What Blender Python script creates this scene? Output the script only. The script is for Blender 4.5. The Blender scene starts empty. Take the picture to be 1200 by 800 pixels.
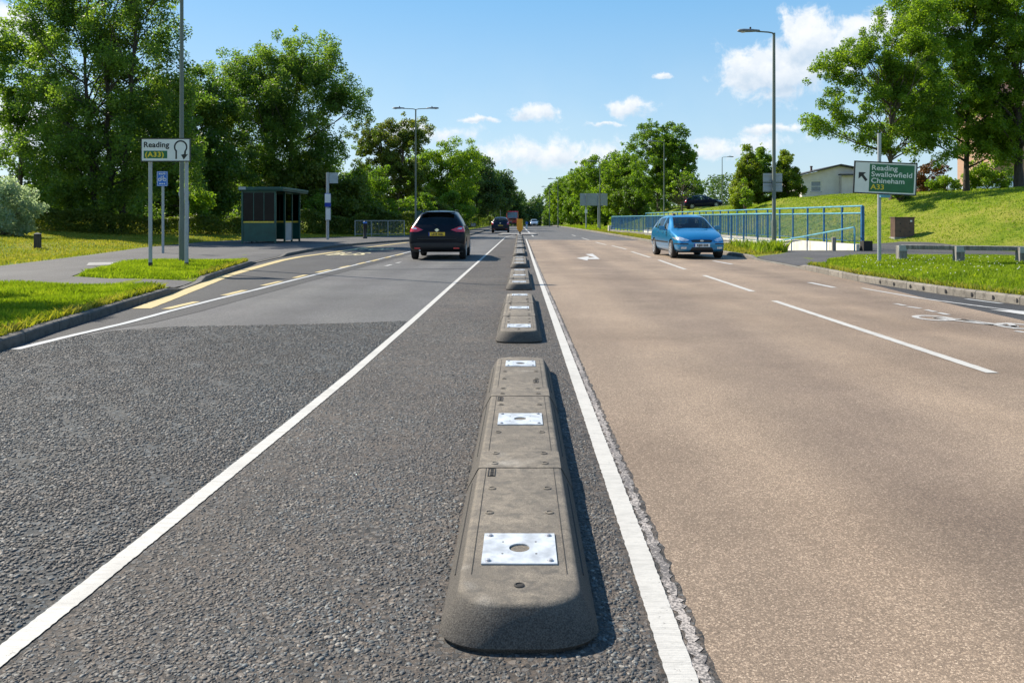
import bpy, bmesh, math, random
import numpy as np
from mathutils import Vector, Matrix

random.seed(4)
S = bpy.context.scene
COL = S.collection
R = math.radians
EYE = 1.27          # camera height above the road
FPX = 930.0         # focal length in pixels of a 1200 px wide frame

# ------------------------------------------------------------ camera
cam_data = bpy.data.cameras.new('camera')
cam = bpy.data.objects.new('camera', cam_data)
COL.objects.link(cam)
cam.location = (0, 0, EYE)
cam.rotation_euler = (R(90), 0, 0)
cam_data.sensor_width = 36.0
cam_data.lens = FPX * 36.0 / 1200.0
cam_data.shift_x = -11 / 1200.0
cam_data.shift_y = -142 / 1200.0
cam_data.clip_start = 0.05
cam_data.clip_end = 8000
S.camera = cam

# ------------------------------------------------------------ sun and view
SUN_EL, SUN_AZ = 41.0, -54.0        # azimuth measured from +Y towards +X
sd = bpy.data.lights.new('sun', 'SUN')
sd.energy = 5.0
sd.angle = R(0.5)
sd.color = (1.0, 0.91, 0.77)
sun = bpy.data.objects.new('sun', sd)
COL.objects.link(sun)
v = Vector((math.sin(R(SUN_AZ)) * math.cos(R(SUN_EL)), math.cos(R(SUN_AZ)) * math.cos(R(SUN_EL)), math.sin(R(SUN_EL))))
sun.rotation_euler = v.to_track_quat('Z', 'Y').to_euler()
sun.location = (-30, 30, 40)
S.view_settings.view_transform = 'Standard'
S.view_settings.look = 'None'
S.view_settings.gamma = 1
S.view_settings.use_curve_mapping = False
S.view_settings.exposure = 0.8
S.cycles.max_bounces = 8
S.cycles.transparent_max_bounces = 12
S.cycles.sample_clamp_indirect = 8

# ------------------------------------------------------------ node helpers
class NT:
    """tiny node-tree builder"""
    def __init__(self, tree):
        self.t = tree
    def n(self, typ, **kw):
        nd = self.t.nodes.new(typ)
        ins = kw.pop('ins', {})
        for k, val in kw.items():
            setattr(nd, k, val)
        for k, val in ins.items():
            self.set(nd, k, val)
        return nd
    def set(self, nd, k, val):
        s = nd.inputs[k]
        if isinstance(val, bpy.types.NodeSocket):
            self.t.links.new(val, s)
        elif isinstance(val, bpy.types.Node):
            self.t.links.new(val.outputs[0], s)
        else:
            if s.type == 'RGBA' and len(val) == 3:
                val = (*val, 1)
            s.default_value = val
    def math(self, op, a, b=None, clamp=False, c=None):
        nd = self.n('ShaderNodeMath', operation=op, use_clamp=clamp)
        self.set(nd, 0, a)
        if b is not None: self.set(nd, 1, b)
        if c is not None: self.set(nd, 2, c)
        return nd.outputs[0]
    def mix(self, f, a, b, blend='MIX'):
        nd = self.n('ShaderNodeMix', data_type='RGBA', blend_type=blend)
        for idx, val in ((0, f), (6, a), (7, b)):
            s = nd.inputs[idx]
            if isinstance(val, bpy.types.NodeSocket): self.t.links.new(val, s)
            elif isinstance(val, (int, float)): s.default_value = val
            else: s.default_value = (*val, 1) if len(val) == 3 else val
        return nd.outputs[2]
    def ramp(self, f, stops, interp='LINEAR'):
        nd = self.n('ShaderNodeValToRGB')
        cr = nd.color_ramp
        cr.interpolation = interp
        while len(cr.elements) < len(stops): cr.elements.new(0.5)
        for e, (p, c) in zip(cr.elements, stops):
            e.position = p
            if isinstance(c, (int, float)): c = (c, c, c)
            e.color = (*c, 1)
        self.set(nd, 0, f)
        return nd.outputs[0]
    def smooth(self, f, lo, hi):
        nd = self.n('ShaderNodeMapRange', interpolation_type='SMOOTHSTEP')
        self.set(nd, 0, f); self.set(nd, 1, lo); self.set(nd, 2, hi)
        return nd.outputs[0]
    def noise(self, vec, scale, detail=4, rough=0.55, dist=0.0):
        nd = self.n('ShaderNodeTexNoise', ins={'Scale': scale, 'Detail': detail, 'Roughness': rough, 'Distortion': dist})
        if vec is not None: self.set(nd, 'Vector', vec)
        return nd.outputs[0]
    def obj(self):
        return self.n('ShaderNodeTexCoord').outputs['Object']
    def world_pos(self):
        return self.n('ShaderNodeNewGeometry').outputs['Position']

def new_mat(name):
    m = bpy.data.materials.new(name)
    m.use_nodes = True
    m.node_tree.nodes.clear()
    k = NT(m.node_tree)
    out = k.n('ShaderNodeOutputMaterial')
    return m, k, out

def principled(k, out, **ins):
    p = k.n('ShaderNodeBsdfPrincipled')
    for a, b in ins.items():
        k.set(p, a.replace('_', ' '), b)
    k.t.links.new(p.outputs[0], out.inputs['Surface'])
    return p

def simple(name, col, rough=0.5, metal=0.0, var=0.12, scale=6.0, bump=0.0, spec=0.5, coat=0.0):
    """a plain material with slight procedural mottling"""
    m, k, out = new_mat(name)
    o = k.obj()
    nz = k.noise(o, scale, 5, 0.6)
    f = k.smooth(nz, 0.3, 0.7)
    lo = tuple(c * (1 - var) for c in col); hi = tuple(min(1, c * (1 + var)) for c in col)
    c = k.mix(f, lo, hi)
    p = principled(k, out, Base_Color=c, Roughness=rough, Metallic=metal, Coat_Weight=coat, Coat_Roughness=0.06)
    p.inputs['Specular IOR Level'].default_value = spec
    if bump:
        b = k.n('ShaderNodeBump', ins={'Strength': bump, 'Distance': 0.004})
        k.set(b, 'Height', k.noise(o, scale * 14, 3))
        k.t.links.new(b.outputs[0], p.inputs['Normal'])
    return m

# ------------------------------------------------------------ world: sky and clouds
W = bpy.data.worlds.new('World')
S.world = W
W.use_nodes = True
W.node_tree.nodes.clear()
k = NT(W.node_tree)
wout = k.n('ShaderNodeOutputWorld')
sky = k.n('ShaderNodeTexSky', sky_type='NISHITA', sun_disc=False, sun_elevation=R(SUN_EL), sun_rotation=R(SUN_AZ % 360),
          altitude=60, air_density=1.0, dust_density=0.4, ozone_density=1.2)
SKY_STRENGTH = 0.098
gen = k.n('ShaderNodeTexCoord').outputs['Generated']
sep = k.n('ShaderNodeSeparateXYZ'); k.set(sep, 0, gen)
az = k.math('ARCTAN2', sep.outputs[0], sep.outputs[1])
el = k.math('ARCSINE', sep.outputs[2])
comb = k.n('ShaderNodeCombineXYZ'); k.set(comb, 0, az); k.set(comb, 1, el)
ae = comb.outputs[0]
# clouds: (azimuth deg, elevation deg, half width deg, half height deg, softness weight)
def sky_dir(px, py):
    a = math.atan((px - 611) / FPX)
    e = math.atan((258 - py) / FPX * math.cos(a))
    return math.degrees(a), math.degrees(e)
clouds = []
for px, py, rx, ry, w in [
        (915, 78, 62, 34, 1.15), (948, 44, 34, 32, 1.15), (885, 94, 42, 20, 0.95), (985, 62, 30, 30, 0.9), (912, 110, 48, 14, 0.7),
        (1035, 34, 46, 20, 1.0), (1075, 30, 50, 26, 1.0), (628, 132, 34, 9, 0.82), (735, 126, 36, 12, 0.82), (560, 138, 30, 4, 0.7),
        (777, 88, 9, 4, 0.75), (490, 155, 74, 12, 0.62), (640, 182, 125, 20, 0.62), (870, 172, 70, 15, 0.62),
        (905, 151, 30, 6, 0.65), (705, 146, 34, 4, 0.6), (10, 34, 36, 24, 0.95), (-40, 150, 90, 40, 0.9),
        (1300, 120, 110, 46, 0.9), (-260, 60, 150, 50, 0.9), (1600, 60, 190, 60, 0.9)]:
    a, e = sky_dir(px, py)
    clouds.append((a, e, rx / FPX * 57.3, ry / FPX * 57.3, w))
clouds += [(120, 18, 26, 9, 0.9), (170, 24, 20, 8, 0.9), (-130, 20, 28, 9, 0.9), (-95, 30, 16, 6, 0.8)]
nz = k.noise(ae, 30, 9, 0.66, 0.35)
nz2 = k.noise(ae, 9, 4, 0.55)
dens = None
shade = None
wn = k.n('ShaderNodeTexNoise', ins={'Scale': 24.0, 'Detail': 5.0, 'Roughness': 0.6}); k.set(wn, 'Vector', ae)
ws = k.n('ShaderNodeVectorMath', operation='SUBTRACT'); k.set(ws, 0, wn.outputs['Color']); k.set(ws, 1, (0.5, 0.5, 0.5))
wm = k.n('ShaderNodeVectorMath', operation='MULTIPLY'); k.set(wm, 0, ws.outputs[0]); k.set(wm, 1, (0.075, 0.03, 0))
wa = k.n('ShaderNodeVectorMath', operation='ADD'); k.set(wa, 0, ae); k.set(wa, 1, wm.outputs[0])
for a, e, rx, ry, w in clouds:
    s_ = k.n('ShaderNodeVectorMath', operation='SUBTRACT'); k.set(s_, 0, wa.outputs[0]); k.set(s_, 1, (R(a), R(e), 0))
    m_ = k.n('ShaderNodeVectorMath', operation='MULTIPLY'); k.set(m_, 0, s_.outputs[0]); k.set(m_, 1, (1 / R(rx), 1 / R(ry), 0))
    l_ = k.n('ShaderNodeVectorMath', operation='LENGTH'); k.set(l_, 0, m_.outputs[0])
    d_ = k.math('MULTIPLY', k.math('SUBTRACT', 1.25, l_.outputs['Value']), w)
    sp = k.n('ShaderNodeSeparateXYZ'); k.set(sp, 0, m_.outputs[0])
    # dark underside: below the middle of each cloud
    u_ = k.math('MULTIPLY', k.smooth(sp.outputs[1], 0.35, -0.9), k.smooth(d_, -0.1, 0.7))
    dens = d_ if dens is None else k.math('SMOOTH_MAX', dens, d_, c=0.12)
    shade = u_ if shade is None else k.math('MAXIMUM', shade, u_)
dn = k.math('ADD', dens, k.math('MULTIPLY', k.math('SUBTRACT', nz, 0.5), 1.9))
dn = k.math('ADD', dn, k.math('MULTIPLY', k.math('SUBTRACT', nz2, 0.5), 0.6))
mask = k.smooth(dn, 0.08, 0.68)
# thin haze band near the horizon
hb = k.math('MULTIPLY', k.smooth(el, R(15), R(1)), 0.3)
hb = k.math('MULTIPLY', hb, k.smooth(nz2, 0.2, 0.75))
mask = k.math('MULTIPLY', mask, 0.94)
billow = k.smooth(k.noise(ae, 44, 5, 0.6), 0.62, 0.36)
shade = k.math('ADD', k.math('MULTIPLY', shade, 0.75), k.math('MULTIPLY', billow, 0.3), clamp=True)
cl = k.mix(k.math('MULTIPLY', shade, 1.0), (6.1, 6.2, 6.3), (3.4, 4.2, 5.1))
grad = k.ramp(k.math('DIVIDE', el, R(90), clamp=True), [(0.0, (0.56, 0.75, 0.90)), (0.07, (0.42, 0.69, 0.92)), (0.17, (0.20, 0.54, 0.92)), (0.32, (0.115, 0.42, 0.88)), (1.0, (0.06, 0.25, 0.62))])
gs = k.n('ShaderNodeVectorMath', operation='SCALE'); k.set(gs, 0, grad); gs.inputs['Scale'].default_value = 5.6
skym = k.mix(0.74, sky.outputs[0], gs.outputs[0])
veil = k.mix(hb, skym, (4.4, 5.2, 5.7))
cc = k.mix(mask, veil, cl)
bg = k.n('ShaderNodeBackground', ins={'Strength': SKY_STRENGTH})
k.set(bg, 0, cc)
k.t.links.new(bg.outputs[0], wout.inputs[0])

# ------------------------------------------------------------ measuring helpers (a photo pixel on a plane of height z -> metres)
def gp(px, py, z=0.0):
    Y = (EYE - z) * FPX / (py - 258.0)
    return ((px - 611.0) * Y / FPX, Y)
def gps(pts, z=0.0):
    return [gp(x, y, z) for x, y in pts]
def at(px, py, Y):
    return Vector(((px - 611.0) * Y / FPX, Y, EYE - (py - 258.0) * Y / FPX))

# ------------------------------------------------------------ object helpers
def tag(o, label=None, cat=None, group=None, kind=None):
    if label: o['label'] = label
    if cat: o['category'] = cat
    if group: o['group'] = group
    if kind: o['kind'] = kind
    return o
def thing(name, label, cat, loc=(0, 0, 0), rz=0.0, group=None):
    o = bpy.data.objects.new(name, None)
    o.empty_display_size = 0.2
    COL.objects.link(o)
    o.location = loc
    o.rotation_euler = (0, 0, rz)
    return tag(o, label, cat, group)
def link_mesh(name, me, mat=None, parent=None, smooth=False):
    if mat is not None and not me.materials: me.materials.append(mat)
    if smooth: me.polygons.foreach_set('use_smooth', [True] * len(me.polygons))
    o = bpy.data.objects.new(name, me)
    COL.objects.link(o)
    if parent is not None: o.parent = parent
    return o
def kids(o): return [c for c in bpy.data.objects if c.parent == o]
def copy_tree(o, parent=None):
    c = o.copy()
    COL.objects.link(c)
    if parent is not None: c.parent = parent
    for ch in kids(o): copy_tree(ch, c)
    return c

class MB:
    """collects simple solids into one mesh"""
    def __init__(self): self.v, self.f = [], []
    def add(self, vs, fs):
        n = len(self.v)
        self.v += [tuple(p) for p in vs]
        self.f += [tuple(i + n for i in f) for f in fs]
        return self
    def box(self, c, s, rot=None):
        x, y, z = s[0] / 2, s[1] / 2, s[2] / 2
        vs = [Vector(p) for p in ((-x, -y, -z), (x, -y, -z), (x, y, -z), (-x, y, -z), (-x, -y, z), (x, -y, z), (x, y, z), (-x, y, z))]
        if rot is not None:
            M = rot if isinstance(rot, Matrix) else Matrix.Rotation(rot, 3, 'Z')
            vs = [M @ p for p in vs]
        c = Vector(c)
        return self.add([p + c for p in vs], [(0, 3, 2, 1), (4, 5, 6, 7), (0, 1, 5, 4), (1, 2, 6, 5), (2, 3, 7, 6), (3, 0, 4, 7)])
    def span(self, x0, x1, y0, y1, z0, z1):
        return self.box(((x0 + x1) / 2, (y0 + y1) / 2, (z0 + z1) / 2), (abs(x1 - x0), abs(y1 - y0), abs(z1 - z0)))
    def tube(self, pts, rad, seg=8, cap=True):
        pts = [Vector(p) for p in pts]
        if not isinstance(rad, (list, tuple)): rad = [rad] * len(pts)
        vs, fs = [], []
        prev = None
        for i, p in enumerate(pts):
            d = (pts[min(i + 1, len(pts) - 1)] - pts[max(i - 1, 0)])
            d = d.normalized() if d.length > 1e-9 else Vector((0, 0, 1))
            if prev is None:
                a = d.orthogonal().normalized()
            else:
                a = (prev - d * prev.dot(d))
                a = a.normalized() if a.length > 1e-6 else d.orthogonal().normalized()
            prev = a
            b = d.cross(a)
            for j in range(seg):
                t = 2 * math.pi * j / seg
                vs.append(p + (a * math.cos(t) + b * math.sin(t)) * rad[i])
        for i in range(len(pts) - 1):
            for j in range(seg):
                j2 = (j + 1) % seg
                fs.append((i * seg + j, i * seg + j2, (i + 1) * seg + j2, (i + 1) * seg + j))
        if cap:
            fs.append(tuple(range(seg - 1, -1, -1)))
            fs.append(tuple(range((len(pts) - 1) * seg, len(pts) * seg)))
        return self.add(vs, fs)
    def lathe(self, c, prof, seg=16, axis='Z'):
        """prof: list of (radius, height)"""
        c = Vector(c)
        vs, fs = [], []
        for r_, h in prof:
            for j in range(seg):
                t = 2 * math.pi * j / seg
                x, y = r_ * math.cos(t), r_ * math.sin(t)
                p = Vector((x, y, h)) if axis == 'Z' else (Vector((h, x, y)) if axis == 'X' else Vector((x, -h, y)))
                vs.append(c + p)
        n = len(prof)
        for i in range(n - 1):
            for j in range(seg):
                j2 = (j + 1) % seg
                fs.append((i * seg + j, i * seg + j2, (i + 1) * seg + j2, (i + 1) * seg + j))
        fs.append(tuple(range(seg - 1, -1, -1)))
        fs.append(tuple(range((n - 1) * seg, n * seg)))
        return self.add(vs, fs)
    def prism(self, poly, z0, z1, M=None):
        n = len(poly)
        vs = [Vector((p[0], p[1], z0)) for p in poly] + [Vector((p[0], p[1], z1)) for p in poly]
        if M is not None: vs = [M @ p for p in vs]
        fs = [tuple(range(n - 1, -1, -1)), tuple(range(n, 2 * n))] + [(i, (i + 1) % n, n + (i + 1) % n, n + i) for i in range(n)]
        return self.add(vs, fs)
    def mesh(self, name):
        me = bpy.data.meshes.new(name)
        me.from_pydata(self.v, [], self.f)
        bm = bmesh.new(); bm.from_mesh(me)
        bmesh.ops.recalc_face_normals(bm, faces=bm.faces)
        bm.to_mesh(me); bm.free()
        return me
    def build(self, name, mat, parent=None, smooth=False, bevel=0.0, seg=2):
        o = link_mesh(name, self.mesh(name), mat, parent)
        if smooth:
            o.data.polygons.foreach_set('use_smooth', [True] * len(o.data.polygons))
            es = o.modifiers.new('edge', 'EDGE_SPLIT'); es.split_angle = R(40)
        if bevel:
            b = o.modifiers.new('bevel', 'BEVEL'); b.width = bevel; b.segments = seg; b.limit_method = 'ANGLE'; b.angle_limit = R(40)
        return o

FRONT = Matrix(((1, 0, 0, 0), (0, 0, 1, 0), (0, 1, 0, 0), (0, 0, 0, 1)))     # maps a flat (x,z) shape into the x/z plane, extruded along y

def text_mesh(body, size, depth=0.002, bold=0.0, align='LEFT', spacing=1.0):
    cu = bpy.data.curves.new('t', 'FONT')
    cu.body = body; cu.size = size; cu.extrude = depth; cu.offset = bold
    cu.align_x = align; cu.space_character = spacing; cu.resolution_u = 4
    ob = bpy.data.objects.new('t', cu); COL.objects.link(ob)
    dg = bpy.context.evaluated_depsgraph_get()
    me = bpy.data.meshes.new_from_object(ob.evaluated_get(dg))
    bpy.data.objects.remove(ob); bpy.data.curves.remove(cu)
    me.materials.clear()
    return me
def lettering(body, size, mat, parent, loc, rot=(R(90), 0, 0), bold=0.0, align='LEFT', sx=1.0, spacing=1.0, name='lettering', depth=0.002, sy=1.0):
    me = text_mesh(body, size, depth, bold, align, spacing)
    me.transform(Matrix.Diagonal((sx, sy, 1, 1)))
    o = link_mesh(name, me, mat, parent)
    o.location = loc; o.rotation_euler = rot
    return o
# ------------------------------------------------------------ materials
def asphalt(name, chip, chips_lo, chips_hi, matrix, tint, bump=0.6, matrix_w=0.16, big=1.0, patch=1.0, tracks=(), drift=0.2, tone=(0.86, 0.84, 0.88)):
    """stone chips bedded in binder: chip = chip size in metres"""
    m, k, out = new_mat(name)
    o = k.world_pos()
    wob = k.n('ShaderNodeTexNoise', ins={'Scale': 0.7 / chip, 'Detail': 2.0}); k.set(wob, 'Vector', o)
    off = k.n('ShaderNodeVectorMath', operation='SCALE'); k.set(off, 0, wob.outputs['Color']); off.inputs['Scale'].default_value = chip * 0.55
    pv = k.n('ShaderNodeVectorMath', operation='ADD'); k.set(pv, 0, o); k.set(pv, 1, off.outputs[0])
    vor = k.n('ShaderNodeTexVoronoi', feature='F1', ins={'Scale': 1 / chip, 'Randomness': 1.0}); k.set(vor, 'Vector', pv.outputs[0])
    edge = k.n('ShaderNodeTexVoronoi', feature='DISTANCE_TO_EDGE', ins={'Scale': 1 / chip, 'Randomness': 1.0}); k.set(edge, 'Vector', pv.outputs[0])
    rs = k.n('ShaderNodeSeparateColor'); k.set(rs, 0, vor.outputs['Color'])
    base = k.ramp(rs.outputs[0], [(0.0, chips_lo), (0.45, tuple((a + b) / 2 * 0.8 for a, b in zip(chips_lo, chips_hi))), (0.8, chips_hi), (1.0, tint)])
    grain = k.noise(o, 3.2 / chip, 3, 0.6)
    base = k.mix(0.5, base, k.ramp(grain, [(0.3, 0.25), (0.7, 0.75)]), 'OVERLAY')
    gone = k.math('MULTIPLY', k.smooth(k.noise(o, 3.5 / big, 5, 0.6), 0.48, 0.68), patch)             # patches where the binder covers the chips
    lim = k.math('ADD', matrix_w, k.math('MULTIPLY', gone, 0.35))
    keep = k.math('GREATER_THAN', rs.outputs[1], k.math('ADD', 0.22, k.math('MULTIPLY', gone, 0.55)))
    st = k.math('MULTIPLY', k.smooth(edge.outputs['Distance'], k.math('MULTIPLY', lim, 0.45), lim), keep)
    mat_c = k.mix(k.noise(o, 9, 5, 0.65), tuple(c * 0.62 for c in matrix), tuple(c * 1.3 for c in matrix))
    v2 = k.n('ShaderNodeTexVoronoi', feature='F1', ins={'Scale': 2.6 / chip}); k.set(v2, 'Vector', pv.outputs[0])
    r2 = k.n('ShaderNodeSeparateColor'); k.set(r2, 0, v2.outputs['Color'])
    small = k.ramp(r2.outputs[1], [(0.0, tuple(c * 0.55 for c in chips_lo)), (0.6, tuple((a + b) / 2 for a, b in zip(chips_lo, chips_hi))), (1.0, tint)])
    mat_c = k.mix(k.math('MULTIPLY', k.math('GREATER_THAN', r2.outputs[0], 0.35), 0.6), mat_c, small)
    col = k.mix(st, mat_c, base)
    large = k.noise(o, 0.55, 5, 0.6)
    col = k.mix(1.0, col, k.ramp(large, [(0.3, 0.8), (0.7, 1.12)]), 'MULTIPLY')
    st_y = k.n('ShaderNodeMapping'); k.set(st_y, 'Vector', o); st_y.inputs['Scale'].default_value = (1.3, 0.05, 1)
    streak = k.noise(st_y.outputs[0], 1.0, 3, 0.5)
    col = k.mix(1.0, col, k.ramp(streak, [(0.3, 0.88), (0.7, 1.1)]), 'MULTIPLY')
    sx = k.n('ShaderNodeSeparateXYZ'); k.set(sx, 0, o)
    wobx = k.math('ADD', sx.outputs[0], k.math('MULTIPLY', k.math('SUBTRACT', k.noise(o, 0.25, 3), 0.5), 0.7))
    for xc, hw_, amt in tracks:                       # polished wheel paths and the oil line between them
        f_ = k.smooth(k.math('ABSOLUTE', k.math('SUBTRACT', wobx, xc)), hw_, hw_ * 0.15)
        f_ = k.math('MULTIPLY', f_, k.smooth(k.noise(o, 0.9, 4, 0.6), 0.2, 0.6))
        col = k.mix(k.math('MULTIPLY', f_, abs(amt)), col, k.mix(1.0, col, (0.55, 0.54, 0.58) if amt < 0 else (1.4, 1.37, 1.3), 'MULTIPLY'))
    dr = k.smooth(k.noise(o, 0.33, 4, 0.55), 0.42, 0.68)
    col = k.mix(k.math('MULTIPLY', dr, drift * 3), col, k.mix(1.0, col, tone, 'MULTIPLY'))
    spots = k.smooth(k.noise(o, 2.3, 3, 0.5), 0.70, 0.78)
    col = k.mix(k.math('MULTIPLY', spots, 0.35), col, (0.05, 0.045, 0.045))
    p = principled(k, out, Base_Color=col, Roughness=0.82)
    p.inputs['Specular IOR Level'].default_value = 0.35
    b = k.n('ShaderNodeBump', ins={'Strength': bump, 'Distance': chip * 0.28})
    tilt = k.math('MULTIPLY', st, k.math('ADD', 0.5, k.math('MULTIPLY', rs.outputs[2], 0.8)))
    hgt = k.math('ADD', tilt, k.math('MULTIPLY', grain, 0.5))
    k.set(b, 'Height', hgt)
    k.t.links.new(b.outputs[0], p.inputs['Normal'])
    return m

def chip_mat():
    m, k, out = new_mat('stone chippings')
    g = k.n('ShaderNodeNewGeometry')
    c = k.ramp(g.outputs['Random Per Island'], [(0.0, (0.016, 0.018, 0.02)), (0.25, (0.042, 0.05, 0.054)), (0.5, (0.085, 0.075, 0.064)), (0.7, (0.105, 0.082, 0.064)), (0.88, (0.12, 0.138, 0.142)), (1.0, (0.26, 0.235, 0.20))])
    c = k.mix(0.6, c, k.ramp(k.noise(g.outputs['Position'], 420, 4, 0.7), [(0.3, 0.2), (0.7, 0.8)]), 'OVERLAY')
    big = k.noise(g.outputs['Position'], 0.9, 3)
    c = k.mix(k.math('MULTIPLY', k.smooth(big, 0.38, 0.62), 0.5), c, (0.088, 0.070, 0.056))
    principled(k, out, Base_Color=c, Roughness=0.7)
    return m


M = {}
M['chipping'] = chip_mat()
M['asphalt_coarse'] = asphalt('coarse chipped asphalt', 0.021, (0.016, 0.020, 0.023), (0.098, 0.11, 0.116), (0.052, 0.047, 0.042), (0.15, 0.135, 0.115), 1.0, 0.06, 1.0, 0.45)
M['asphalt_median'] = asphalt('worn chipped asphalt', 0.019, (0.024, 0.024, 0.024), (0.118, 0.116, 0.112), (0.092, 0.073, 0.058), (0.19, 0.158, 0.128), 0.9, 0.09, 1.6, 0.6)
M['asphalt_smooth'] = asphalt('smooth asphalt', 0.010, (0.05, 0.05, 0.051), (0.15, 0.148, 0.146), (0.10, 0.098, 0.096), (0.195, 0.188, 0.176), 0.4, 0.12, 1.0, 0.3, ((-3.1, 0.6, -0.4), (-2.3, 0.35, 0.3), (-3.9, 0.35, 0.3)), 0.25)
M['asphalt_dark'] = asphalt('dark asphalt', 0.010, (0.024, 0.024, 0.026), (0.075, 0.074, 0.075), (0.045, 0.044, 0.044), (0.105, 0.102, 0.1), 0.4, 0.12)
M['asphalt_brown'] = asphalt('buff surface dressing', 0.0062, (0.15, 0.112, 0.080), (0.41, 0.304, 0.217), (0.226, 0.167, 0.118), (0.51, 0.396, 0.29), 0.5, 0.10, 1.0, 0.0, ((2.15, 0.8, -0.5), (1.3, 0.4, 0.2), (3.0, 0.4, 0.2), (5.6, 0.7, -0.42), (4.8, 0.4, 0.25)), 0.3, (0.77, 0.75, 0.74))
M['footway'] = asphalt('footway asphalt', 0.009, (0.045, 0.044, 0.045), (0.11, 0.106, 0.105), (0.08, 0.077, 0.075), (0.16, 0.152, 0.145), 0.35, 0.12)

def paint(name, col, wear=0.12, wearcol=(0.12, 0.115, 0.11), rib=True, edge=None):
    m, k, out = new_mat(name)
    o = k.world_pos()
    n1 = k.noise(o, 40 if wear < 0.4 else 95, 6, 0.75)
    n2 = k.noise(o, 3.0, 4, 0.6)
    w = k.math('ADD', k.math('MULTIPLY', n1, 0.75), k.math('MULTIPLY', n2, 0.25))
    f = k.math('MULTIPLY', k.smooth(w, 0.27 + wear * 0.5, 0.22 + wear * 0.5), 0.8) if wear < 0.4 else k.smooth(w, 0.43, 0.51)
    mpd = k.n('ShaderNodeMapping'); k.set(mpd, 'Vector', o); mpd.inputs['Scale'].default_value = (5, 26, 1)
    dirt = k.noise(mpd.outputs[0], 1.6, 7, 0.72, 0.4)
    c = k.mix(k.smooth(dirt, 0.42, 0.72), col, tuple(a * 0.74 for a in col))
    c = k.mix(k.math('MULTIPLY', k.smooth(n2, 0.45, 0.75), 0.45), c, tuple(a * 0.62 for a in col))
    c = k.mix(k.math('MULTIPLY', k.smooth(k.noise(o, 130, 3, 0.7), 0.5, 0.75), 0.4), c, tuple(a * 0.6 for a in col))
    wave = k.n('ShaderNodeTexWave', wave_type='BANDS', bands_direction='Y', ins={'Scale': 26.0, 'Distortion': 3.0, 'Detail': 2.0, 'Detail Scale': 2.0}); k.set(wave, 'Vector', o)
    if rib: c = k.mix(k.math('MULTIPLY', wave.outputs[1], 0.16), c, tuple(a * 0.6 for a in col))
    c = k.mix(f, c, wearcol)
    p = principled(k, out, Base_Color=c, Roughness=0.72)
    b = k.n('ShaderNodeBump', ins={'Strength': 0.4, 'Distance': 0.003})
    k.set(b, 'Height', k.math('ADD', n1, k.math('MULTIPLY', wave.outputs[1], 0.3)))
    k.t.links.new(b.outputs[0], p.inputs['Normal'])
    return m
M['white_paint'] = paint('white road paint', (0.50, 0.48, 0.44), 0.24)
M['old_white'] = paint('worn white road paint', (0.50, 0.49, 0.47), 0.26, (0.14, 0.125, 0.11))
M['cycle_paint'] = paint('worn cycle symbol paint', (0.48, 0.465, 0.44), 0.38, (0.20, 0.155, 0.115))
M['worn_white'] = paint('broken old white paint', (0.44, 0.39, 0.35), 0.5, (0.10, 0.09, 0.085), False)
M['grey_white'] = paint('greyed white road paint', (0.43, 0.44, 0.44), 0.1)
M['yellow_paint'] = paint('yellow road paint', (0.50, 0.39, 0.17), 0.24)
M['faded_yellow'] = paint('faded yellow road paint', (0.6, 0.52, 0.3), 0.2)
M['seam'] = simple('bitumen joint sealer', (0.035, 0.035, 0.037), 0.6, var=0.3, scale=20)

def kerb_mat(name, col):
    m, k, out = new_mat(name)
    o = k.world_pos()
    sp = k.n('ShaderNodeSeparateXYZ'); k.set(sp, 0, o)
    fr = k.math('FRACT', k.math('DIVIDE', sp.outputs[1], 0.915))
    joint = k.math('LESS_THAN', fr, 0.022)
    idn = k.n('ShaderNodeTexWhiteNoise', noise_dimensions='1D'); k.set(idn, 'W', k.math('FLOOR', k.math('DIVIDE', sp.outputs[1], 0.915)))
    c = k.mix(idn.outputs[0], tuple(a * 0.8 for a in col), tuple(a * 1.15 for a in col))
    c = k.mix(k.smooth(k.noise(o, 9, 6, 0.65), 0.42, 0.7), c, tuple(a * 0.5 for a in col))
    c = k.mix(k.smooth(k.noise(o, 60, 3), 0.55, 0.75), c, tuple(a * 1.3 for a in col))
    c = k.mix(joint, c, (0.05, 0.05, 0.045))
    p = principled(k, out, Base_Color=c, Roughness=0.9)
    b = k.n('ShaderNodeBump', ins={'Strength': 0.5, 'Distance': 0.006}); k.set(b, 'Height', k.noise(o, 45, 4))
    k.t.links.new(b.outputs[0], p.inputs['Normal'])
    return m
M['kerb'] = kerb_mat('concrete kerb', (0.20, 0.18, 0.152))
M['kerb_dark'] = kerb_mat('dirty concrete kerb', (0.115, 0.105, 0.092))

def grass_ground(name):
    m, k, out = new_mat(name)
    o = k.world_pos()
    n1 = k.noise(o, 0.35, 5, 0.6)
    n2 = k.noise(o, 3.0, 5, 0.65)
    n3 = k.noise(o, 28, 3, 0.6)
    c = k.mix(k.smooth(n2, 0.35, 0.65), (0.10, 0.16, 0.010), (0.21, 0.27, 0.020))
    c = k.mix(k.smooth(n1, 0.42, 0.66), c, (0.27, 0.27, 0.045))
    c = k.mix(k.math('MULTIPLY', k.smooth(n2, 0.55, 0.7), 0.75), c, (0.19, 0.14, 0.065))
    c = k.mix(k.smooth(n3, 0.45, 0.7), c, (0.08, 0.12, 0.012))
    p = principled(k, out, Base_Color=c, Roughness=0.95)
    p.inputs['Specular IOR Level'].default_value = 0.1
    b = k.n('ShaderNodeBump', ins={'Strength': 0.9, 'Distance': 0.05}); k.set(b, 'Height', k.math('ADD', n3, k.math('MULTIPLY', n2, 1.5)))
    k.t.links.new(b.outputs[0], p.inputs['Normal'])
    return m
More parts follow.
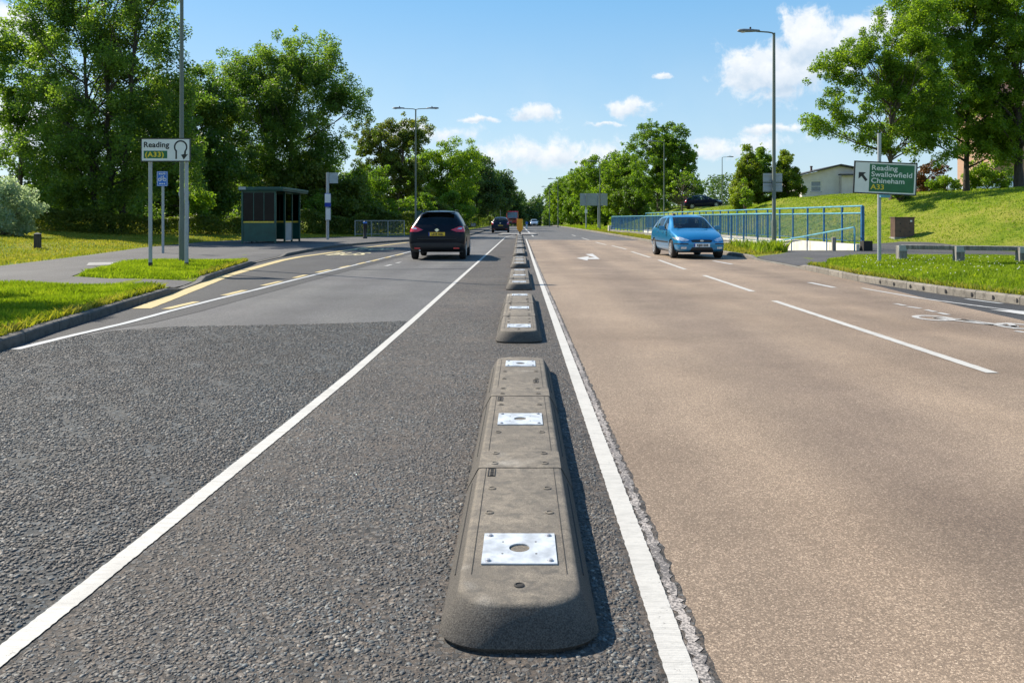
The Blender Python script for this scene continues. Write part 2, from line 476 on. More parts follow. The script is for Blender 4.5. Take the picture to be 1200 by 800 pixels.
M['grass_ground'] = grass_ground('mown grass turf')

def leafy(name, cols, trans=0.45, tcol=None, rough=0.5, nscale=0.5):
    """foliage: colour varies leaf by leaf and clump by clump"""
    m, k, out = new_mat(name)
    g = k.n('ShaderNodeNewGeometry')
    rnd = g.outputs['Random Per Island']
    nz = k.noise(g.outputs['Position'], nscale, 3, 0.6)
    f = k.math('ADD', k.math('MULTIPLY', rnd, 0.5), k.math('MULTIPLY', k.smooth(nz, 0.3, 0.7), 0.5))
    n = len(cols)
    c = k.ramp(f, [(0.08 + 0.84 * i / max(1, n - 1), cc) for i, cc in enumerate(cols)])
    d = k.n('ShaderNodeBsdfPrincipled', ins={'Roughness': rough}); k.set(d, 'Base Color', c)
    d.inputs['Specular IOR Level'].default_value = 0.35
    t = k.n('ShaderNodeBsdfTranslucent')
    tc = k.mix(1.0, c, tcol or (1.7, 1.75, 0.6), 'MULTIPLY')
    k.set(t, 0, tc)
    mx = k.n('ShaderNodeMixShader', ins={0: trans})
    k.t.links.new(d.outputs[0], mx.inputs[1]); k.t.links.new(t.outputs[0], mx.inputs[2])
    k.t.links.new(mx.outputs[0], out.inputs[0])
    return m
M['leaf_poplar'] = leafy('poplar leaves', [(0.055, 0.11, 0.024), (0.105, 0.18, 0.034), (0.20, 0.28, 0.055)], 0.55)
M['leaf_deep'] = leafy('deep green leaves', [(0.042, 0.09, 0.018), (0.08, 0.145, 0.026), (0.15, 0.215, 0.04)], 0.52)
M['leaf_ash'] = leafy('ash leaves', [(0.065, 0.13, 0.012), (0.13, 0.215, 0.02), (0.235, 0.32, 0.035)], 0.55)
M['leaf_lime'] = leafy('bright broad leaves', [(0.06, 0.12, 0.012), (0.10, 0.18, 0.018), (0.155, 0.235, 0.03)], 0.5)
M['leaf_olive'] = leafy('olive tinged leaves', [(0.055, 0.095, 0.018), (0.10, 0.145, 0.024), (0.185, 0.185, 0.035)], 0.45)
M['leaf_hedge'] = leafy('hedge leaves', [(0.055, 0.09, 0.014), (0.10, 0.14, 0.018), (0.16, 0.185, 0.03)], 0.45)
M['leaf_silver'] = leafy('silver willow leaves', [(0.19, 0.25, 0.14), (0.28, 0.35, 0.22), (0.42, 0.47, 0.33)], 0.55, (1.35, 1.45, 1.05))
M['leaf_cypress'] = leafy('golden cypress fronds', [(0.09, 0.14, 0.012), (0.15, 0.205, 0.018), (0.23, 0.28, 0.03)], 0.48)
M['leaf_far'] = leafy('distant leaves', [(0.04, 0.075, 0.028), (0.062, 0.11, 0.036), (0.09, 0.145, 0.045)], 0.45)
M['leaf_rust'] = leafy('rusty brown leaves', [(0.10, 0.045, 0.018), (0.16, 0.075, 0.025), (0.19, 0.11, 0.03)], 0.4, (1.5, 1.2, 0.7))
M['grass_blade'] = leafy('grass blades', [(0.10, 0.15, 0.008), (0.18, 0.27, 0.014), (0.31, 0.37, 0.04)], 0.5, (1.5, 1.5, 0.5), 0.6, 1.5)
M['grass_dry'] = leafy('dry grass blades', [(0.15, 0.19, 0.014), (0.25, 0.27, 0.03), (0.37, 0.32, 0.09)], 0.45, (1.4, 1.35, 0.6), 0.7, 0.8)
M['flower'] = simple('white clover heads', (0.8, 0.8, 0.72), 0.8)

def bark(name, col):
    m, k, out = new_mat(name)
    o = k.world_pos()
    mp = k.n('ShaderNodeMapping'); k.set(mp, 'Vector', o); mp.inputs['Scale'].default_value = (9, 9, 1.6)
    nz = k.noise(mp.outputs[0], 1.5, 6, 0.7)
    c = k.mix(k.smooth(nz, 0.3, 0.7), tuple(a * 0.5 for a in col), tuple(a * 1.4 for a in col))
    p = principled(k, out, Base_Color=c, Roughness=0.95)
    b = k.n('ShaderNodeBump', ins={'Strength': 0.8, 'Distance': 0.03}); k.set(b, 'Height', nz)
    k.t.links.new(b.outputs[0], p.inputs['Normal'])
    return m
M['bark'] = bark('grey brown bark', (0.11, 0.085, 0.065))
M['bark_dark'] = bark('dark bark', (0.06, 0.05, 0.04))

def galv(name, col=(0.36, 0.39, 0.41), metal=0.35, rough=0.5):
    m, k, out = new_mat(name)
    o = k.obj()
    v_ = k.n('ShaderNodeTexVoronoi', ins={'Scale': 28.0}); k.set(v_, 'Vector', o)
    sp = k.n('ShaderNodeSeparateColor'); k.set(sp, 0, v_.outputs['Color'])
    c = k.mix(k.math('MULTIPLY', sp.outputs[0], 0.4), col, tuple(a * 0.7 for a in col))
    c = k.mix(k.smooth(k.noise(o, 2.2, 5, 0.65), 0.5, 0.8), c, tuple(a * 0.75 for a in col))
    principled(k, out, Base_Color=c, Roughness=rough, Metallic=metal)
    return m
M['galv'] = galv('galvanised steel')
M['galv_green'] = galv('weathered green grey column paint', (0.13, 0.155, 0.13), 0.1, 0.55)
M['lantern'] = galv('grey lantern housing', (0.20, 0.21, 0.215), 0.2, 0.5)
M['lens'] = simple('frosted lantern bowl', (0.5, 0.5, 0.47), 0.25)
M['rail_blue'] = simple('faded blue railing paint', (0.02, 0.115, 0.25), 0.45, var=0.28, scale=4)
M['rail_top'] = simple('sun bleached blue green top rail paint', (0.105, 0.30, 0.38), 0.4, var=0.25, scale=3)
M['black'] = simple('black plastic', (0.014, 0.014, 0.016), 0.5)
M['rubber'] = simple('tyre rubber', (0.018, 0.018, 0.019), 0.85, var=0.3, scale=20)
M['sign_white'] = simple('white sign face', (0.72, 0.72, 0.70), 0.35, var=0.05, scale=3)
M['sign_green'] = simple('green sign face', (0.005, 0.115, 0.042), 0.35, var=0.12, scale=3)
M['sign_yellow'] = simple('yellow sign lettering', (0.78, 0.55, 0.02), 0.4, var=0.05)
M['sign_black'] = simple('black sign lettering', (0.012, 0.012, 0.014), 0.45)
M['sign_blue'] = simple('blue sign face', (0.012, 0.13, 0.50), 0.35, var=0.08, scale=3)
M['sign_back'] = simple('grey aluminium sign back', (0.30, 0.34, 0.36), 0.5, 0.3, var=0.1, scale=3)
M['shelter_green'] = simple('dark green shelter paint', (0.006, 0.062, 0.05), 0.35, var=0.2, scale=3)
M['stripe_yellow'] = simple('yellow warning strip', (0.72, 0.52, 0.05), 0.5)
M['marker_orange'] = simple('amber marker bollard plastic', (0.82, 0.33, 0.012), 0.45, var=0.15, scale=3)
M['timber'] = bark('weathered timber', (0.21, 0.20, 0.185))
M['cabinet'] = simple('brown cabinet paint', (0.10, 0.058, 0.043), 0.5, var=0.2, scale=5)
M['concrete'] = simple('painted white concrete', (0.68, 0.63, 0.53), 0.85, var=0.16, scale=2.5, bump=0.4)
M['concrete_grey'] = simple('grey concrete', (0.26, 0.25, 0.235), 0.9, var=0.25, scale=5, bump=0.5)
M['slab'] = simple('pale concrete slab', (0.27, 0.262, 0.245), 0.9, var=0.15, scale=5)
M['plate_zinc'] = simple('dull zinc plate', (0.50, 0.52, 0.54), 0.48, 0.2, var=0.26, scale=14)
M['bolt'] = simple('steel bolt', (0.42, 0.42, 0.44), 0.4, 0.5)

def rubber_block():
    m, k, out = new_mat('dusty recycled rubber')
    o = k.world_pos()
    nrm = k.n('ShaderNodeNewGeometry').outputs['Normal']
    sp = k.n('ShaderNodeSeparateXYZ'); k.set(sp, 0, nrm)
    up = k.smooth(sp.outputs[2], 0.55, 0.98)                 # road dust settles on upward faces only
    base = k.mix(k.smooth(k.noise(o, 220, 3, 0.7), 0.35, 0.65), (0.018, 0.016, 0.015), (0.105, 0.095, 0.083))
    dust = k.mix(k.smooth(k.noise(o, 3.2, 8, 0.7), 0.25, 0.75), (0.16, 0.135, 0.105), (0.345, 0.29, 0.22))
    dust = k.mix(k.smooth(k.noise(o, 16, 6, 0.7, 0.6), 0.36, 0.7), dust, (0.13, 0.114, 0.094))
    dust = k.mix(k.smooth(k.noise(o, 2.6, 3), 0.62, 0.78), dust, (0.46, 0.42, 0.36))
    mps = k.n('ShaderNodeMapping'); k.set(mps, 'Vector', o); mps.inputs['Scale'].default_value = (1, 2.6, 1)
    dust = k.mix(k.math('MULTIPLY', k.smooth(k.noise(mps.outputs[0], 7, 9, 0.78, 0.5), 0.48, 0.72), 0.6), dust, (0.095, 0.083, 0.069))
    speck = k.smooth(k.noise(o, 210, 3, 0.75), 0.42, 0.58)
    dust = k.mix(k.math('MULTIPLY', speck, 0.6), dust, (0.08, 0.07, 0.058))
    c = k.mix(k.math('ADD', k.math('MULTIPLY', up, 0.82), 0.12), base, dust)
    p = principled(k, out, Base_Color=c, Roughness=0.8)
    p.inputs['Specular IOR Level'].default_value = 0.35
    b = k.n('ShaderNodeBump', ins={'Strength': 0.7, 'Distance': 0.003}); k.set(b, 'Height', k.math('ADD', k.noise(o, 240, 3, 0.7), k.noise(o, 30, 4)))
    k.t.links.new(b.outputs[0], p.inputs['Normal'])
    return m
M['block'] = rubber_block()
M['block_groove'] = simple('dark rubber groove', (0.022, 0.02, 0.018), 0.85)

def brickwork():
    m, k, out = new_mat('orange brick wall')
    br = k.n('ShaderNodeTexBrick', ins={'Scale': 1.0, 'Mortar Size': 0.012, 'Brick Width': 0.225, 'Row Height': 0.075,
             'Color1': (0.40, 0.17, 0.085, 1), 'Color2': (0.30, 0.12, 0.06, 1), 'Mortar': (0.36, 0.31, 0.26, 1)})
    mp = k.n('ShaderNodeMapping'); k.set(mp, 'Vector', k.obj()); mp.inputs['Rotation'].default_value = (R(90), 0, 0)
    k.set(br, 'Vector', mp.outputs[0])
    c = k.mix(k.noise(k.obj(), 0.8, 4), br.outputs[0], (0.36, 0.2, 0.12))
    principled(k, out, Base_Color=c, Roughness=0.9)
    return m
M['brick'] = brickwork()
M['render_wall'] = simple('off white render', (0.60, 0.56, 0.53), 0.9, var=0.07, scale=1.5)
M['roof_grey'] = simple('dark grey roof felt', (0.06, 0.062, 0.068), 0.85, var=0.2)
M['roof_tile'] = simple('brown roof tiles', (0.12, 0.07, 0.05), 0.85, var=0.25, scale=8)
M['bus_glass'] = simple('bus glass with painted sky reflection', (0.03, 0.20, 0.38), 0.1, 0.0, var=0.3, scale=2, spec=0.8)  # the sky's reflection is put into the blue base colour
M['window_glass'] = simple('window glass', (0.10, 0.14, 0.17), 0.08, 0.0, var=0.3, scale=2, spec=0.8)
M['frame_white'] = simple('white window frame', (0.75, 0.75, 0.73), 0.45)

def car_paint(name, col, metal=0.4):
    m, k, out = new_mat(name)
    o = k.obj()
    c = k.mix(k.smooth(k.noise(o, 500, 2), 0.4, 0.6), col, tuple(min(1, a * 1.25 + 0.004) for a in col))
    sp = k.n('ShaderNodeSeparateXYZ'); k.set(sp, 0, o)
    dirt = k.math('MULTIPLY', k.smooth(sp.outputs[2], 0.55, 0.2), k.smooth(k.noise(o, 6, 5), 0.25, 0.8))
    c = k.mix(k.math('MULTIPLY', dirt, 0.06), c, (0.16, 0.14, 0.12))
    p = principled(k, out, Base_Color=c, Roughness=0.28, Metallic=metal, Coat_Weight=0.8 if max(col) > 0.1 else 0.12, Coat_Roughness=0.03)
    if max(col) < 0.1: p.inputs['Specular IOR Level'].default_value = 0.12
    return m
M['paint_blue'] = car_paint('bright blue car paint', (0.008, 0.17, 0.36))
M['paint_navy'] = car_paint('black blue car paint', (0.004, 0.005, 0.010), 0.0)
M['paint_dark'] = car_paint('dark blue grey car paint', (0.006, 0.010, 0.026), 0.0)
M['paint_silver'] = car_paint('silver car paint', (0.42, 0.45, 0.48), 0.6)
M['paint_red'] = car_paint('red vehicle paint', (0.42, 0.012, 0.02), 0.0)
M['paint_white'] = car_paint('white van paint', (0.70, 0.72, 0.75), 0.0)
def car_glass(name, tint, refl=0.7):
    m, k, out = new_mat(name)
    tr = k.n('ShaderNodeBsdfTransparent'); tr.inputs[0].default_value = (*tint, 1)
    gl = k.n('ShaderNodeBsdfGlossy', ins={'Roughness': 0.02}); gl.inputs[0].default_value = (0.9, 0.95, 1, 1)
    fr = k.n('ShaderNodeFresnel', ins={'IOR': 1.5})
    wob = k.math('ADD', k.math('MULTIPLY', k.noise(k.obj(), 2), 0.04 * refl), k.math('MULTIPLY', fr.outputs[0], refl))
    mx = k.n('ShaderNodeMixShader'); k.set(mx, 0, wob)
    k.t.links.new(tr.outputs[0], mx.inputs[1]); k.t.links.new(gl.outputs[0], mx.inputs[2])
    k.t.links.new(mx.outputs[0], out.inputs[0])
    return m
M['glass'] = car_glass('clear car glass', (0.62, 0.68, 0.68))
M['glass_dark'] = car_glass('privacy car glass', (0.03, 0.035, 0.04), 0.5)
M['shelter_glass'] = car_glass('scratched shelter glazing', (0.04, 0.044, 0.052), 0.22)
M['tail'] = simple('red tail lamp lens', (0.62, 0.012, 0.02), 0.15, var=0.3, scale=12, spec=0.8, coat=0.8)
M['head'] = simple('clear headlamp lens', (0.62, 0.66, 0.70), 0.1, 0.5, var=0.35, scale=14, spec=0.9, coat=0.8)
M['chrome'] = simple('chrome', (0.75, 0.77, 0.8), 0.12, 1.0)
M['alloy'] = simple('silver alloy', (0.52, 0.53, 0.54), 0.35, 0.6)
M['plate_yellow'] = simple('yellow number plate', (0.80, 0.52, 0.03), 0.4)
M['plate_white'] = simple('white number plate', (0.78, 0.78, 0.76), 0.4)
M['plate_blue'] = simple('blue plate band', (0.01, 0.04, 0.32), 0.4)
M['seat_cloth'] = simple('dark seat cloth', (0.03, 0.03, 0.033), 0.9)
M['skin'] = simple('skin', (0.46, 0.25, 0.17), 0.55, var=0.08)
M['shirt'] = simple('pale shirt cloth', (0.42, 0.40, 0.42), 0.85)
M['hair'] = simple('brown hair', (0.05, 0.03, 0.02), 0.6, var=0.3, scale=40)
M['wood_far'] = M['leaf_far']
# ------------------------------------------------------------ ground shape
KL = [(-4.6, -12), (-4.75, 0), (-5.04, 7.7), (-5.3, 8.95), (-5.45, 10), (-5.7, 11.6), (-6.0, 13.6), (-6.15, 14.4), (-6.55, 16.5), (-7.1, 19.5),
      (-7.85, 23.6), (-8.25, 28), (-8.6, 33), (-8.68, 36), (-8.35, 40), (-7.6, 44), (-6.8, 47.5), (-5.6, 53), (-4.5, 60), (-4.2, 66), (-4.16, 107), (-4.3, 170), (-4.6, 320)]
KR = [(8.1, -12), (7.9, 5), (7.5, 11.8), (7.2, 13.6), (7.05, 15.3), (6.98, 16.6), (7.2, 20), (7.38, 22), (7.47, 25.7), (7.36, 43), (7.6, 65), (7.8, 124), (7.6, 170), (7.2, 320)]
def kerb_x(K, y):
    return float(np.interp(y, [p[1] for p in K], [p[0] for p in K]))
def sstep(t, a, b):
    t = np.clip((t - a) / (b - a), 0, 1)
    return t * t * (3 - 2 * t)
PLAZA = [(-60, 14.2), (-60, 17.2), (-30, 18.4), (-13.2, 20.1), (-14.1, 25), (-14.6, 27.4), (-16, 33.6), (-17, 42.7), (-16.3, 47), (-12.9, 54), (-9.2, 60), (-6.6, 68),
         (-6.3, 107), (-6.4, 320), (0, 320), (0, -12), (-60, -12)]
def poly_dist(px, py, poly):
    """distance outside a polygon (0 inside)"""
    px, py = np.asarray(px, float), np.asarray(py, float)
    d = np.full(px.shape, 1e9); inside = np.zeros(px.shape, bool)
    n = len(poly)
    for i in range(n):
        x0, y0 = poly[i]; x1, y1 = poly[(i + 1) % n]
        ex, ey = x1 - x0, y1 - y0
        t = np.clip(((px - x0) * ex + (py - y0) * ey) / (ex * ex + ey * ey + 1e-12), 0, 1)
        d = np.minimum(d, np.hypot(px - x0 - t * ex, py - y0 - t * ey))
        c = (y0 > py) != (y1 > py)
        with np.errstate(divide='ignore', invalid='ignore'):
            xi = ex * (py - y0) / (ey if ey != 0 else 1e-12) + x0
        inside ^= c & (px < xi)
    return np.where(inside, 0, d), inside
_rg = np.random.default_rng(7)
_waves = [(_rg.uniform(0, 6.28), _rg.uniform(0, 6.28), f) for f in (0.21, 0.34, 0.55, 0.9, 1.4)]
def bumps(x, y):
    z = 0
    for a, b, f in _waves:
        z = z + np.sin(f * (x * math.cos(a) + y * math.sin(a)) + b) / f * 0.12
    return z
def crest(y):
    return -0.016 * np.clip(y - 170, 0, 1e9) * sstep(y, 170, 215)
def ter(x, y):
    """height of the land beside the road"""
    x = np.asarray(x, float); y = np.asarray(y, float)
    left = x < 0
    dl, _ = poly_dist(x, y, PLAZA)
    zl = 0.10 + 0.92 * sstep(dl, 0.2, 15) * (0.35 + 0.65 * sstep(y, 18, 34)) + bumps(x, y) * 0.22 * sstep(dl, 0.1, 4)
    zl = np.where((x > -12.5) & (y < 9), 0.10, zl)
    # ramps at the dropped kerbs
    kx = np.interp(y, [p[1] for p in KL], [p[0] for p in KL])
    drop = (sstep(y, 13.9, 14.5) - sstep(y, 15.6, 16.6) + sstep(y, 22.6, 23.6) - sstep(y, 27, 28.5))
    zl = zl - 0.075 * np.clip(drop, 0, 1) * (1 - sstep(kx - x, 0, 1.3))
    far = sstep(y, 75, 130)
    hgt = 1 - 0.3 * far
    foot = 12.4 - 1.2 * sstep(y, 70, 110) + 4.6 * (1 - sstep(y, 27, 50))
    wid = 12.5 - 5.2 * sstep(y, 38, 62)
    zr = 0.12 + 0.05 * sstep(x, 7.4, 10) + hgt * 2.42 * sstep(x, foot, foot + wid) + hgt * 0.95 * sstep(x, foot + wid * 0.9, foot + wid + 14) + bumps(x, y) * 0.42 * sstep(x, foot, foot + 3)
    kxr = np.interp(y, [p[1] for p in KR], [p[0] for p in KR])
    dropr = sstep(y, 20.2, 21.4) - sstep(y, 25, 26.2)
    zr = zr - 0.09 * np.clip(dropr, 0, 1) * (1 - sstep(x - kxr, 0, 1.5))
    # the cutting of the subway ramp between the two blue railings
    ramp = sstep(x, 9.35, 9.5) * (1 - sstep(x, 11.95, 12.1)) * sstep(y, 28.6, 29.0) * (1 - sstep(y, 78, 80))
    zr = zr - ramp * (0.03 + 0.085 * np.clip(y - 28.9, 0, 30))
    return np.where(left, zl, zr) + crest(y)
def terz(x, y): return float(ter(np.array([x]), np.array([y]))[0])

def strip_mesh(name, ys, xs_of_y, zf, mat, kind='structure', smooth=True):
    rows = [xs_of_y(y) for y in ys]
    nc = len(rows[0])
    X = np.array(rows); Y = np.repeat(np.array(ys)[:, None], nc, 1)
    Z = zf(X, Y)
    me = bpy.data.meshes.new(name)
    vs = np.stack([X, Y, Z], -1).reshape(-1, 3)
    fs = []
    for i in range(len(ys) - 1):
        for j in range(nc - 1):
            a = i * nc + j
            fs.append((a, a + 1, a + nc + 1, a + nc))
    me.from_pydata(vs.tolist(), [], fs)
    bm = bmesh.new(); bm.from_mesh(me)
    bmesh.ops.recalc_face_normals(bm, faces=bm.faces)
    if sum(f.normal.z for f in bm.faces) < 0: bmesh.ops.reverse_faces(bm, faces=bm.faces)
    bm.to_mesh(me); bm.free()
    return tag(link_mesh(name, me, mat, smooth=smooth), kind=kind)

ys_all = sorted(set([round(v_, 3) for v_ in list(np.arange(-12, 34, 0.4)) + list(np.arange(34, 80, 0.8)) + list(np.arange(80, 200, 4)) + list(np.arange(200, 330, 15)) + [330]]))
offs = list(np.arange(0, 14, 0.35)) + list(np.arange(14, 40, 0.9)) + [42, 46, 52, 60, 75, 100, 150, 250, 500]
# the base land reaching the horizon
me = bpy.data.meshes.new('ground')
big = 4000.0
gv, gf = [], []
gy = [-300, -60, -12, 60, 120, 180, 240, 330, 500, 900, 1600, 4000]
gx = [-4000, -600, -100, -20, 0, 20, 100, 600, 4000]
for y in gy:
    for x in gx:
        z = -0.6 + float(crest(np.array(min(y, 330.0)))) + (0 if y < 400 else 0.028 * min(y - 400, 1200))
        gv.append((x, y, z))
for i in range(len(gy) - 1):
    for j in range(len(gx) - 1):
        a = i * len(gx) + j
        gf.append((a, a + 1, a + len(gx) + 1, a + len(gx)))
me.from_pydata(gv, [], gf)
tag(link_mesh('ground', me, M['grass_ground'], smooth=True), kind='structure')
strip_mesh('left_verge', ys_all, lambda y: [kerb_x(KL, y) - 0.13 - o for o in offs], ter, M['grass_ground'])
strip_mesh('right_verge', ys_all, lambda y: [kerb_x(KR, y) + 0.13 + o for o in offs], ter, M['grass_ground'])

# ------------------------------------------------------------ carriageway
def cr(X, Y): return crest(Y)
ys_road = [-12, 0, 4, 7.7, 8.95, 10, 11.6, 13.6, 14.4, 16.5, 19.5, 22, 23.6, 25.7, 28, 33, 36, 40, 44, 47.5, 53, 60, 66, 85, 107, 124, 140, 155, 170, 180, 190, 200, 215, 230, 260, 330]
strip_mesh('road', ys_road, lambda y: [kerb_x(KL, y), -2, 0.45, 4, kerb_x(KR, y)], cr, M['asphalt_smooth'], smooth=False)

def sheet(name, pts, z, mat, zf=None, res=None):
    """a flat sheet (or one draped over the land)"""
    me = bpy.data.meshes.new(name)
    bm = bmesh.new()
    vs = [bm.verts.new((p[0], p[1], 0)) for p in pts]
    f = bm.faces.new(vs)
    if f.normal.z < 0: bmesh.ops.reverse_faces(bm, faces=[f])
    if res:
        for ax in (0, 1):
            lo = min(p[ax] for p in pts); hi = max(p[ax] for p in pts)
            t = math.ceil(lo / res) * res
            while t < hi:
                no = Vector((1, 0, 0)) if ax == 0 else Vector((0, 1, 0))
                bmesh.ops.bisect_plane(bm, geom=bm.faces[:] + bm.edges[:] + bm.verts[:], dist=1e-6, plane_co=no * t, plane_no=no)
                t += res
    bmesh.ops.triangulate(bm, faces=[f for f in bm.faces if len(f.verts) > 4])
    bm.normal_update()
    for f in bm.faces:
        if f.normal.z < 0: f.normal_flip()
    if zf is not None:
        bm.verts.ensure_lookup_table()
        zz = zf(np.array([v_.co.x for v_ in bm.verts]), np.array([v_.co.y for v_ in bm.verts]))
        for v_, h in zip(bm.verts, zz): v_.co.z = float(h) + z
    else:
        for v_ in bm.verts: v_.co.z = z
    bm.to_mesh(me); bm.free()
    return tag(link_mesh(name, me, mat), kind='structure')

def ragged(pts, amp, step, seed, fixed=()):
    """subdivide an outline and roughen it"""
    rg = random.Random(seed); out = []
    n = len(pts)
    for i in range(n):
        a, b = Vector(pts[i]), Vector(pts[(i + 1) % n])
        L = (b - a).length
        m_ = max(1, int(L / step)) if i not in fixed else 1
        nrm = Vector((-(b - a).y, (b - a).x)).normalized() if L > 0 else Vector((0, 0))
        for j in range(m_):
            p = a.lerp(b, j / m_)
            if j: p = p + nrm * rg.uniform(-amp, amp)
            out.append((p.x, p.y))
    return out

MEDL = [(-1.56, -12), (-1.53, 0), (-1.51, 2.3), (-1.494, 2.67), (-1.43, 5), (-1.398, 6.49), (-1.368, 10.1), (-1.332, 19), (-1.286, 29.5), (-1.18, 57.6), (-0.75, 64), (-0.45, 69)]
REDG = [(0.44, -12), (0.435, 0), (0.446, 3.0), (0.44, 5), (0.425, 10), (0.40, 16), (0.375, 24), (0.345, 40), (0.31, 53)]
def lx(y): return float(np.interp(y, [p[1] for p in MEDL], [p[0] for p in MEDL]))
def rx(y): return float(np.interp(y, [p[1] for p in REDG], [p[0] for p in REDG]))
seamY = [(-9, 9.3), (-5.2, 9.3), (-4.6, 9.6), (-3.4, 9.55), (-2.2, 9.75), (-1.45, 10.05), (-0.6, 10.2), (0.3, 10.6)]
# coarse chipped surface of the near left lane
rgd = random.Random(12)
back = [(x_, float(np.interp(x_, [-5.02, -4.7, -4.1, -3.4, -2.2, -1.4], [8.2, 9.1, 9.45, 9.55, 9.75, 10.0])) + rgd.uniform(-0.07, 0.07)) for x_ in np.arange(-5.0, -1.42, 0.045)]
pts = [(-4.4, -12)] + [(kerb_x(KL, y) + 0.02, y) for y in (-6, 0, 4, 7.6)] + back + [(lx(y) + 0.02, y) for y in (6.5, 2.6, 0, -6)] + [(-1.5, -12)]
sheet('road_near_left_surface', pts, 0.004, M['asphalt_coarse'])
rge = random.Random(15)
# the strip between the two white lines, worn and chippy
pts = [(lx(y), y) for y in (-12, 0, 2.6, 6.5, 10.1, 19, 29.5, 57)] + [(rx(y) + 0.102 + rge.uniform(-0.009, 0.009), y) for y in list(np.arange(52, 12, -0.25)) + list(np.arange(12, 0, -0.035)) + [-12]]
sheet('road_median_surface', pts, 0.0065, M['asphalt_median'])
# dark reinstated strip in the bus bay
BAY = [gp(*p) for p in ((100, 384), (166, 368), (214, 350), (250, 338), (300, 322), (345, 308), (390, 297), (440, 289), (478, 285))]
edge_ln = [(-4.95, 7.77), (-4.93, 8.56), (-4.86, 9.76), (-4.89, 11.1), (-4.88, 12.6), (-4.83, 14.4), (-4.82, 16), (-4.75, 20), (-4.65, 24.1), (-4.5, 30.3), (-4.35, 40), (-4.2, 52)]
def ex(y): return float(np.interp(y, [p[1] for p in edge_ln], [p[0] for p in edge_ln]))
pts = [(kerb_x(KL, y) + 0.015, y) for y in (8.2, 8.95, 10, 11.6, 13.6, 14.4, 16.5, 19.5, 23.6, 28, 33, 36, 40, 44, 47.5, 53)] + [(ex(y) + 0.42, y) for y in (52, 40, 30, 20, 16, 12.6, 11)] + [(ex(9.8) + 0.3, 9.8), (-4.85, 9.0)]
sheet('bus_bay_surface', pts, 0.0035, M['asphalt_dark'])
# buff dressing of the right carriageway
pts = [(rx(y) + 0.08, y) for y in (-12, -4, 0, 2, 4, 8, 14, 22, 32, 51)] + [(kerb_x(KR, y) - 0.02, y) for y in (50, 43, 25.7, 22, 20, 16.6)] + [(6.86, 15.3), (6.62, 13.4), (6.45, 11.6), (6.3, 9.5), (6.15, 6), (6.1, -12)]
sheet('road_buff_surface', pts, 0.005, M['asphalt_brown'])
# dark strip along the right kerb
pts = [(6.1, -12), (6.15, 6), (6.3, 9.5), (6.45, 11.6), (6.62, 13.4), (6.86, 15.3), (6.95, 16.5)] + [(kerb_x(KR, y) - 0.01, y) for y in (16.4, 15.3, 13.6, 11.8, 5, -12)]
sheet('kerbside_drain_surface', pts, 0.0035, M['asphalt_dark'])
# sealed joints in the left lane
for nm, y0, y1, w in (('road_joint', 20.3, 20.6, 0.10), ('road_joint', 27.3, 27.0, 0.09)):
    sheet(nm, ragged([(-4.4, y0), (-1.4, y1), (-1.4, y1 + w), (-4.4, y0 + w)], 0.02, 0.3, 5), 0.006, M['seam'])

# ------------------------------------------------------------ painted markings
def line_on(name, path, w, mat, z=0.009, amp=0.006, step=0.12, seed=1, ends=True):
    P = [Vector(p) for p in path]
    L, Rr = [], []
    fine = []
    for i in range(len(P) - 1):
        d = (P[i + 1] - P[i]).length
        st = step if P[i].y < 14 else step * 4
        n = max(1, int(d / st))
        for j in range(n): fine.append(P[i].lerp(P[i + 1], j / n))
    fine.append(P[-1])
    rg = random.Random(seed)
    for i, p in enumerate(fine):
        t = (fine[min(i + 1, len(fine) - 1)] - fine[max(i - 1, 0)]).normalized()
        nr = Vector((-t.y, t.x))
        L.append(p + nr * (w / 2 + rg.uniform(-amp, amp))); Rr.append(p - nr * (w / 2 + rg.uniform(-amp, amp)))
    vs = [(p.x, p.y, z) for p in L] + [(p.x, p.y, z) for p in Rr]
    n = len(L)
    fs = [(i, n + i, n + i + 1, i + 1) for i in range(n - 1)]
    me = bpy.data.meshes.new(name); me.from_pydata(vs, [], fs); me.update()
    bm = bmesh.new(); bm.from_mesh(me)
    for f in bm.faces:
        f.normal_update()
        if f.normal.z < 0: f.normal_flip()
    bm.to_mesh(me); bm.free()
    return tag(link_mesh(name, me, mat), kind='structure')
line_on('median_edge_line', [(x, y) for x, y in MEDL[:-2]] , 0.078, M['white_paint'], 0.0105, 0.0022, 0.016, 1)
line_on('median_edge_line', [(-1.18, 58.6), (-0.9, 63), (-0.5, 68), (-0.42, 71)], 0.10, M['old_white'], 0.0105, 0.003, 0.2, 2)
line_on('carriageway_edge_line', REDG, 0.084, M['white_paint'], 0.0105, 0.0022, 0.016, 3)
line_on('broken_old_line', [(rx(y) + 0.068, y) for y in (-4, 0, 3, 6, 9, 13, 18, 26)], 0.036, M['worn_white'], 0.0085, 0.012, 0.02, 4)
line_on('carriageway_edge_line', [gp(614.0, 266.5), gp(625, 277.3)], 0.13, M['old_white'], 0.0105, 0.003, 0.4, 5)
line_on('bay_edge_line', edge_ln[:-1], 0.10, M['grey_white'], 0.009, 0.004, 0.1, 6)
for a, b in (((1163, 438), (907, 353)), ((882, 342), (825, 323)), ((803, 316), (772, 305)), ((762, 302), (740, 295)), ((734, 292.3), (717, 288)), ((710.4, 287), (698, 284)), ((690, 281.3), (682, 279)), ((674.5, 276.8), (670, 275.3))):
    line_on('lane_dash', [gp(*a), gp(*b)], 0.105, M['white_paint'], 0.010, 0.004, 0.08, int(a[0]))
line_on('cycle_lane_dash', [gp(978, 337.5), gp(948, 331.4)], 0.11, M['old_white'], 0.010, 0.004, 0.08, 31)
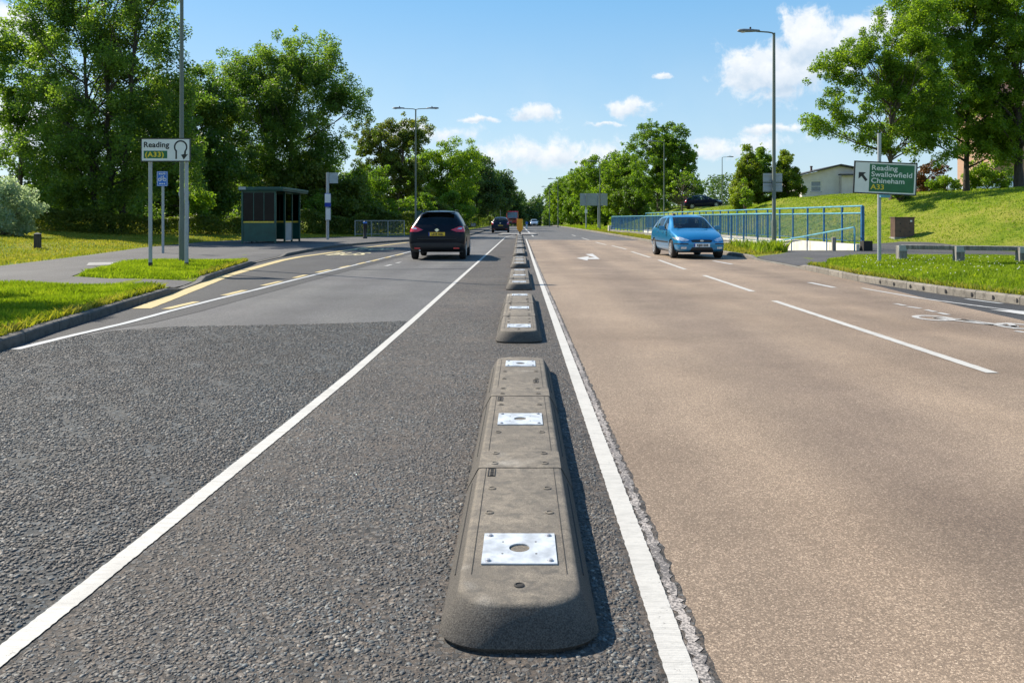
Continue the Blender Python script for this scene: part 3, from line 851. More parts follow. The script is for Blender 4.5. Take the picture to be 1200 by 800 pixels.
line_on('cycle_lane_dash', [gp(858, 310), gp(836, 306)], 0.11, M['old_white'], 0.010, 0.004, 0.08, 32)
for a, b in (((1061, 358.6), (1049, 356.4)), ((1079.5, 362), (1063, 359.7)), ((1096, 366), (1085, 363.6)), ((1112, 369.5), (1100, 367)), ((1206, 391), (1190, 388.6))):
    line_on('cycle_lane_dash', [gp(*a), gp(*b)], 0.075, M['old_white'], 0.010, 0.008, 0.06, int(a[0]))
# hatching at the widening beside the kerb
line_on('kerbside_line', [gp(1010, 338), gp(1075, 349.5), gp(1172, 362.5), gp(1215, 368)], 0.07, M['old_white'], 0.010, 0.012, 0.08, 41)
line_on('kerbside_line', [gp(1132, 350.8), gp(1174, 356.3)], 0.09, M['grey_white'], 0.010, 0.006, 0.08, 42)
sheet('kerbside_patch', ragged(gps([(1160, 363.6), (1215, 366), (1230, 372), (1200, 369.5)]), 0.02, 0.12, 8), 0.0115, M['old_white'])
# cycle symbol on the road
MKC = thing('cycle_marking', None, None); del_root = MKC
def flat_ring(mb, c, r0, r1, sx, sy, z, n=20):
    vs, fs = [], []
    for j in range(n):
        t = 2 * math.pi * j / n
        vs.append((c[0] + sx * r0 * math.cos(t), c[1] + sy * r0 * math.sin(t), z)); vs.append((c[0] + sx * r1 * math.cos(t), c[1] + sy * r1 * math.sin(t), z))
    for j in range(n):
        a, b = 2 * j, 2 * ((j + 1) % n)
        fs.append((a, a + 1, b + 1, b))
    mb.add(vs, fs)
def flat_bar(mb, p, q, w, z):
    p, q = Vector(p), Vector(q); t = (q - p).normalized(); nr = Vector((-t.y, t.x)) * w / 2
    mb.add([(*(p + nr), z), (*(q + nr), z), (*(q - nr), z), (*(p - nr), z)], [(0, 1, 2, 3)])
bpy.data.objects.remove(MKC)
mb = MB()
cx_, cy_ = 5.62, 9.8
flat_ring(mb, (cx_ - 0.30, cy_ + 0.45), 0.16, 0.24, 1, 1.25, 0.0102)
flat_ring(mb, (cx_ + 0.30, cy_ - 0.35), 0.16, 0.24, 1, 1.25, 0.0102)
for p, q in (((-.30, .45), (-.02, .30)), ((-.02, .30), (.06, -.25)), ((.06, -.25), (-.30, .45)), ((.06, -.25), (.30, -.35)), ((-.02, .30), (.22, -.42)), ((.22, -.42), (.36, -.05)), ((.10, -.55), (.32, -.60))):
    flat_bar(mb, (cx_ + p[0], cy_ + p[1]), (cx_ + q[0], cy_ + q[1]), 0.075, 0.0118)
o = link_mesh('cycle_marking', mb.mesh('cycle_marking'), M['cycle_paint']); tag(o, kind='structure')
# turn arrow
sheet('arrow_marking', gps([(675.5, 302.8), (690, 300.4), (689.5, 302.2), (697, 302.2), (686, 298.2), (694.5, 297.6), (703, 303.9), (689, 304.0), (688.5, 305.6)]), 0.010, M['old_white'])
# yellow lines of the bus stop
yl = gps([(166, 362), (214, 343.5), (262, 324.5), (300, 313.5), (330, 305.3), (352, 301), (380, 297.3), (430, 290), (478, 284.2)])
line_on('bus_stop_line', yl, 0.26, M['yellow_paint'], 0.009, 0.006, 0.15, 50)
for a, b in (((196, 362.6), (232, 354)), ((264, 346.5), (288, 340.5)), ((309, 335), (330, 330)), ((346, 326), (360, 322.4)), ((372, 319.6), (388, 316.2)), ((399, 314.2), (411, 311.6)), ((420, 309.8), (429, 307.6)), ((436, 306.4), (444, 304.2)), ((452, 302.4), (458, 301)), ((464, 299.6), (473, 297.4))):
    line_on('bay_dash', [Vector(gp(*a)) + Vector((-0.02, 0)), Vector(gp(*b)) + Vector((-0.02, 0))], 0.13, M['yellow_paint'], 0.0095, 0.006, 0.15, int(a[0]))
line_on('bay_dash', [gp(452, 312), gp(459, 310.5)], 0.10, M['old_white'], 0.0095, 0.01, 0.15, 61)
line_on('bay_dash', [gp(465, 308.5), gp(470, 307.5)], 0.10, M['old_white'], 0.0095, 0.01, 0.15, 62)
for word, y0, x0 in (('BUS', 28.6, -6.45), ('STOP', 33.4, -6.5)):
    me = text_mesh(word, 1.0, 0.0, 0.01, 'CENTER')
    me.transform(Matrix.Diagonal((0.8 if word == 'BUS' else 0.72, 3.2, 1, 1)))
    o = link_mesh('bus_stop_lettering', me, M['faded_yellow']); o.location = (x0, y0, 0.010); tag(o, kind='structure')

# ------------------------------------------------------------ kerbs
def kerb(name, K, side, mat, hfun, ys):
    """side = -1 left of the road, +1 right"""
    prof = [(0, -0.05), (0.0, 0.80), (0.012, 0.93), (0.035, 1.0), (0.128, 1.0), (0.128, -0.05)]
    vs, fs = [], []
    for y in ys:
        x = kerb_x(K, y); h = hfun(y); z0 = float(crest(np.array(y)))
        for dx, dz in prof: vs.append((x + side * dx, y, z0 + dz * h))
    n = len(prof)
    for i in range(len(ys) - 1):
        for j in range(n - 1): fs.append((i * n + j, i * n + j + 1, (i + 1) * n + j + 1, (i + 1) * n + j))
    me = bpy.data.meshes.new(name); me.from_pydata(vs, [], fs)
    bm = bmesh.new(); bm.from_mesh(me); bmesh.ops.recalc_face_normals(bm, faces=bm.faces)
    f = max(bm.faces, key=lambda f: f.calc_center_median().z)
    if f.normal.z < 0: bmesh.ops.reverse_faces(bm, faces=bm.faces)
    bm.to_mesh(me); bm.free()
    return tag(link_mesh(name, me, mat), kind='structure')
ysk = sorted(set([round(a, 2) for a in list(np.arange(-12, 60, 0.5)) + list(np.arange(60, 330, 5))]))
def hl(y): return float(0.115 - 0.085 * np.clip(sstep(y, 13.7, 14.3) - sstep(y, 15.8, 16.6) + sstep(y, 22.6, 23.4) - sstep(y, 27, 28.2), 0, 1))
def hr(y): return float(0.135 - 0.10 * np.clip(sstep(y, 20.2, 21.2) - sstep(y, 25.2, 26.2), 0, 1))
kerb('left_kerb', KL, -1, M['kerb_dark'], hl, ysk)
kr_ = kerb('right_kerb', KR, 1, M['kerb'], hr, ysk)
# round drain mouths in the right kerb face
for px, py in ((1044.6, 330.6), (1057.6, 333), (1074.9, 335.8), (1087, 338), (1106.7, 341.7), (1128.5, 345.6), (1152.9, 348.8), (1179.8, 352.4)):
    yy = (EYE - 0.055) * FPX / (py - 258)
    mb = MB(); mb.lathe((kerb_x(KR, yy) - 0.003, yy, 0.058), [(0.036, 0.0), (0.036, 0.02)], 14, 'X')
    mb.build('drain_hole', M['black'], kr_)

# ------------------------------------------------------------ footways
P = [(-60, 14.6), (-60, 17.3), (-30, 18.5), (-13.2, 20.1), (-14.1, 25), (-14.6, 27.4), (-16, 33.6), (-17, 42.7), (-16.3, 47), (-12.9, 54), (-9.2, 60), (-6.6, 68), (-6.3, 107), (-6.4, 200)]
P = P + [(kerb_x(KL, y) - 0.125, y) for y in (200, 107, 66, 60, 53, 47.5, 44, 40, 36, 33, 30, 28, 26, 24.5, 23.6)]
P = P + [(-8.3, 23.2), (-9.6, 22.9), (-11.0, 22.4), (-10.6, 20.4), (-9.9, 18), (-9.3, 16.4), (-8.2, 15.75), (-6.75, 15.9)] + [(kerb_x(KL, y) - 0.125, y) for y in (15.8, 15, 14.3)] + [(-6.5, 14.15), (-8, 14.3), (-12, 14.5), (-20, 14.5)]
sheet('footway', P, 0.012, M['footway'], ter, 1.0)
sheet('concrete_slab', gps([(101, 312), (104, 308.6), (144, 307.6), (146, 310.5)], 0.1), 0.02, M['slab'], ter, 1.0)
P = [(kerb_x(KR, y) + 0.125, y) for y in (20.6, 21.5, 22.5, 23.5, 24.5, 25.6)] + [(8.6, 26.3), (9.3, 27.6), (9.35, 28.55), (12.2, 28.55), (12.3, 33), (14.5, 36), (17.4, 36.4), (19.4, 31), (26, 29), (60, 27), (60, 22), (26, 23.4), (15.3, 24), (12.2, 24.6), (10.3, 24.4), (8.9, 23.0), (8.2, 21.4)]
sheet('footway', P, 0.012, M['footway'], ter, 1.0)
sheet('ramp_floor', [(9.5, 28.6), (11.95, 28.6), (11.95, 78), (9.5, 78)], 0.012, M['concrete_grey'], ter, 1.0)
sheet('footway', [(9.4, 92), (10.6, 92), (12.5, 118), (11.2, 118)], 0.02, M['slab'], ter, 2.0)

# ------------------------------------------------------------ grass blades
def scatter(poly, n, rng, zf=ter, sight=True):
    xs = [p[0] for p in poly]; yy = [p[1] for p in poly]
    out = []
    tot = 0
    while tot < n:
        x = rng.uniform(min(xs), max(xs), n * 2); y = rng.uniform(min(yy), max(yy), n * 2)
        _, ins = poly_dist(x, y, poly)
        if sight: ins &= (x > -0.74 * y - 1.5) & (x < 0.74 * y + 1.5)
        x, y = x[ins], y[ins]
        out.append(np.stack([x, y, zf(x, y)], 1)); tot += len(x)
        if len(x) == 0: break
    return np.concatenate(out)[:n]
def np_mesh(name, V, F):
    """V (n,3), F (m,k) with k the same for all faces"""
    me = bpy.data.meshes.new(name)
    m_, kk = F.shape
    me.vertices.add(len(V)); me.vertices.foreach_set('co', V.astype(np.float32).ravel())
    me.loops.add(m_ * kk); me.loops.foreach_set('vertex_index', F.astype(np.int32).ravel())
    me.polygons.add(m_); me.polygons.foreach_set('loop_start', np.arange(0, m_ * kk, kk, dtype=np.int32))
    try: me.polygons.foreach_set('loop_total', np.full(m_, kk, dtype=np.int32))
    except Exception: pass
    me.update(calc_edges=True)
    return me
def blades(name, pts, h, w, rng, mat, lean=0.5, clump=0.0):
    n = len(pts)
    a = rng.uniform(0, 2 * math.pi, n)
    hh = h * rng.uniform(0.45, 1.25, n); ww = w * rng.uniform(0.7, 1.3, n)
    if clump:
        hh *= 0.6 + 0.8 * (0.5 + 0.5 * np.sin(pts[:, 0] * 2.1 + np.sin(pts[:, 1] * 1.3) * 2) * np.sin(pts[:, 1] * 1.7))
    d = np.stack([np.cos(a), np.sin(a), np.zeros(n)], 1)
    t = rng.uniform(0, 2 * math.pi, n); l = rng.uniform(0.05, lean, n) * hh
    tip = pts + np.stack([np.cos(t) * l, np.sin(t) * l, hh], 1)
    mid = pts + np.stack([np.cos(t) * l * 0.3, np.sin(t) * l * 0.3, hh * 0.55], 1)
    V = np.stack([pts - d * ww[:, None] / 2 - [0, 0, 0.01], pts + d * ww[:, None] / 2 - [0, 0, 0.01], mid + d * ww[:, None] * 0.4, tip, mid - d * ww[:, None] * 0.4], 1).reshape(-1, 3)
    i = np.arange(n)[:, None] * 5
    me = np_mesh(name, V, i + np.array([[0, 1, 2, 3, 4]]))
    return tag(link_mesh(name, me, mat), kind='stuff')
rng = np.random.default_rng(11)
# foreground corner on the left
G1 = [(kerb_x(KL, y) - 0.12, y) for y in (5.5, 7.7, 8.95, 10, 11.6, 12.8)] + [(-6.1, 13.5), (-6.6, 14.1), (-8, 14.25), (-12, 14.45), (-18, 14.5), (-18, 5.5)]
tag(blades('grass', scatter(G1, 75000, rng), 0.08, 0.012, rng, M['grass_blade'], 0.8, 1), kind='stuff')
G2 = [(kerb_x(KL, y) - 0.12, y) for y in (16.4, 17.5, 19.5, 22.6)] + [(-8.3, 23.1), (-9.6, 22.8), (-10.9, 22.3), (-10.5, 20.4), (-9.8, 18), (-9.2, 16.5), (-8.2, 15.85), (-6.9, 16.0)]
blades('grass', scatter(G2, 32000, rng), 0.085, 0.016, rng, M['grass_blade'], 0.8, 1)
G3 = [(-45, 18.2), (-30, 18.7), (-13.3, 20.3), (-14.2, 25), (-14.7, 27.4), (-16.1, 33.6), (-17.1, 42.7), (-16.4, 47), (-13, 54.2), (-9.2, 60.2), (-6.7, 68), (-6.5, 80), (-10, 80), (-20, 62), (-40, 55)]
blades('grass', scatter(G3, 90000, rng), 0.075, 0.03, rng, M['grass_dry'], 0.9, 1)
G4 = [(kerb_x(KR, y) + 0.12, y) for y in (9, 11.8, 13.6, 15.3, 16.6, 18.5, 20.4)] + [(8.2, 21.3), (8.9, 22.9), (10.3, 24.2), (12.2, 24.4), (15.3, 23.8), (22, 23.2), (22, 9)]
blades('grass', scatter(G4, 95000, rng), 0.075, 0.015, rng, M['grass_blade'], 0.8, 1)
G5 = [(kerb_x(KR, y) + 0.12, y) for y in (26, 30, 40, 55, 75, 90)] + [(9.4, 90), (9.3, 76), (9.4, 60), (9.3, 28), (8.5, 26.5)]
blades('grass', scatter(G5, 22000, rng), 0.12, 0.03, rng, M['grass_dry'], 0.8, 1)
G6 = [(12.2, 33.2), (14.4, 36.2), (17.4, 36.6), (19.5, 31.2), (26, 29.2), (50, 27.6), (50, 60), (34, 78), (14, 78), (12.2, 60)]
blades('grass', scatter(G6, 110000, rng), 0.065, 0.032, rng, M['grass_blade'], 0.8, 1)
G7 = [(7.9, 90), (16, 90), (24, 130), (24, 170), (7.9, 170)]
blades('grass', scatter(G7, 20000, rng), 0.16, 0.09, rng, M['grass_blade'], 0.8, 1)
# loose and bedded stone chippings standing proud of the worn near surface
def chippings(n, rng):
    u = rng.uniform(0, 1, n * 4) ** 0.92
    y = 1.75 * (10.6 / 1.75) ** u
    x = rng.uniform(-5.3, 0.62, n * 4)
    lxx = np.interp(y, [p[1] for p in MEDL], [p[0] for p in MEDL]); rxx = np.interp(y, [p[1] for p in REDG], [p[0] for p in REDG])
    keep = (np.abs(x - lxx) > 0.062) & (x < rxx - 0.066) & (x > -0.70 * y - 0.1)
    keep &= ~((np.abs(x + 0.007) < 0.255) & (y > 2.30) & (y < 6.76))
    nl = np.array([(-4.4, -12), (-4.8, 0), (-5.02, 7.6), (-5.02, 8.2), (-4.7, 9.1), (-4.1, 9.45), (-3.4, 9.55), (-2.2, 9.75), (-1.40, 10.0), (-0.6, 10.2), (0.3, 10.6), (0.6, 10.6), (0.6, -12)])
    keep &= poly_dist(x, y, [tuple(p) for p in nl])[1]
    keep &= ~((np.abs(x + 0.02) < 0.26) & (y > 8.1))
    keep &= (np.abs(x - np.interp(y, [p[1] for p in edge_ln], [p[0] for p in edge_ln])) > 0.07) | (y < 7.7)
    wob = np.sin(x * 7 + np.sin(y * 5) * 1.5) * np.sin(y * 6 + x * 3) + 0.5 * np.sin(x * 19 + y * 13)
    keep &= rng.uniform(-1.2, 1.0, n * 4) < wob + 0.45
    x, y = x[keep][:n], y[keep][:n]
    n = len(x)
    K = 6
    s = 0.0035 + 0.0095 * rng.uniform(0, 1, n) ** 1.5
    a0 = rng.uniform(0, 2 * math.pi, n)
    el_ = rng.uniform(0.45, 0.9, n)
    th = np.sort(rng.uniform(-0.35, 0.35, (n, K)) + np.arange(K) * 2 * math.pi / K, 1)
    rr = s[:, None] * rng.uniform(0.72, 1.2, (n, K))
    px, py = rr * np.cos(th), rr * np.sin(th) * el_[:, None]
    ca, sa = np.cos(a0)[:, None], np.sin(a0)[:, None]
    qx, qy = px * ca - py * sa, px * sa + py * ca
    h = rng.uniform(0.0006, 0.0028, n) + s * 0.06
    tx, ty = rng.normal(0, 0.1, n), rng.normal(0, 0.1, n)
    z0 = 0.0055
    top = np.stack([x[:, None] + qx * 0.86, y[:, None] + qy * 0.86, z0 + h[:, None] + qx * tx[:, None] + qy * ty[:, None]], -1)
    bot = np.stack([x[:, None] + qx, y[:, None] + qy, np.full_like(qx, z0 - 0.003)], -1)
    V = np.concatenate([bot, top], 1).reshape(-1, 3)
    base = np.arange(n)[:, None] * 2 * K
    me = bpy.data.meshes.new('road_chippings')
    sides = [[j, (j + 1) % K, K + (j + 1) % K, K + j] for j in range(K)]
    F4 = (base[:, None, :] + np.array(sides)[None]).reshape(-1, 4)
    F6 = base + np.arange(K, 2 * K)[None]
    nl = F4.size + F6.size
    me.vertices.add(len(V)); me.vertices.foreach_set('co', V.astype(np.float32).ravel())
    me.loops.add(nl); me.loops.foreach_set('vertex_index', np.concatenate([F4.ravel(), F6.ravel()]).astype(np.int32))
    me.polygons.add(len(F4) + len(F6))
    me.polygons.foreach_set('loop_start', np.concatenate([np.arange(0, F4.size, 4), F4.size + np.arange(0, F6.size, K)]).astype(np.int32))
    me.update(calc_edges=True); me.validate()
    return tag(link_mesh('road_chippings', me, M['chipping']), kind='stuff')
chippings(105000, rng)
kw = []
for K_, s_, ya_, yb_ in ((KL, -1, 6, 13.6), (KL, -1, 16.6, 22.5), (KR, 1, 9, 20.3), (KR, 1, 26.5, 70)):
    yy_ = rng.uniform(ya_, yb_, 1500); xx_ = np.interp(yy_, [p[1] for p in K_], [p[0] for p in K_]) + s_ * (0.10 + 0.14 * rng.uniform(0, 1, 1500) ** 2)
    kw.append(np.stack([xx_, yy_, ter(xx_ + s_ * 0.08, yy_)], 1))
blades('kerbside_weeds', np.concatenate(kw), 0.11, 0.02, rng, M['grass_dry'], 1.3)
# weeds by the near end of the railing and along the kerb
pw = np.concatenate([scatter([(8.0, 26.6), (9.3, 27.8), (9.3, 33), (8.6, 33)], 500, rng), scatter([(8.8, 27.6), (9.3, 27.6), (9.3, 29), (8.8, 29)], 300, rng)])
blades('weeds', pw, 0.38, 0.035, rng, M['grass_blade'], 0.8)
# clover flowers dotted in the right verge
fp = scatter([(8.0, 15), (12, 17), (14, 22), (9.5, 22), (7.6, 18)], 150, rng)
mb = MB()
for x, y, z in fp[:420]:
    zz = z + rng.uniform(0.07, 0.13)
    mb.lathe((x, y, zz), [(0.002, 0), (0.010, 0.006), (0.008, 0.015), (0.002, 0.018)], 5)
o = mb.build('clover_flowers', M['flower']); tag(o, kind='stuff')
# ------------------------------------------------------------ median separators
def separator(name, label, y0, cx):
    root = thing(name, label, 'lane separator', (cx, y0, 0), 0, 'rubber lane separator blocks down the median')
    H, IN = 0.125, 0.058
    HW = 0.243
    L = 4.42
    def outline(inset, nose=True, tail=True):
        """half outlines at one inset, rounded ends"""
        hw = HW - inset
        pts = []
        rr = 0.15 - inset * 0.4
        for s in range(0, 7):
            t = math.pi / 2 * s / 6
            pts.append((-hw + rr - rr * math.sin(t) if False else -hw + rr * (1 - math.sin(t)) , inset + 0.085 * (1 - math.cos(t)) ))
        return pts
    def ring(inset, z, ya, yb, ra, rb):
        """closed outline ya..yb, ra/rb = 1 when that end is rounded and sloped"""
        hw = HW - inset
        pts = []
        ia, ib = inset * ra * 1.12, inset * rb * 1.12
        N = 8
        rx_, ry_ = 0.17, 0.12
        if ra:
            for s in range(N + 1):
                t = math.pi / 2 * s / N
                pts.append((-hw + rx_ - rx_ * math.cos(t), ya + ia + ry_ - ry_ * math.sin(t)))
            for s in range(N, -1, -1):
                t = math.pi / 2 * s / N
                pts.append((hw - rx_ + rx_ * math.cos(t), ya + ia + ry_ - ry_ * math.sin(t)))
        else:
            pts += [(-hw, ya), (hw, ya)]
        if rb:
            for s in range(N + 1):
                t = math.pi / 2 * s / N
                pts.append((hw - rx_ + rx_ * math.cos(t), yb - ib - ry_ + ry_ * math.sin(t)))
            for s in range(N, -1, -1):
                t = math.pi / 2 * s / N
                pts.append((-hw + rx_ - rx_ * math.cos(t), yb - ib - ry_ + ry_ * math.sin(t)))
        else:
            pts += [(hw, yb), (-hw, yb)]
        return [(x, y, z) for x, y in pts]
    def module(nm, ya, yb, ra, rb, dz=0.0, grow=0.0):
        lv = [(0.012 - grow, 0.0), (0.0 - grow, 0.022), (0.004 - grow, 0.034), (IN - 0.010 - grow, H - 0.012 + dz), (IN - 0.003 - grow, H - 0.003 + dz), (IN + 0.010, H + dz)]
        vs, fs = [], []
        n = None
        for ins, z in lv:
            r_ = ring(max(ins, -0.004), z, ya, yb, ra, rb); n = len(r_); vs += r_
        for i in range(len(lv) - 1):
            for j in range(n):
                fs.append((i * n + j, i * n + (j + 1) % n, (i + 1) * n + (j + 1) % n, (i + 1) * n + j))
        fs.append(tuple(range(n))); fs.append(tuple(range((len(lv) - 1) * n, len(lv) * n)))
        m_ = MB(); m_.add(vs, fs)
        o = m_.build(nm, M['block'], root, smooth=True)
        return o
    # three bolted lengths, joined by two raised cover bands
    e1 = module('end_module', 0, 1.495, 1, 0)
    md = module('middle_module', 1.505, 2.98, 0, 0)
    e2 = module('end_module', 2.99, L, 0, 1)
    for yb in (1.36, 2.86):
        module('joint_band', yb, yb + 0.26, 0, 0, 0.003, 0.003)
    # grooves and shadow gaps along the flanks
    g = MB()
    for (ya, yb) in ((0.36, 1.28), (1.70, 2.80), (3.2, 4.1)):
        for s in (-1, 1):
            x_ = HW - 0.030
            n0 = Vector((s * 0.9, 0, 0.43))
            a = Vector((s * (x_ + 0.0015), ya, 0.078)); b = Vector((s * (x_ + 0.0015), yb, 0.078))
            g.tube([a, b], 0.004, 5)
            t_ = Vector((s * (HW - IN - 0.03), ya - 0.1, H + 0.0005)); u_ = Vector((s * (HW - IN - 0.03), yb + 0.1, H + 0.0005))
            g.tube([t_, u_], 0.0016, 4)
    g.build('groove', M['block_groove'], root)
    # fixing caps
    for yy in (0.18, 0.80, 1.08, 1.42, 1.58, 1.98, 2.62, 2.92, 3.08, 3.42, 3.70):
        for s in ((0,) if yy < 0.2 else (-1, 1)):
            zz = H + (0.003 if 1.36 < yy < 1.62 or 2.86 < yy < 3.12 else 0)
            c_ = MB(); c_.lathe((s * 0.118, yy, zz - 0.004), [(0.017, 0), (0.017, 0.0065), (0.012, 0.0085), (0.011, 0.006), (0.004, 0.0055)], 12)
            c_.build('fixing_cap', M['block_groove'] if yy < 0.2 else M['block'], root, smooth=True)
    # moulded maker panels
    for (x_, y_) in ((-0.128, 1.24), (-0.128, 2.72), (0.11, 3.28)):
        f_ = MB()
        w_, h_ = 0.034, 0.11
        for bx in ((x_ - w_ / 2, x_ - w_ / 2 + .004, y_, y_ + h_), (x_ + w_ / 2 - .004, x_ + w_ / 2, y_, y_ + h_), (x_ - w_ / 2, x_ + w_ / 2, y_, y_ + .004), (x_ - w_ / 2, x_ + w_ / 2, y_ + h_ - .004, y_ + h_)):
            f_.span(*bx, H - 0.002, H + 0.003)
        for q in range(4):
            f_.span(x_ - 0.006, x_ + 0.008, y_ + 0.015 + q * 0.022, y_ + 0.029 + q * 0.022, H - 0.002, H + 0.0028)
        f_.build('moulded_panel', M['block_groove'], root)
    # zinc plates with a round hole
    for i, yy in enumerate((0.455, 2.255, 4.02)):
        s2 = 0.127 if i < 2 else 0.118
        n = 24
        hole = [(0.036 * math.cos(2 * math.pi * j / n), 0.036 * math.sin(2 * math.pi * j / n)) for j in range(n)]
        outer = []
        for j in range(n):
            t = 2 * math.pi * j / n
            m_ = max(abs(math.cos(t)), abs(math.sin(t)))
            outer.append((s2 * math.cos(t) / m_, s2 * math.sin(t) / m_))
        vs = [(x, y + yy, z) for z in (H + 0.0005, H + 0.0055) for x, y in outer] + [(x, y + yy, z) for z in (H + 0.0005, H + 0.0055) for x, y in hole]
        fs = []
        for j in range(n):
            j2 = (j + 1) % n
            fs += [(n + j, n + j2, 3 * n + j2, 3 * n + j), (j, j2, n + j2, n + j), (2 * n + j2, 2 * n + j, 3 * n + j, 3 * n + j2)]
        m_ = MB(); m_.add(vs, fs)
        pl = m_.build('plate', M['plate_zinc'], root)
        for sx in (-1, 1):
            for sy in (-1, 1):
                b_ = MB(); b_.lathe((sx * (s2 - 0.022), yy + sy * (s2 - 0.022), H + 0.005), [(0.012, 0), (0.012, 0.0015), (0.0072, 0.0015), (0.0072, 0.006), (0.004, 0.007)], 8)
                b_.build('bolt', M['bolt'], pl)
                b_ = MB(); b_.lathe((sx * 0.058, yy + sy * 0.05, H + 0.0045), [(0.004, 0), (0.004, 0.0014)], 8)
                b_.build('screw_hole', M['block_groove'], pl)
    return root
words_n = ['nearest', 'second', 'third', 'fourth', 'fifth', 'sixth', 'seventh', 'eighth', 'ninth', 'tenth']
first = separator('traffic_separator', 'nearest rubber lane separator, its rounded dusty nose and three zinc plates filling the foreground', 2.31, -0.007)
y_sep = [2.31, 8.14, 14.3, 20.9, 27.6, 34.0, 40.4, 46.8, 53.2, 59.6]
for i, yy in enumerate(y_sep[1:], 1):
    c = copy_tree(first)
    c.location = (-0.007 - 0.0024 * yy, yy, 0)
    c['label'] = '%s rubber lane separator block counting away from the foreground one along the median' % words_n[i]

# amber marker at the far end of the separators
mk = thing('marker_bollard', 'amber marker bollard with pointed foot at the far end of the median blocks', 'bollard', (-0.12, 66.5, 0))
mb = MB(); mb.prism([(-0.08, 0.30), (0.08, 0.30), (0.26, 0.52), (0.26, 1.30), (0.22, 1.36), (-0.22, 1.36), (-0.26, 1.30), (-0.26, 0.52)], -0.06, 0.06, FRONT)
mb.build('panel', M['marker_orange'], mk, bevel=0.02)
mb = MB(); mb.lathe((0, 0, 0.02), [(0.16, 0), (0.16, 0.05), (0.07, 0.12), (0.055, 0.36)], 12); mb.build('foot', M['black'], mk, smooth=True)
mb = MB(); mb.prism([(0.18, 0.55), (0.235, 0.55), (0.235, 1.28), (0.18, 1.28)], -0.063, -0.0605, FRONT); mb.build('reflective_strip', M['stripe_yellow'], mk)
# dark island kerb ahead of it
mb = MB()
mb.prism([(-1.3, 62.0), (-1.0, 61.6), (0.9, 61.6), (1.2, 62.0), (0.9, 68), (-0.9, 68)][0:0] or [(-2.0, 67.6), (-1.6, 67.2), (1.1, 67.2), (1.4, 67.6), (1.1, 73), (-1.7, 73)], 0, 0.10)
o = mb.build('traffic_island', M['concrete_grey'], bevel=0.03); tag(o, kind='structure')
# small blue keep-left sign beyond
ks = thing('keep_left_bollard', 'small blue and white keep left bollard beyond the amber marker', 'bollard', (0.8, 118, 0))
mb = MB(); mb.span(-0.13, 0.13, -0.1, 0.1, 0, 0.75); mb.build('body', M['frame_white'], ks, bevel=0.02)
mb = MB(); mb.lathe((0, -0.104, 0.86), [(0.22, 0), (0.22, 0.03)], 18, 'Y'); mb.build('disc', M['sign_blue'], ks)

# ------------------------------------------------------------ street lamps
def lamp(name, label, x, y, h, arms=(-1,), reach=1.15, group='street lamp columns along the road', r=0.075, z=None):
    z = terz(x, y) if z is None else z
    root = thing(name, label, 'street lamp', (x, y, z - 0.03), 0, group)
    mb = MB(); mb.tube([(0, 0, 0), (0, 0, 1.15), (0, 0, 1.22), (0, 0, h * 0.6), (0, 0, h)], [r, r, r * 0.78, r * 0.68, r * 0.55], 12); mb.build('column', M['galv_green'], root, smooth=True)
    mb = MB(); mb.span(-0.04, 0.04, -r - 0.004, -r + 0.02, 0.45, 0.95); mb.build('access_door', M['galv_green'], root, bevel=0.004)
    for s in arms:
        mb = MB(); mb.tube([(0, 0, h - 0.06), (s * 0.06, 0, h + 0.0), (s * 0.2, 0, h + 0.03), (s * (reach - 0.55), 0, h + 0.06)], 0.027, 8); mb.build('arm', M['galv_green'], root, smooth=True)
        lp = []
        n = 12
        ln = MB()
        vs, fs = [], []
        st = [(-0.62, .02, .0), (-0.58, .06, .05), (-0.3, .085, .075), (0.0, .11, .085), (.15, .10, .07), (.22, .05, .04), (.24, .015, .01)]
        for (t, w, hh) in st:
            for j in range(n):
                a = 2 * math.pi * j / n
                vs.append((s * (reach - 0.25 + t + 0.18), w * math.cos(a), h + 0.075 + (hh if math.sin(a) > 0 else hh * 0.55) * math.sin(a)))
        for i in range(len(st) - 1):
            for j in range(n): fs.append((i * n + j, i * n + (j + 1) % n, (i + 1) * n + (j + 1) % n, (i + 1) * n + j))
        fs += [tuple(range(n)), tuple(range((len(st) - 1) * n, len(st) * n))]
        ln.add(vs, fs)
        l_ = ln.build('lantern', M['lantern'], root, smooth=True)
        mb = MB(); mb.lathe((s * (reach - 0.32), 0, h + 0.15), [(0.035, 0), (0.035, 0.06), (0.02, 0.075)], 8); mb.build('photocell', M['black'], l_)
        mb = MB(); mb.lathe((s * (reach - 0.05), 0, h + 0.012), [(0.03, 0.0), (0.085, 0.012), (0.1, 0.03)], 12); mb.build('bowl', M['lens'], l_, smooth=True)
    return root
lamp('street_lamp', 'tall grey green lamp column on the grass behind the white Reading sign', -9.33, 21.8, 9.2, (1,), z=0.1)
lamp('street_lamp', 'double armed lamp with two lanterns behind the black car and railing', -7.35, 55.2, 8.9, (-1, 1), 1.45, r=0.085)
lamp('street_lamp', 'single arm lamp column with two sign plates at the near end of the blue railing', 9.42, 29.6, 8.15, (-1,), 1.2, r=0.09)
lamp('street_lamp', 'lamp column rising behind the blue car and railing before the tallest roadside tree', 12.4, 69, 7.9, (-1,), 1.3)
lamp('street_lamp', 'lamp column standing beside the large blank sign back', 9.1, 92, 7.9, (-1,), 1.3, r=0.09)
lamp('street_lamp', 'taller of the two far right lamp columns against the sky', 5.9, 128, 7.8, (-1,), 1.5, r=0.1, z=0.1)
lamp('street_lamp', 'shorter farther lamp column of the far right pair', 5.6, 158, 7.8, (-1,), 1.5, r=0.11, z=0.1)
lamp('street_lamp', 'thin dark lamp on the bank above the round bushes', 25.3, 100, 6.6, (1,), 1.3, r=0.07, z=2.6)
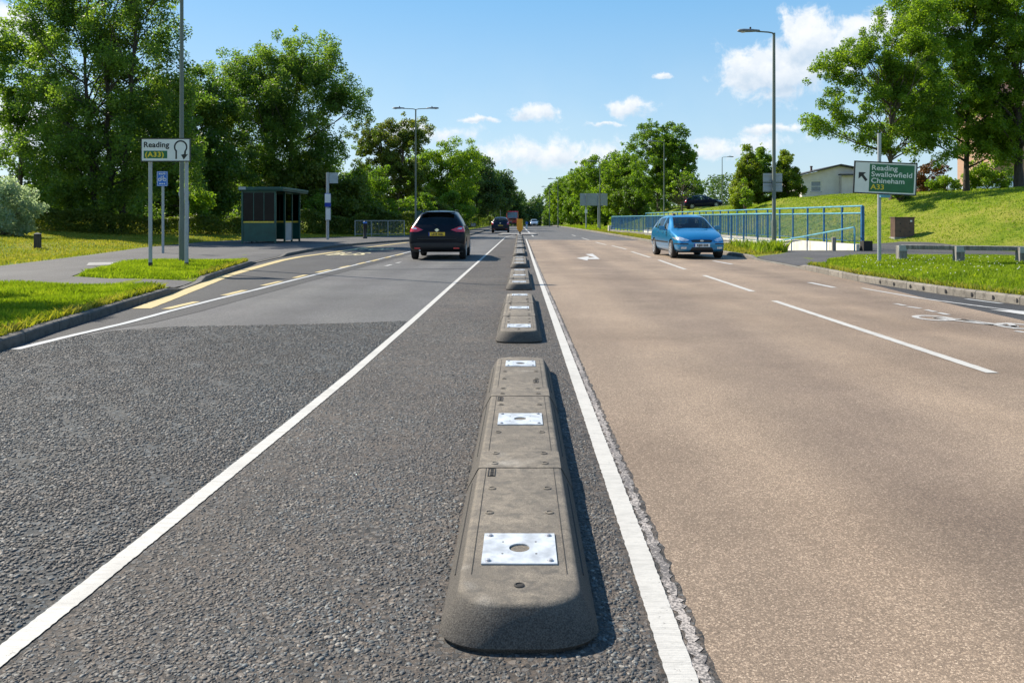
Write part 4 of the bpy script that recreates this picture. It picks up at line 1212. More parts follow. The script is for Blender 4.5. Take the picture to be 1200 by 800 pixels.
lamp('street_lamp', 'lamp column among the trees left of the second black car', -10.2, 125, 7.8, (1,), 1.2, z=0.2)
lamp('street_lamp', 'left lamp of the small far pair behind the red bus', -5.0, 190, 7.0, (1,), 1.6, r=0.12, z=-0.4)
lamp('street_lamp', 'right lamp of the small far pair behind the red bus', -5.2, 240, 7.6, (1,), 1.8, r=0.13, z=-1.0)
# small bracket post and disc behind the left sign
bp = thing('hooked_post', 'thin grey post with a small hooked top before the left hedge', 'post', (-17.0, 40.5, terz(-17.0, 40.5)))
mb = MB(); mb.tube([(0, 0, -0.1), (0, 0, 2.1), (-0.04, 0, 2.22), (-0.14, 0, 2.27), (-0.24, 0, 2.22)], 0.04, 8); mb.build('post', M['galv'], bp, smooth=True)
rd = thing('round_sign', 'round grey sign back fixed high on the left lamp column', 'sign', (-9.33, 21.93, 2.0))
mb = MB(); mb.lathe((0, 0, 0), [(0.15, 0), (0.15, -0.012)], 24, 'Y'); mb.build('disc', M['sign_back'], rd)
mb = MB(); mb.span(-0.10, 0.10, -0.05, -0.002, -0.03, 0.03); mb.build('clip', M['galv'], rd)

# sign plates on the right lamp column (we see their backs)
for zc, nm in ((2.86, 'upper'), (2.50, 'lower')):
    sb = thing('sign_plate', '%s of the two square grey sign backs on the right lamp column' % nm, 'sign', (9.42, 29.75, zc), 0, 'sign plates on the right lamp column')
    mb = MB(); mb.span(-0.36, 0.36, 0, 0.006, -0.165, 0.165); mb.build('panel', M['sign_back'], sb, bevel=0.003)
    mb = MB(); mb.span(-0.34, 0.34, -0.02, -0.001, 0.085, 0.12); mb.span(-0.34, 0.34, -0.02, -0.001, -0.12, -0.085); mb.build('stiffener', M['galv'], sb)

# ------------------------------------------------------------ left direction sign
ls = thing('direction_sign', 'white sign reading Reading (A33) with a black loop arrow on two grey posts', 'road sign', (-8.57, 19.35, 0.08))
for sx, sy in ((-0.485, 0.02), (0.415, -0.02)):
    mb = MB(); mb.tube([(sx, sy, -0.2), (sx, sy, 3.12)], 0.045, 10); p_ = mb.build('post', M['galv'], ls, smooth=True)
    mb = MB(); mb.tube([(sx, sy, 0.0), (sx, sy, 0.16)], 0.05, 10); mb.build('post_foot', M['black'], p_, smooth=True)
ang = math.atan2(-0.9, 1.05)
SG = bpy.data.objects.new('sign_face', None)
pm = MB(); pm.prism([(-0.595, -0.28), (0.595, -0.28), (0.595, 0.28), (-0.595, 0.28)], -0.012, 0.012, FRONT)
sgn = pm.build('sign_panel', M['sign_white'], ls, bevel=0.003)
sgn.location = (-0.05, -0.11, 2.89)
fr = MB()
for bx in ((-0.60, 0.60, -0.285, -0.262), (-0.60, 0.60, 0.262, 0.285), (-0.60, -0.578, -0.262, 0.262), (0.578, 0.60, -0.262, 0.262)):
    fr.span(bx[0], bx[1], -0.0165, 0.0155, bx[2], bx[3])
fr.build('border', M['sign_black'], sgn)
mb = MB(); mb.span(-0.53, 0.04, -0.0145, -0.0122, -0.205, -0.02); mb.build('green_patch', M['sign_green'], sgn)
lettering('Reading', 0.185, M['sign_black'], sgn, (-0.535, -0.0148, 0.065), bold=0.004, sx=1.02, spacing=1.04)
lettering('(A33)', 0.165, M['sign_yellow'], sgn, (-0.50, -0.017, -0.165), bold=0.004, sx=1.1, spacing=1.12)
ar = MB()
vs, fs = [], []
n = 22
a0, a1 = R(-128), R(128)
for j in range(n + 1):
    a = a0 + (a1 - a0) * j / n
    for rr in (0.128, 0.165):
        vs.append((0.365 + rr * math.sin(a), -0.0148, 0.07 + rr * math.cos(a)))
for j in range(n): fs.append((2 * j, 2 * j + 1, 2 * j + 3, 2 * j + 2))
ar.add(vs, fs)
ar.span(0.238, 0.276, -0.0155, -0.0142, -0.22, -0.005)
ar.prism([(0.375, -0.12), (0.44, -0.235), (0.545, -0.10), (0.49, -0.11), (0.495, -0.02), (0.455, -0.02), (0.448, -0.10)], 0.0142, 0.0155, Matrix(((1, 0, 0, 0), (0, 0, -1, 0), (0, 1, 0, 0), (0, 0, 0, 1))))
ar.build('loop_arrow', M['sign_black'], sgn)
mb = MB(); mb.span(-0.57, 0.57, 0.013, 0.04, 0.12, 0.16); mb.span(-0.57, 0.57, 0.013, 0.04, -0.16, -0.12); mb.build('stiffener', M['galv'], sgn)

# blue cycle route sign
cs = thing('cycle_sign', 'small blue sign with a white bicycle on a grey post behind the white sign', 'road sign', (-12.6, 27.9, terz(-12.6, 27.9)))
mb = MB(); mb.tube([(0, 0, -0.2), (0, 0, 2.85)], 0.045, 10); mb.build('post', M['galv'], cs, smooth=True)
mb = MB(); mb.prism([(-0.19, -0.26), (0.19, -0.26), (0.19, 0.26), (-0.19, 0.26)], 0, 0.01, FRONT); cp = mb.build('sign_panel', M['sign_blue'], cs, bevel=0.003); cp.location = (0, -0.06, 2.62)
mb = MB()
for bx in ((-0.175, 0.175, 0.232, 0.242), (-0.175, 0.175, -0.242, -0.232), (-0.175, -0.165, -0.232, 0.232), (0.165, 0.175, -0.232, 0.232)): mb.span(bx[0], bx[1], -0.003, -0.001, bx[2], bx[3])
mb.build('border', M['sign_white'], cp)
bk = MB()
def ring_xz(mb, cx, cz, r0, r1, y, n=18):
    vs, fs = [], []
    for j in range(n):
        t = 2 * math.pi * j / n
        vs += [(cx + r0 * math.cos(t), y, cz + r0 * math.sin(t)), (cx + r1 * math.cos(t), y, cz + r1 * math.sin(t))]
    for j in range(n): fs.append((2 * j, 2 * j + 1, 2 * ((j + 1) % n) + 1, 2 * ((j + 1) % n)))
    mb.add(vs, fs)
ring_xz(bk, -0.085, -0.03, 0.04, 0.06, -0.003); ring_xz(bk, 0.085, -0.03, 0.04, 0.06, -0.003)
for a, b in (((-.085, -.03), (-.035, .06)), ((-.035, .06), (.05, .06)), ((.05, .06), (.085, -.03)), ((-.035, .06), (0, -.03)), ((0, -.03), (.05, .06)), ((-.085, -.03), (0, -.03)), ((.05, .06), (.045, .10)), ((.03, .10), (.07, .10)), ((-.055, .085), (-.015, .085))):
    bk.tube([(a[0], -0.003, a[1]), (b[0], -0.003, b[1])], 0.007, 5)
bk.build('bicycle_symbol', M['sign_white'], cp)
lettering('ROUTE', 0.07, M['sign_white'], cp, (0, -0.003, 0.15), bold=0.003, align='CENTER')
mb = MB()
for q in range(3): mb.span(-0.10 + q * 0.075, -0.05 + q * 0.075, -0.003, -0.001, -0.19, -0.155)
mb.build('lower_panel_marks', M['sign_white'], cp)

# low wooden post on the left grass
wp = thing('timber_post', 'short square weathered timber post on the grass mound at left', 'post', (-18.9, 31, terz(-18.9, 31)))
mb = MB(); mb.span(-0.1, 0.1, -0.1, 0.1, -0.2, 0.56); mb.build('post', M['bark_dark'], wp, bevel=0.012)
mb = MB(); mb.add([(-0.105, -0.105, 0.56), (0.105, -0.105, 0.56), (0.105, 0.105, 0.56), (-0.105, 0.105, 0.56), (0, 0, 0.62)], [(0, 1, 4), (1, 2, 4), (2, 3, 4), (3, 0, 4), (3, 2, 1, 0)]); mb.build('cap', M['timber'], wp)

# ------------------------------------------------------------ bus shelter
bs = thing('bus_shelter', 'dark green bus shelter with dark glazing and a yellow strip on the footway', 'bus shelter', (-13.15, 39.75, 0.11))
Wd, Dp, Ht = 1.65, 4.3, 2.62
for x_, y_ in ((-Wd / 2, 0), (Wd / 2, 0), (-Wd / 2, Dp / 2), (-Wd / 2, Dp), (Wd / 2, Dp), (Wd / 2, Dp * 0.36), (Wd / 2, Dp * 0.66)):
    mb = MB(); mb.span(x_ - 0.045, x_ + 0.045, y_ - 0.045, y_ + 0.045, 0, Ht); mb.build('post', M['shelter_green'], bs, bevel=0.008)
mb = MB(); mb.span(-Wd / 2 - 0.12, Wd / 2 + 0.42, -0.18, Dp + 0.2, Ht, Ht + 0.07); mb.span(-Wd / 2 - 0.15, Wd / 2 + 0.45, -0.21, Dp + 0.23, Ht + 0.07, Ht + 0.19)
mb.build('roof', M['shelter_green'], bs, bevel=0.02)
mb = MB(); mb.span(-Wd / 2 - 0.10, -Wd / 2 + 0.25, -0.235, -0.212, Ht + 0.06, Ht + 0.2); mb.build('roof_label', M['sign_back'], bs)
def shelter_panel(x0, x1, y0, y1, n, low=M['shelter_green'], ad=False):
    ax = abs(x1 - x0) > abs(y1 - y0)
    def sp(a, b, z0, z1, t):
        m_ = MB()
        if ax: m_.span(x0 + (x1 - x0) * a, x0 + (x1 - x0) * b, y0 - t, y0 + t, z0, z1)
        else: m_.span(x0 - t, x0 + t, y0 + (y1 - y0) * a, y0 + (y1 - y0) * b, z0, z1)
        return m_
    lowp = sp(0, 1, 0.1, 1.02, 0.012).build('lower_panel', low, bs)
    sp(0, 1, 1.03, 1.10, 0.018).build('yellow_strip', M['stripe_yellow'], lowp)
    gl = sp(0, 1, 1.12, Ht - 0.08, 0.006).build('glazing', M['shelter_glass'], bs)
    f_ = MB()
    for q in range(1, n):
        s_ = sp(q / n - 0.012, q / n + 0.012, 1.12, Ht - 0.08, 0.012); f_.add(s_.v, s_.f)
    s_ = sp(0, 1, Ht - 0.08, Ht - 0.005, 0.02); f_.add(s_.v, s_.f)
    f_.build('glazing_bar', M['shelter_green'], gl)
shelter_panel(-Wd / 2 + 0.05, Wd / 2 - 0.05, 0, 0, 3)
shelter_panel(-Wd / 2 + 0.05, Wd / 2 - 0.05, Dp, Dp, 3)
shelter_panel(-Wd / 2, -Wd / 2, 0.05, Dp / 2 - 0.05, 3)
shelter_panel(-Wd / 2, -Wd / 2, Dp / 2 + 0.05, Dp - 0.05, 3)
shelter_panel(Wd / 2, Wd / 2, Dp * 0.37 + 0.05, Dp * 0.66 - 0.05, 1, M['sign_back'])
mb = MB(); mb.span(-Wd / 2 + 0.1, -Wd / 2 + 0.42, 0.5, Dp - 0.5, 0.48, 0.53)
for y_ in (0.7, Dp - 0.7): mb.span(-Wd / 2 + 0.2, -Wd / 2 + 0.26, y_, y_ + 0.06, 0, 0.48)
mb.build('bench', M['black'], bs)
mb = MB(); mb.span(-Wd / 2 + 0.013, -Wd / 2 + 0.03, 1.2, 2.0, 1.2, 2.3); mb.build('timetable_case', M['black'], bs)

# bus stop pole
st = thing('bus_stop_pole', 'bus stop pole with a pale flag and timetable cases beside the shelter', 'bus stop', (-11.55, 47.3, 0.11))
mb = MB(); mb.tube([(0, 0, -0.1), (0, 0, 4.0)], 0.085, 10); mb.build('pole', M['galv'], st, smooth=True)
mb = MB(); mb.span(0.1, 0.62, -0.012, 0.012, 3.35, 3.98); fl = mb.build('flag', M['sign_back'], st, bevel=0.006)
mb = MB(); mb.span(0.13, 0.59, -0.016, -0.0125, 3.8, 3.93); mb.build('flag_header', M['galv'], fl)
mb = MB(); mb.span(-0.14, 0.22, -0.13, -0.09, 1.95, 2.75); tc = mb.build('timetable_case', M['plate_blue'], st, bevel=0.008)
mb = MB(); mb.span(-0.13, 0.21, -0.134, -0.131, 2.2, 2.72); mb.build('notice', M['sign_white'], tc)
mb = MB(); mb.span(-0.1, 0.22, -0.13, -0.09, 1.15, 1.9); tc2 = mb.build('timetable_case', M['sign_back'], st, bevel=0.008)
mb = MB(); mb.span(-0.07, 0.19, -0.134, -0.131, 1.2, 1.85); mb.build('notice', M['sign_white'], tc2)

# black footway bollard
bb = thing('footway_bollard', 'black bollard with a blue top standing before the grey guard rail', 'bollard', (-9.85, 50, 0.11))
mb = MB(); mb.lathe((0, 0, -0.05), [(0.14, 0), (0.14, 0.14), (0.10, 0.2), (0.10, 0.92), (0.125, 0.95), (0.125, 1.02), (0.11, 1.1), (0.05, 1.15)], 14); mb.build('body', M['black'], bb, smooth=True)
mb = MB(); mb.lathe((0, 0, 0.955), [(0.13, 0), (0.13, 0.06), (0.115, 0.1)], 14); mb.build('blue_band', M['sign_blue'], bb, smooth=True)
# grey guard rail
g_a, g_b = Vector((-11.95, 57, 0.14)), Vector((-8.5, 57.6, 0.12))
gr = thing('guard_rail', 'grey steel pedestrian guard rail before the hedge left of the black car', 'railing', g_a, math.atan2(g_b.y - g_a.y, g_b.x - g_a.x))
Lg = (g_b - g_a).length
for i in range(4):
    x_ = Lg * i / 3
    mb = MB(); mb.tube([(x_, 0, -0.1), (x_, 0, 1.12)], 0.03, 8); mb.build('post', M['galv'], gr)
for i in range(3):
    x0, x1 = Lg * i / 3 + 0.03, Lg * (i + 1) / 3 - 0.03
    mb = MB(); mb.span(x0, x1, -0.02, 0.02, 1.08, 1.12); mb.span(x0, x1, -0.02, 0.02, 0.10, 0.13)
    for q in range(11): mb.tube([(x0 + (x1 - x0) * (q + 0.5) / 11, 0, 0.12), (x0 + (x1 - x0) * (q + 0.5) / 11, 0, 1.09)], 0.008, 5)
    mb.build('bar_panel', M['galv'], gr)
# small green fence panel behind the black car
pf = thing('bin_post', 'narrow teal post with a small panel beside the double lamp', 'post', (-8.0, 60, 0.12))
mb = MB(); mb.span(-0.04, 0.04, -0.04, 0.04, 0, 1.9); mb.build('post', M['rail_top'], pf)
mb = MB(); mb.span(0.04, 0.5, -0.02, 0.02, 1.2, 1.85); mb.build('panel', M['shelter_green'], pf)

# ------------------------------------------------------------ right direction sign
rs_ = thing('direction_sign', 'green panelled sign reading Reading Swallowfield Chineham A33, tilted on a single grey post', 'road sign', (9.38, 20.8, terz(9.38, 20.8)))
mb = MB(); mb.tube([(0, 0, -0.2), (0, 0, 3.38)], 0.048, 12); mb.build('post', M['galv'], rs_, smooth=True)
mb = MB(); mb.prism([(-0.82, -0.42), (0.82, -0.42), (0.82, 0.42), (-0.82, 0.42)], -0.012, 0.012, FRONT); rp = mb.build('sign_panel', M['sign_white'], rs_, bevel=0.003)
rp.location = (0.12, -0.075, 2.20); rp.rotation_euler = (0, R(2.6), 0)
fr = MB()
for bx in ((-0.825, 0.825, -0.425, -0.395), (-0.825, 0.825, 0.395, 0.425), (-0.825, -0.795, -0.395, 0.395), (0.795, 0.825, -0.395, 0.395)):
    fr.span(bx[0], bx[1], -0.0165, 0.0155, bx[2], bx[3])
fr.build('border', M['sign_black'], rp)
mb = MB(); mb.span(-0.42, 0.75, -0.0145, -0.0122, -0.36, 0.36); mb.build('green_panel', M['sign_green'], rp)
for i, (t_, c_) in enumerate((('Reading', 'sign_white'), ('Swallowfield', 'sign_white'), ('Chineham', 'sign_white'), ('A33', 'sign_yellow'))):
    lettering(t_, 0.184, M[c_], rp, (-0.375, -0.0165, 0.2 - i * 0.166), bold=0.002, sx=1.15, spacing=1.02)
ar = MB()
A45 = Matrix(((1, 0, 0, 0), (0, 0, -1, 0), (0, 1, 0, 0), (0, 0, 0, 1)))
ar.prism([(-0.70, 0.13), (-0.51, 0.13), (-0.575, 0.075), (-0.465, -0.06), (-0.515, -0.105), (-0.625, 0.03), (-0.70, -0.045)], 0.0142, 0.0155, A45)
ar.build('arrow', M['sign_black'], rp)
mb = MB(); mb.span(-0.11, 0.13, -0.06, 0.06, -0.505, -0.43); mb.build('blue_bracket', M['rail_top'], rp)
mb = MB(); mb.span(-0.8, 0.8, 0.013, 0.03, 0.2, 0.24); mb.span(-0.8, 0.8, 0.013, 0.03, -0.24, -0.2); mb.build('stiffener', M['galv'], rp)

# large sign seen from behind
bsn = thing('advance_sign', 'large blank grey back of a road sign on two posts at the far right kerb', 'road sign', (8.9, 100, terz(8.9, 100)))
for x_ in (-0.75, 0.78):
    mb = MB(); mb.tube([(x_, 0, -0.3), (x_, 0, 4.45)], 0.085, 10); mb.build('post', M['galv'], bsn, smooth=True)
mb = MB(); mb.span(-1.5, 1.95, 0.10, 0.13, 2.95, 4.5); bpn = mb.build('sign_panel', M['sign_back'], bsn)
mb = MB()
for z_ in (3.2, 3.7, 4.2): mb.span(-1.45, 1.9, 0.075, 0.099, z_, z_ + 0.07)
mb.build('stiffener', M['galv'], bpn)
mb = MB(); mb.span(-0.92, -0.6, -0.12, -0.09, 2.0, 2.45); mb.build('small_plate', M['sign_white'], bsn)

# ------------------------------------------------------------ subway ramp railings and walls
def railing(name, label, P0, P1, n, h0, h1, two=False, zb=None):
    """posts, rails and bar panels between two points; h = height above the plinth"""
    P0, P1 = Vector(P0), Vector(P1)
    d = P1 - P0; L = d.length
    root = thing(name, label, 'railing', P0, math.atan2(d.y, d.x))
    sl = (P1.z - P0.z) / Vector((d.x, d.y)).length
    Lh = Vector((d.x, d.y)).length
    def Z(x, h): return sl * x + h
    for i in range(n + 1):
        x_ = Lh * i / n
        mb = MB(); w_ = 0.05 if i == 0 else 0.032
        mb.span(x_ - w_, x_ + w_, -w_, w_, Z(x_, -0.25), Z(x_, h1)); mb.build('post', M['rail_blue'], root)
    for i in range(n):
        x0, x1 = Lh * i / n + 0.035, Lh * (i + 1) / n - 0.035
        mb = MB()
        m_ = max(6, int((x1 - x0) / 0.11))
        for q in range(m_):
            x_ = x0 + (x1 - x0) * (q + 0.5) / m_
            mb.tube([(x_, 0, Z(x_, 0.08)), (x_, 0, Z(x_, h0))], 0.0085, 4, False)
        mb.tube([(x0, 0, Z(x0, 0.08)), (x1, 0, Z(x1, 0.08))], 0.018, 4)
        mb.build('bar_panel', M['rail_blue'], root)
    for h in ((h0, h1) if two else (h1,)):
        mb = MB(); mb.tube([(0, 0, Z(0, h)), (Lh, 0, Z(Lh, h))], 0.035, 6); mb.build('top_rail', M['rail_top'], root)
    return root
railing('blue_railing', 'blue railing on the roadside parapet running from the lamp column past the blue car', (9.72, 30.6, 0.36), (8.66, 76, 0.45), 24, 1.14, 1.16)
railing('blue_railing', 'taller blue railing with two top rails on the far side of the ramp', (12.25, 28.5, 0.42), (11.6, 74, 0.55), 26, 1.10, 1.36, True)
pw1 = thing('parapet_wall', 'low grey concrete parapet under the roadside blue railing', 'wall', (0, 0, 0))
d = Vector((8.66 - 9.72, 76 - 30.6)); ang = math.atan2(d.y, d.x)
mb = MB(); mb.box((9.19, 53.3, 0.02), (d.length, 0.28, 0.62), ang); mb.build('wall', M['concrete_grey'], pw1, bevel=0.01)
mb = MB(); mb.box((9.19, 53.3, 0.345), (d.length + 0.1, 0.34, 0.04), ang); mb.build('coping', M['concrete_grey'], pw1, bevel=0.012)
mb = MB(); mb.box((8.62, 76.3, 0.25), (0.55, 0.5, 1.0)); mb.build('end_pier', M['concrete'], pw1, bevel=0.015)
pw2 = thing('parapet_wall', 'concrete kerb wall under the taller blue railing', 'wall', (0, 0, 0))
d = Vector((11.6 - 12.25, 74 - 28.5)); ang = math.atan2(d.y, d.x)
mb = MB(); mb.box((11.925 + 0.08, 51.25, 0.1), (d.length, 0.25, 0.6), ang); mb.build('wall', M['concrete_grey'], pw2, bevel=0.01)
mb = MB(); mb.box((12.3, 28.3, 0.28), (0.32, 0.32, 0.5)); mb.build('end_pier', M['block_groove'], pw2, bevel=0.01)
ew = thing('ramp_wall', 'cream painted concrete wall lining the far side of the subway ramp', 'wall', (0, 0, 0))
mb = MB()
vs, fs = [], []
for i, y_ in enumerate((28.35, 38, 50, 62, 74)):
    xx = 12.10 + (y_ - 28.5) * d.x / d.y - 0.02
    for (dx_, z_) in ((-0.12, -0.2 - 0.085 * max(0, y_ - 28.9)), (-0.12, 0.405), (0.0, 0.405), (0.0, -0.2 - 0.085 * max(0, y_ - 28.9))): vs.append((xx + dx_, y_, z_))
for i in range(4):
    for j in range(4): fs.append((i * 4 + j, i * 4 + (j + 1) % 4, (i + 1) * 4 + (j + 1) % 4, (i + 1) * 4 + j))
fs += [(0, 1, 2, 3), (16, 17, 18, 19)]
mb.add(vs, fs); mb.build('wall', M['concrete'], ew)
hr_ = thing('handrail', 'sloping bleached blue handrail running down the ramp beside the cream wall', 'railing', (0, 0, 0))
h0 = Vector((11.86, 28.3, 1.02)); h1 = Vector((11.74, 38.5, 0.12))
mb = MB(); mb.tube([(h0.x, h0.y - 0.05, 0.08), (h0.x, h0.y - 0.05, h0.z - 0.06), h0, h1], 0.03, 8); mb.build('rail', M['rail_top'], hr_, smooth=True)
for t in (0.24, 0.44, 0.62, 0.85):
    p = h0.lerp(h1, t); mb = MB(); mb.tube([(p.x, p.y, p.z - 0.95), (p.x, p.y, p.z)], 0.024, 6); mb.build('post', M['rail_blue'], hr_)
wpt = thing('timber_post', 'short square weathered timber post standing before the cream ramp wall', 'post', (11.1, 28.2, 0.1))
mb = MB(); mb.span(-0.06, 0.06, -0.06, 0.06, -0.15, 0.55); mb.build('post', M['timber'], wpt, bevel=0.008)
mb = MB(); mb.add([(-0.062, -0.062, 0.55), (0.062, -0.062, 0.55), (0.062, 0.062, 0.55), (-0.062, 0.062, 0.55), (0, 0, 0.58)], [(0, 1, 4), (1, 2, 4), (2, 3, 4), (3, 0, 4), (3, 2, 1, 0)]); mb.build('cap', M['timber'], wpt)

# brown cabinet
cb = thing('utility_cabinet', 'brown metal utility cabinet on the grass bank beside the footway', 'cabinet', (18.05, 37.6, terz(18.05, 37.6) - 0.08))
mb = MB(); mb.span(-0.46, 0.46, -0.24, 0.24, 0.08, 0.98); cbd = mb.build('body', M['cabinet'], cb, bevel=0.01)
mb = MB(); mb.span(-0.49, 0.49, -0.27, 0.27, 0.98, 1.03); mb.build('lid', M['cabinet'], cb, bevel=0.01)
mb = MB(); mb.span(-0.5, 0.5, -0.28, 0.28, -0.2, 0.08); mb.build('plinth', M['concrete_grey'], cb, bevel=0.01)
for x0, x1 in ((-0.44, -0.005), (0.005, 0.44)):
    mb = MB(); mb.span(x0, x1, -0.252, -0.242, 0.12, 0.94); dr = mb.build('door', M['cabinet'], cb, bevel=0.004)
    mb = MB(); mb.lathe(((x0 + x1) / 2, -0.252, 0.72), [(0.03, 0), (0.03, 0.012)], 10, 'Y'); mb.lathe(((x0 + x1) / 2, -0.252, 0.35), [(0.03, 0), (0.03, 0.012)], 10, 'Y'); mb.build('lock', M['black'], dr)
mb = MB(); mb.span(0.25, 0.34, -0.256, -0.2525, 0.8, 0.88); mb.build('label_plate', M['sign_white'], cb)

# timber knee rail
kr2 = thing('knee_rail', 'low weathered timber knee rail on the right verge beyond the direction sign', 'fence', (10.2, 21.3, terz(10.2, 21.3)), 0)
kp = [(0.0, 0.0), (1.15, -0.7), (2.35, -1.4), (3.6, -2.1), (4.9, -2.8)]
for x_, y_ in kp:
    mb = MB(); mb.span(x_ - 0.11, x_ + 0.11, y_ - 0.1, y_ + 0.1, -0.2, 0.42); p_ = mb.build('post', M['timber'], kr2, bevel=0.015)
    mb = MB(); mb.span(x_ - 0.115, x_ + 0.115, y_ - 0.11, y_ - 0.095, 0.28, 0.43); mb.build('metal_strap', M['galv'], p_)
mb = MB()
for (a, b) in zip(kp[:-1], kp[1:]):
    c_ = ((a[0] + b[0]) / 2, (a[1] + b[1]) / 2, 0.385)
    mb.box(c_, (math.hypot(b[0] - a[0], b[1] - a[1]) + 0.02, 0.115, 0.115), Matrix.Rotation(math.atan2(b[1] - a[1], b[0] - a[0]), 3, 'Z') @ Matrix.Rotation(R(4), 3, 'X'))
mb.build('rail', M['timber'], kr2, bevel=0.012)
# ------------------------------------------------------------ plants
def leaf_cloud(C, out, size, rng, aspect=0.62, updown=0.25):
    """one rhombic leaf per centre; out = outward direction used to bias the facing"""
    n = len(C)
    nr = rng.normal(size=(n, 3)) + out * 0.7 + np.array([0, 0, updown])
    nr /= np.linalg.norm(nr, axis=1)[:, None] + 1e-9
    t = rng.normal(size=(n, 3)); t -= nr * np.sum(t * nr, 1)[:, None]
    t /= np.linalg.norm(t, axis=1)[:, None] + 1e-9
    b = np.cross(nr, t)
    s = size * rng.uniform(0.6, 1.35, n)[:, None]
    V = np.stack([C - t * s * 0.5, C + b * s * 0.5 * aspect - t * s * 0.05 + nr * s * 0.06, C + t * s * 0.5, C - b * s * 0.5 * aspect - t * s * 0.05 + nr * s * 0.06], 1).reshape(-1, 3)
    F = np.arange(n * 4).reshape(-1, 4)
    return V, F
def clumps_in(env, n, rng, shell=0.45):
    """clump centres in a union of ellipsoids (cx,cy,cz,rx,ry,rz), biased to the outside"""
    w = np.array([e[3] * e[4] * e[5] for e in env]) ** 0.75; w /= w.sum()
    k_ = rng.choice(len(env), n, p=w)
    E = np.array(env)[k_]
    d = rng.normal(size=(n, 3)); d /= np.linalg.norm(d, axis=1)[:, None]
    r = rng.uniform(0, 1, n) ** shell
    return E[:, :3] + d * r[:, None] * E[:, 3:6], d
def crown_mesh(name, env, n_clump, clump_r, n_leaf, leaf, rng, flat=0.75, strag=0.1, shell=0.45):
    C, D = clumps_in(env, n_clump, rng, shell)
    rad = clump_r * rng.uniform(0.5, 1.4, n_clump)
    far = rng.uniform(0, 1, n_clump) < strag                 # stray sprigs beyond the outline
    C = np.where(far[:, None], C + D * clump_r * rng.uniform(0.4, 1.0, (n_clump, 1)), C); rad = np.where(far, rad * 0.5, rad)
    p = rad ** 2.2; p /= p.sum()
    k_ = rng.choice(n_clump, n_leaf, p=p)
    d = rng.normal(size=(n_leaf, 3)); d /= np.linalg.norm(d, axis=1)[:, None]
    r = rng.uniform(0, 1, n_leaf) ** 0.5
    P = C[k_] + d * (r * rad[k_])[:, None] * np.array([1, 1, flat])
    V, F = leaf_cloud(P, d, leaf, rng)
    return np_mesh(name, V, F), C, rad
def limb(mb, a, b, r0, r1, rng, bend=0.18, seg=6, n=5):
    a, b = Vector(a), Vector(b)
    L = (b - a).length
    off = Vector(rng.normal(size=3)) * L * bend * 0.5
    off.z = abs(off.z) * -0.6
    pts, rr = [], []
    for i in range(n + 1):
        t = i / n
        p = a.lerp(b, t) + off * (4 * t * (1 - t)) * 0.5
        pts.append(p); rr.append(r0 + (r1 - r0) * t ** 0.8)
    mb.tube(pts, rr, seg)
    return pts
def tree(name, label, x, y, env, n_clump, clump_r, n_leaf, leaf, mat, seed, trunk_r=0.25, trunk_h=None, group=None, cat='tree', stems=1, limbs=16, bark_m='bark', z=None, strag=0.1, flat=0.75, shell=0.45):
    """env in the tree's own coordinates, z from the ground"""
    rng = np.random.default_rng(seed)
    z = terz(x, y) if z is None else z
    root = thing(name, label, cat, (x, y, z), 0, group)
    me, C, rad = crown_mesh('crown', env, n_clump, clump_r, n_leaf, leaf, rng, flat, strag, shell)
    mb = MB()
    top = max(e[2] + e[5] for e in env)
    th = trunk_h or top * 0.8
    for s in range(stems):
        if stems == 1: bx, by = 0, 0
        else: bx, by = (s - (stems - 1) / 2) * 0.75 + rng.uniform(-0.2, 0.2), rng.uniform(-0.4, 0.4)
        tx, ty = bx + rng.uniform(-0.5, 0.5) + (bx * 1.6 if stems > 1 else 0), by + rng.uniform(-0.4, 0.4)
        npt = 8
        tp = []
        for i in range(npt + 1):
            t = i / npt
            tp.append(Vector((bx + (tx - bx) * t + rng.normal() * 0.05 * (i > 0), by + (ty - by) * t + rng.normal() * 0.05 * (i > 0), -0.25 + (th + 0.25) * t)))
        tr = [trunk_r * (1.35 if i == 0 else 1) * (1 - 0.88 * (i / npt) ** 0.9) + 0.012 for i in range(npt + 1)]
        mb.tube(tp, tr, 9)
        order = rng.permutation(len(C))[:limbs]
        for q in order:
            c = Vector(C[q])
            lvl = min(max((c.z * 0.72 - 0.3) / th, 0.12), 0.93)
            f = lvl * npt; i = int(f); a = tp[i].lerp(tp[min(i + 1, npt)], f - i)
            r0 = trunk_r * (1 - 0.85 * lvl) * 0.5 + 0.012
            pts = limb(mb, a, c, r0, 0.012, rng)
            for q2 in rng.permutation(len(C))[:60]:
                c2 = Vector(C[q2])
                if (c2 - c).length < clump_r * 3.2 and (c2 - c).length > 0.2:
                    limb(mb, pts[3], c2, r0 * 0.42, 0.008, rng, seg=4, n=3); break
    mb.build('trunk', M[bark_m], root, smooth=True)
    link_mesh('crown', me, M[mat], root)
    return root

# --- left: the big poplars and the dark wood behind
tree('poplar_tree', 'tall many stemmed poplar reaching out of the picture at far left above the white sign', -23.6, 46,
     [(0, 0, 9.5, 4.2, 3.6, 6.5), (-1.8, 0, 4.6, 3.6, 2.8, 4.0), (2.6, 0, 4.4, 3.2, 2.6, 4.0), (1.4, 0, 14.5, 3.6, 3, 3.6), (-3.2, 0, 13.0, 3.2, 2.6, 3.6), (3.0, 0.5, 8, 2.0, 2.4, 3.4), (-3.8, 0, 8.2, 1.8, 2.0, 3.2), (3.3, 0, 15.0, 1.8, 1.8, 2.0), (0, 0, 17, 4, 3, 2), (0, -1.2, 2.4, 4.2, 1.6, 2.4)], 820, 0.55, 150000, 0.145, 'leaf_poplar', 21, 0.17, 15, group='trees behind the left hedge', stems=3, limbs=30, bark_m='bark_dark', strag=0.2, shell=0.75, flat=1.15)
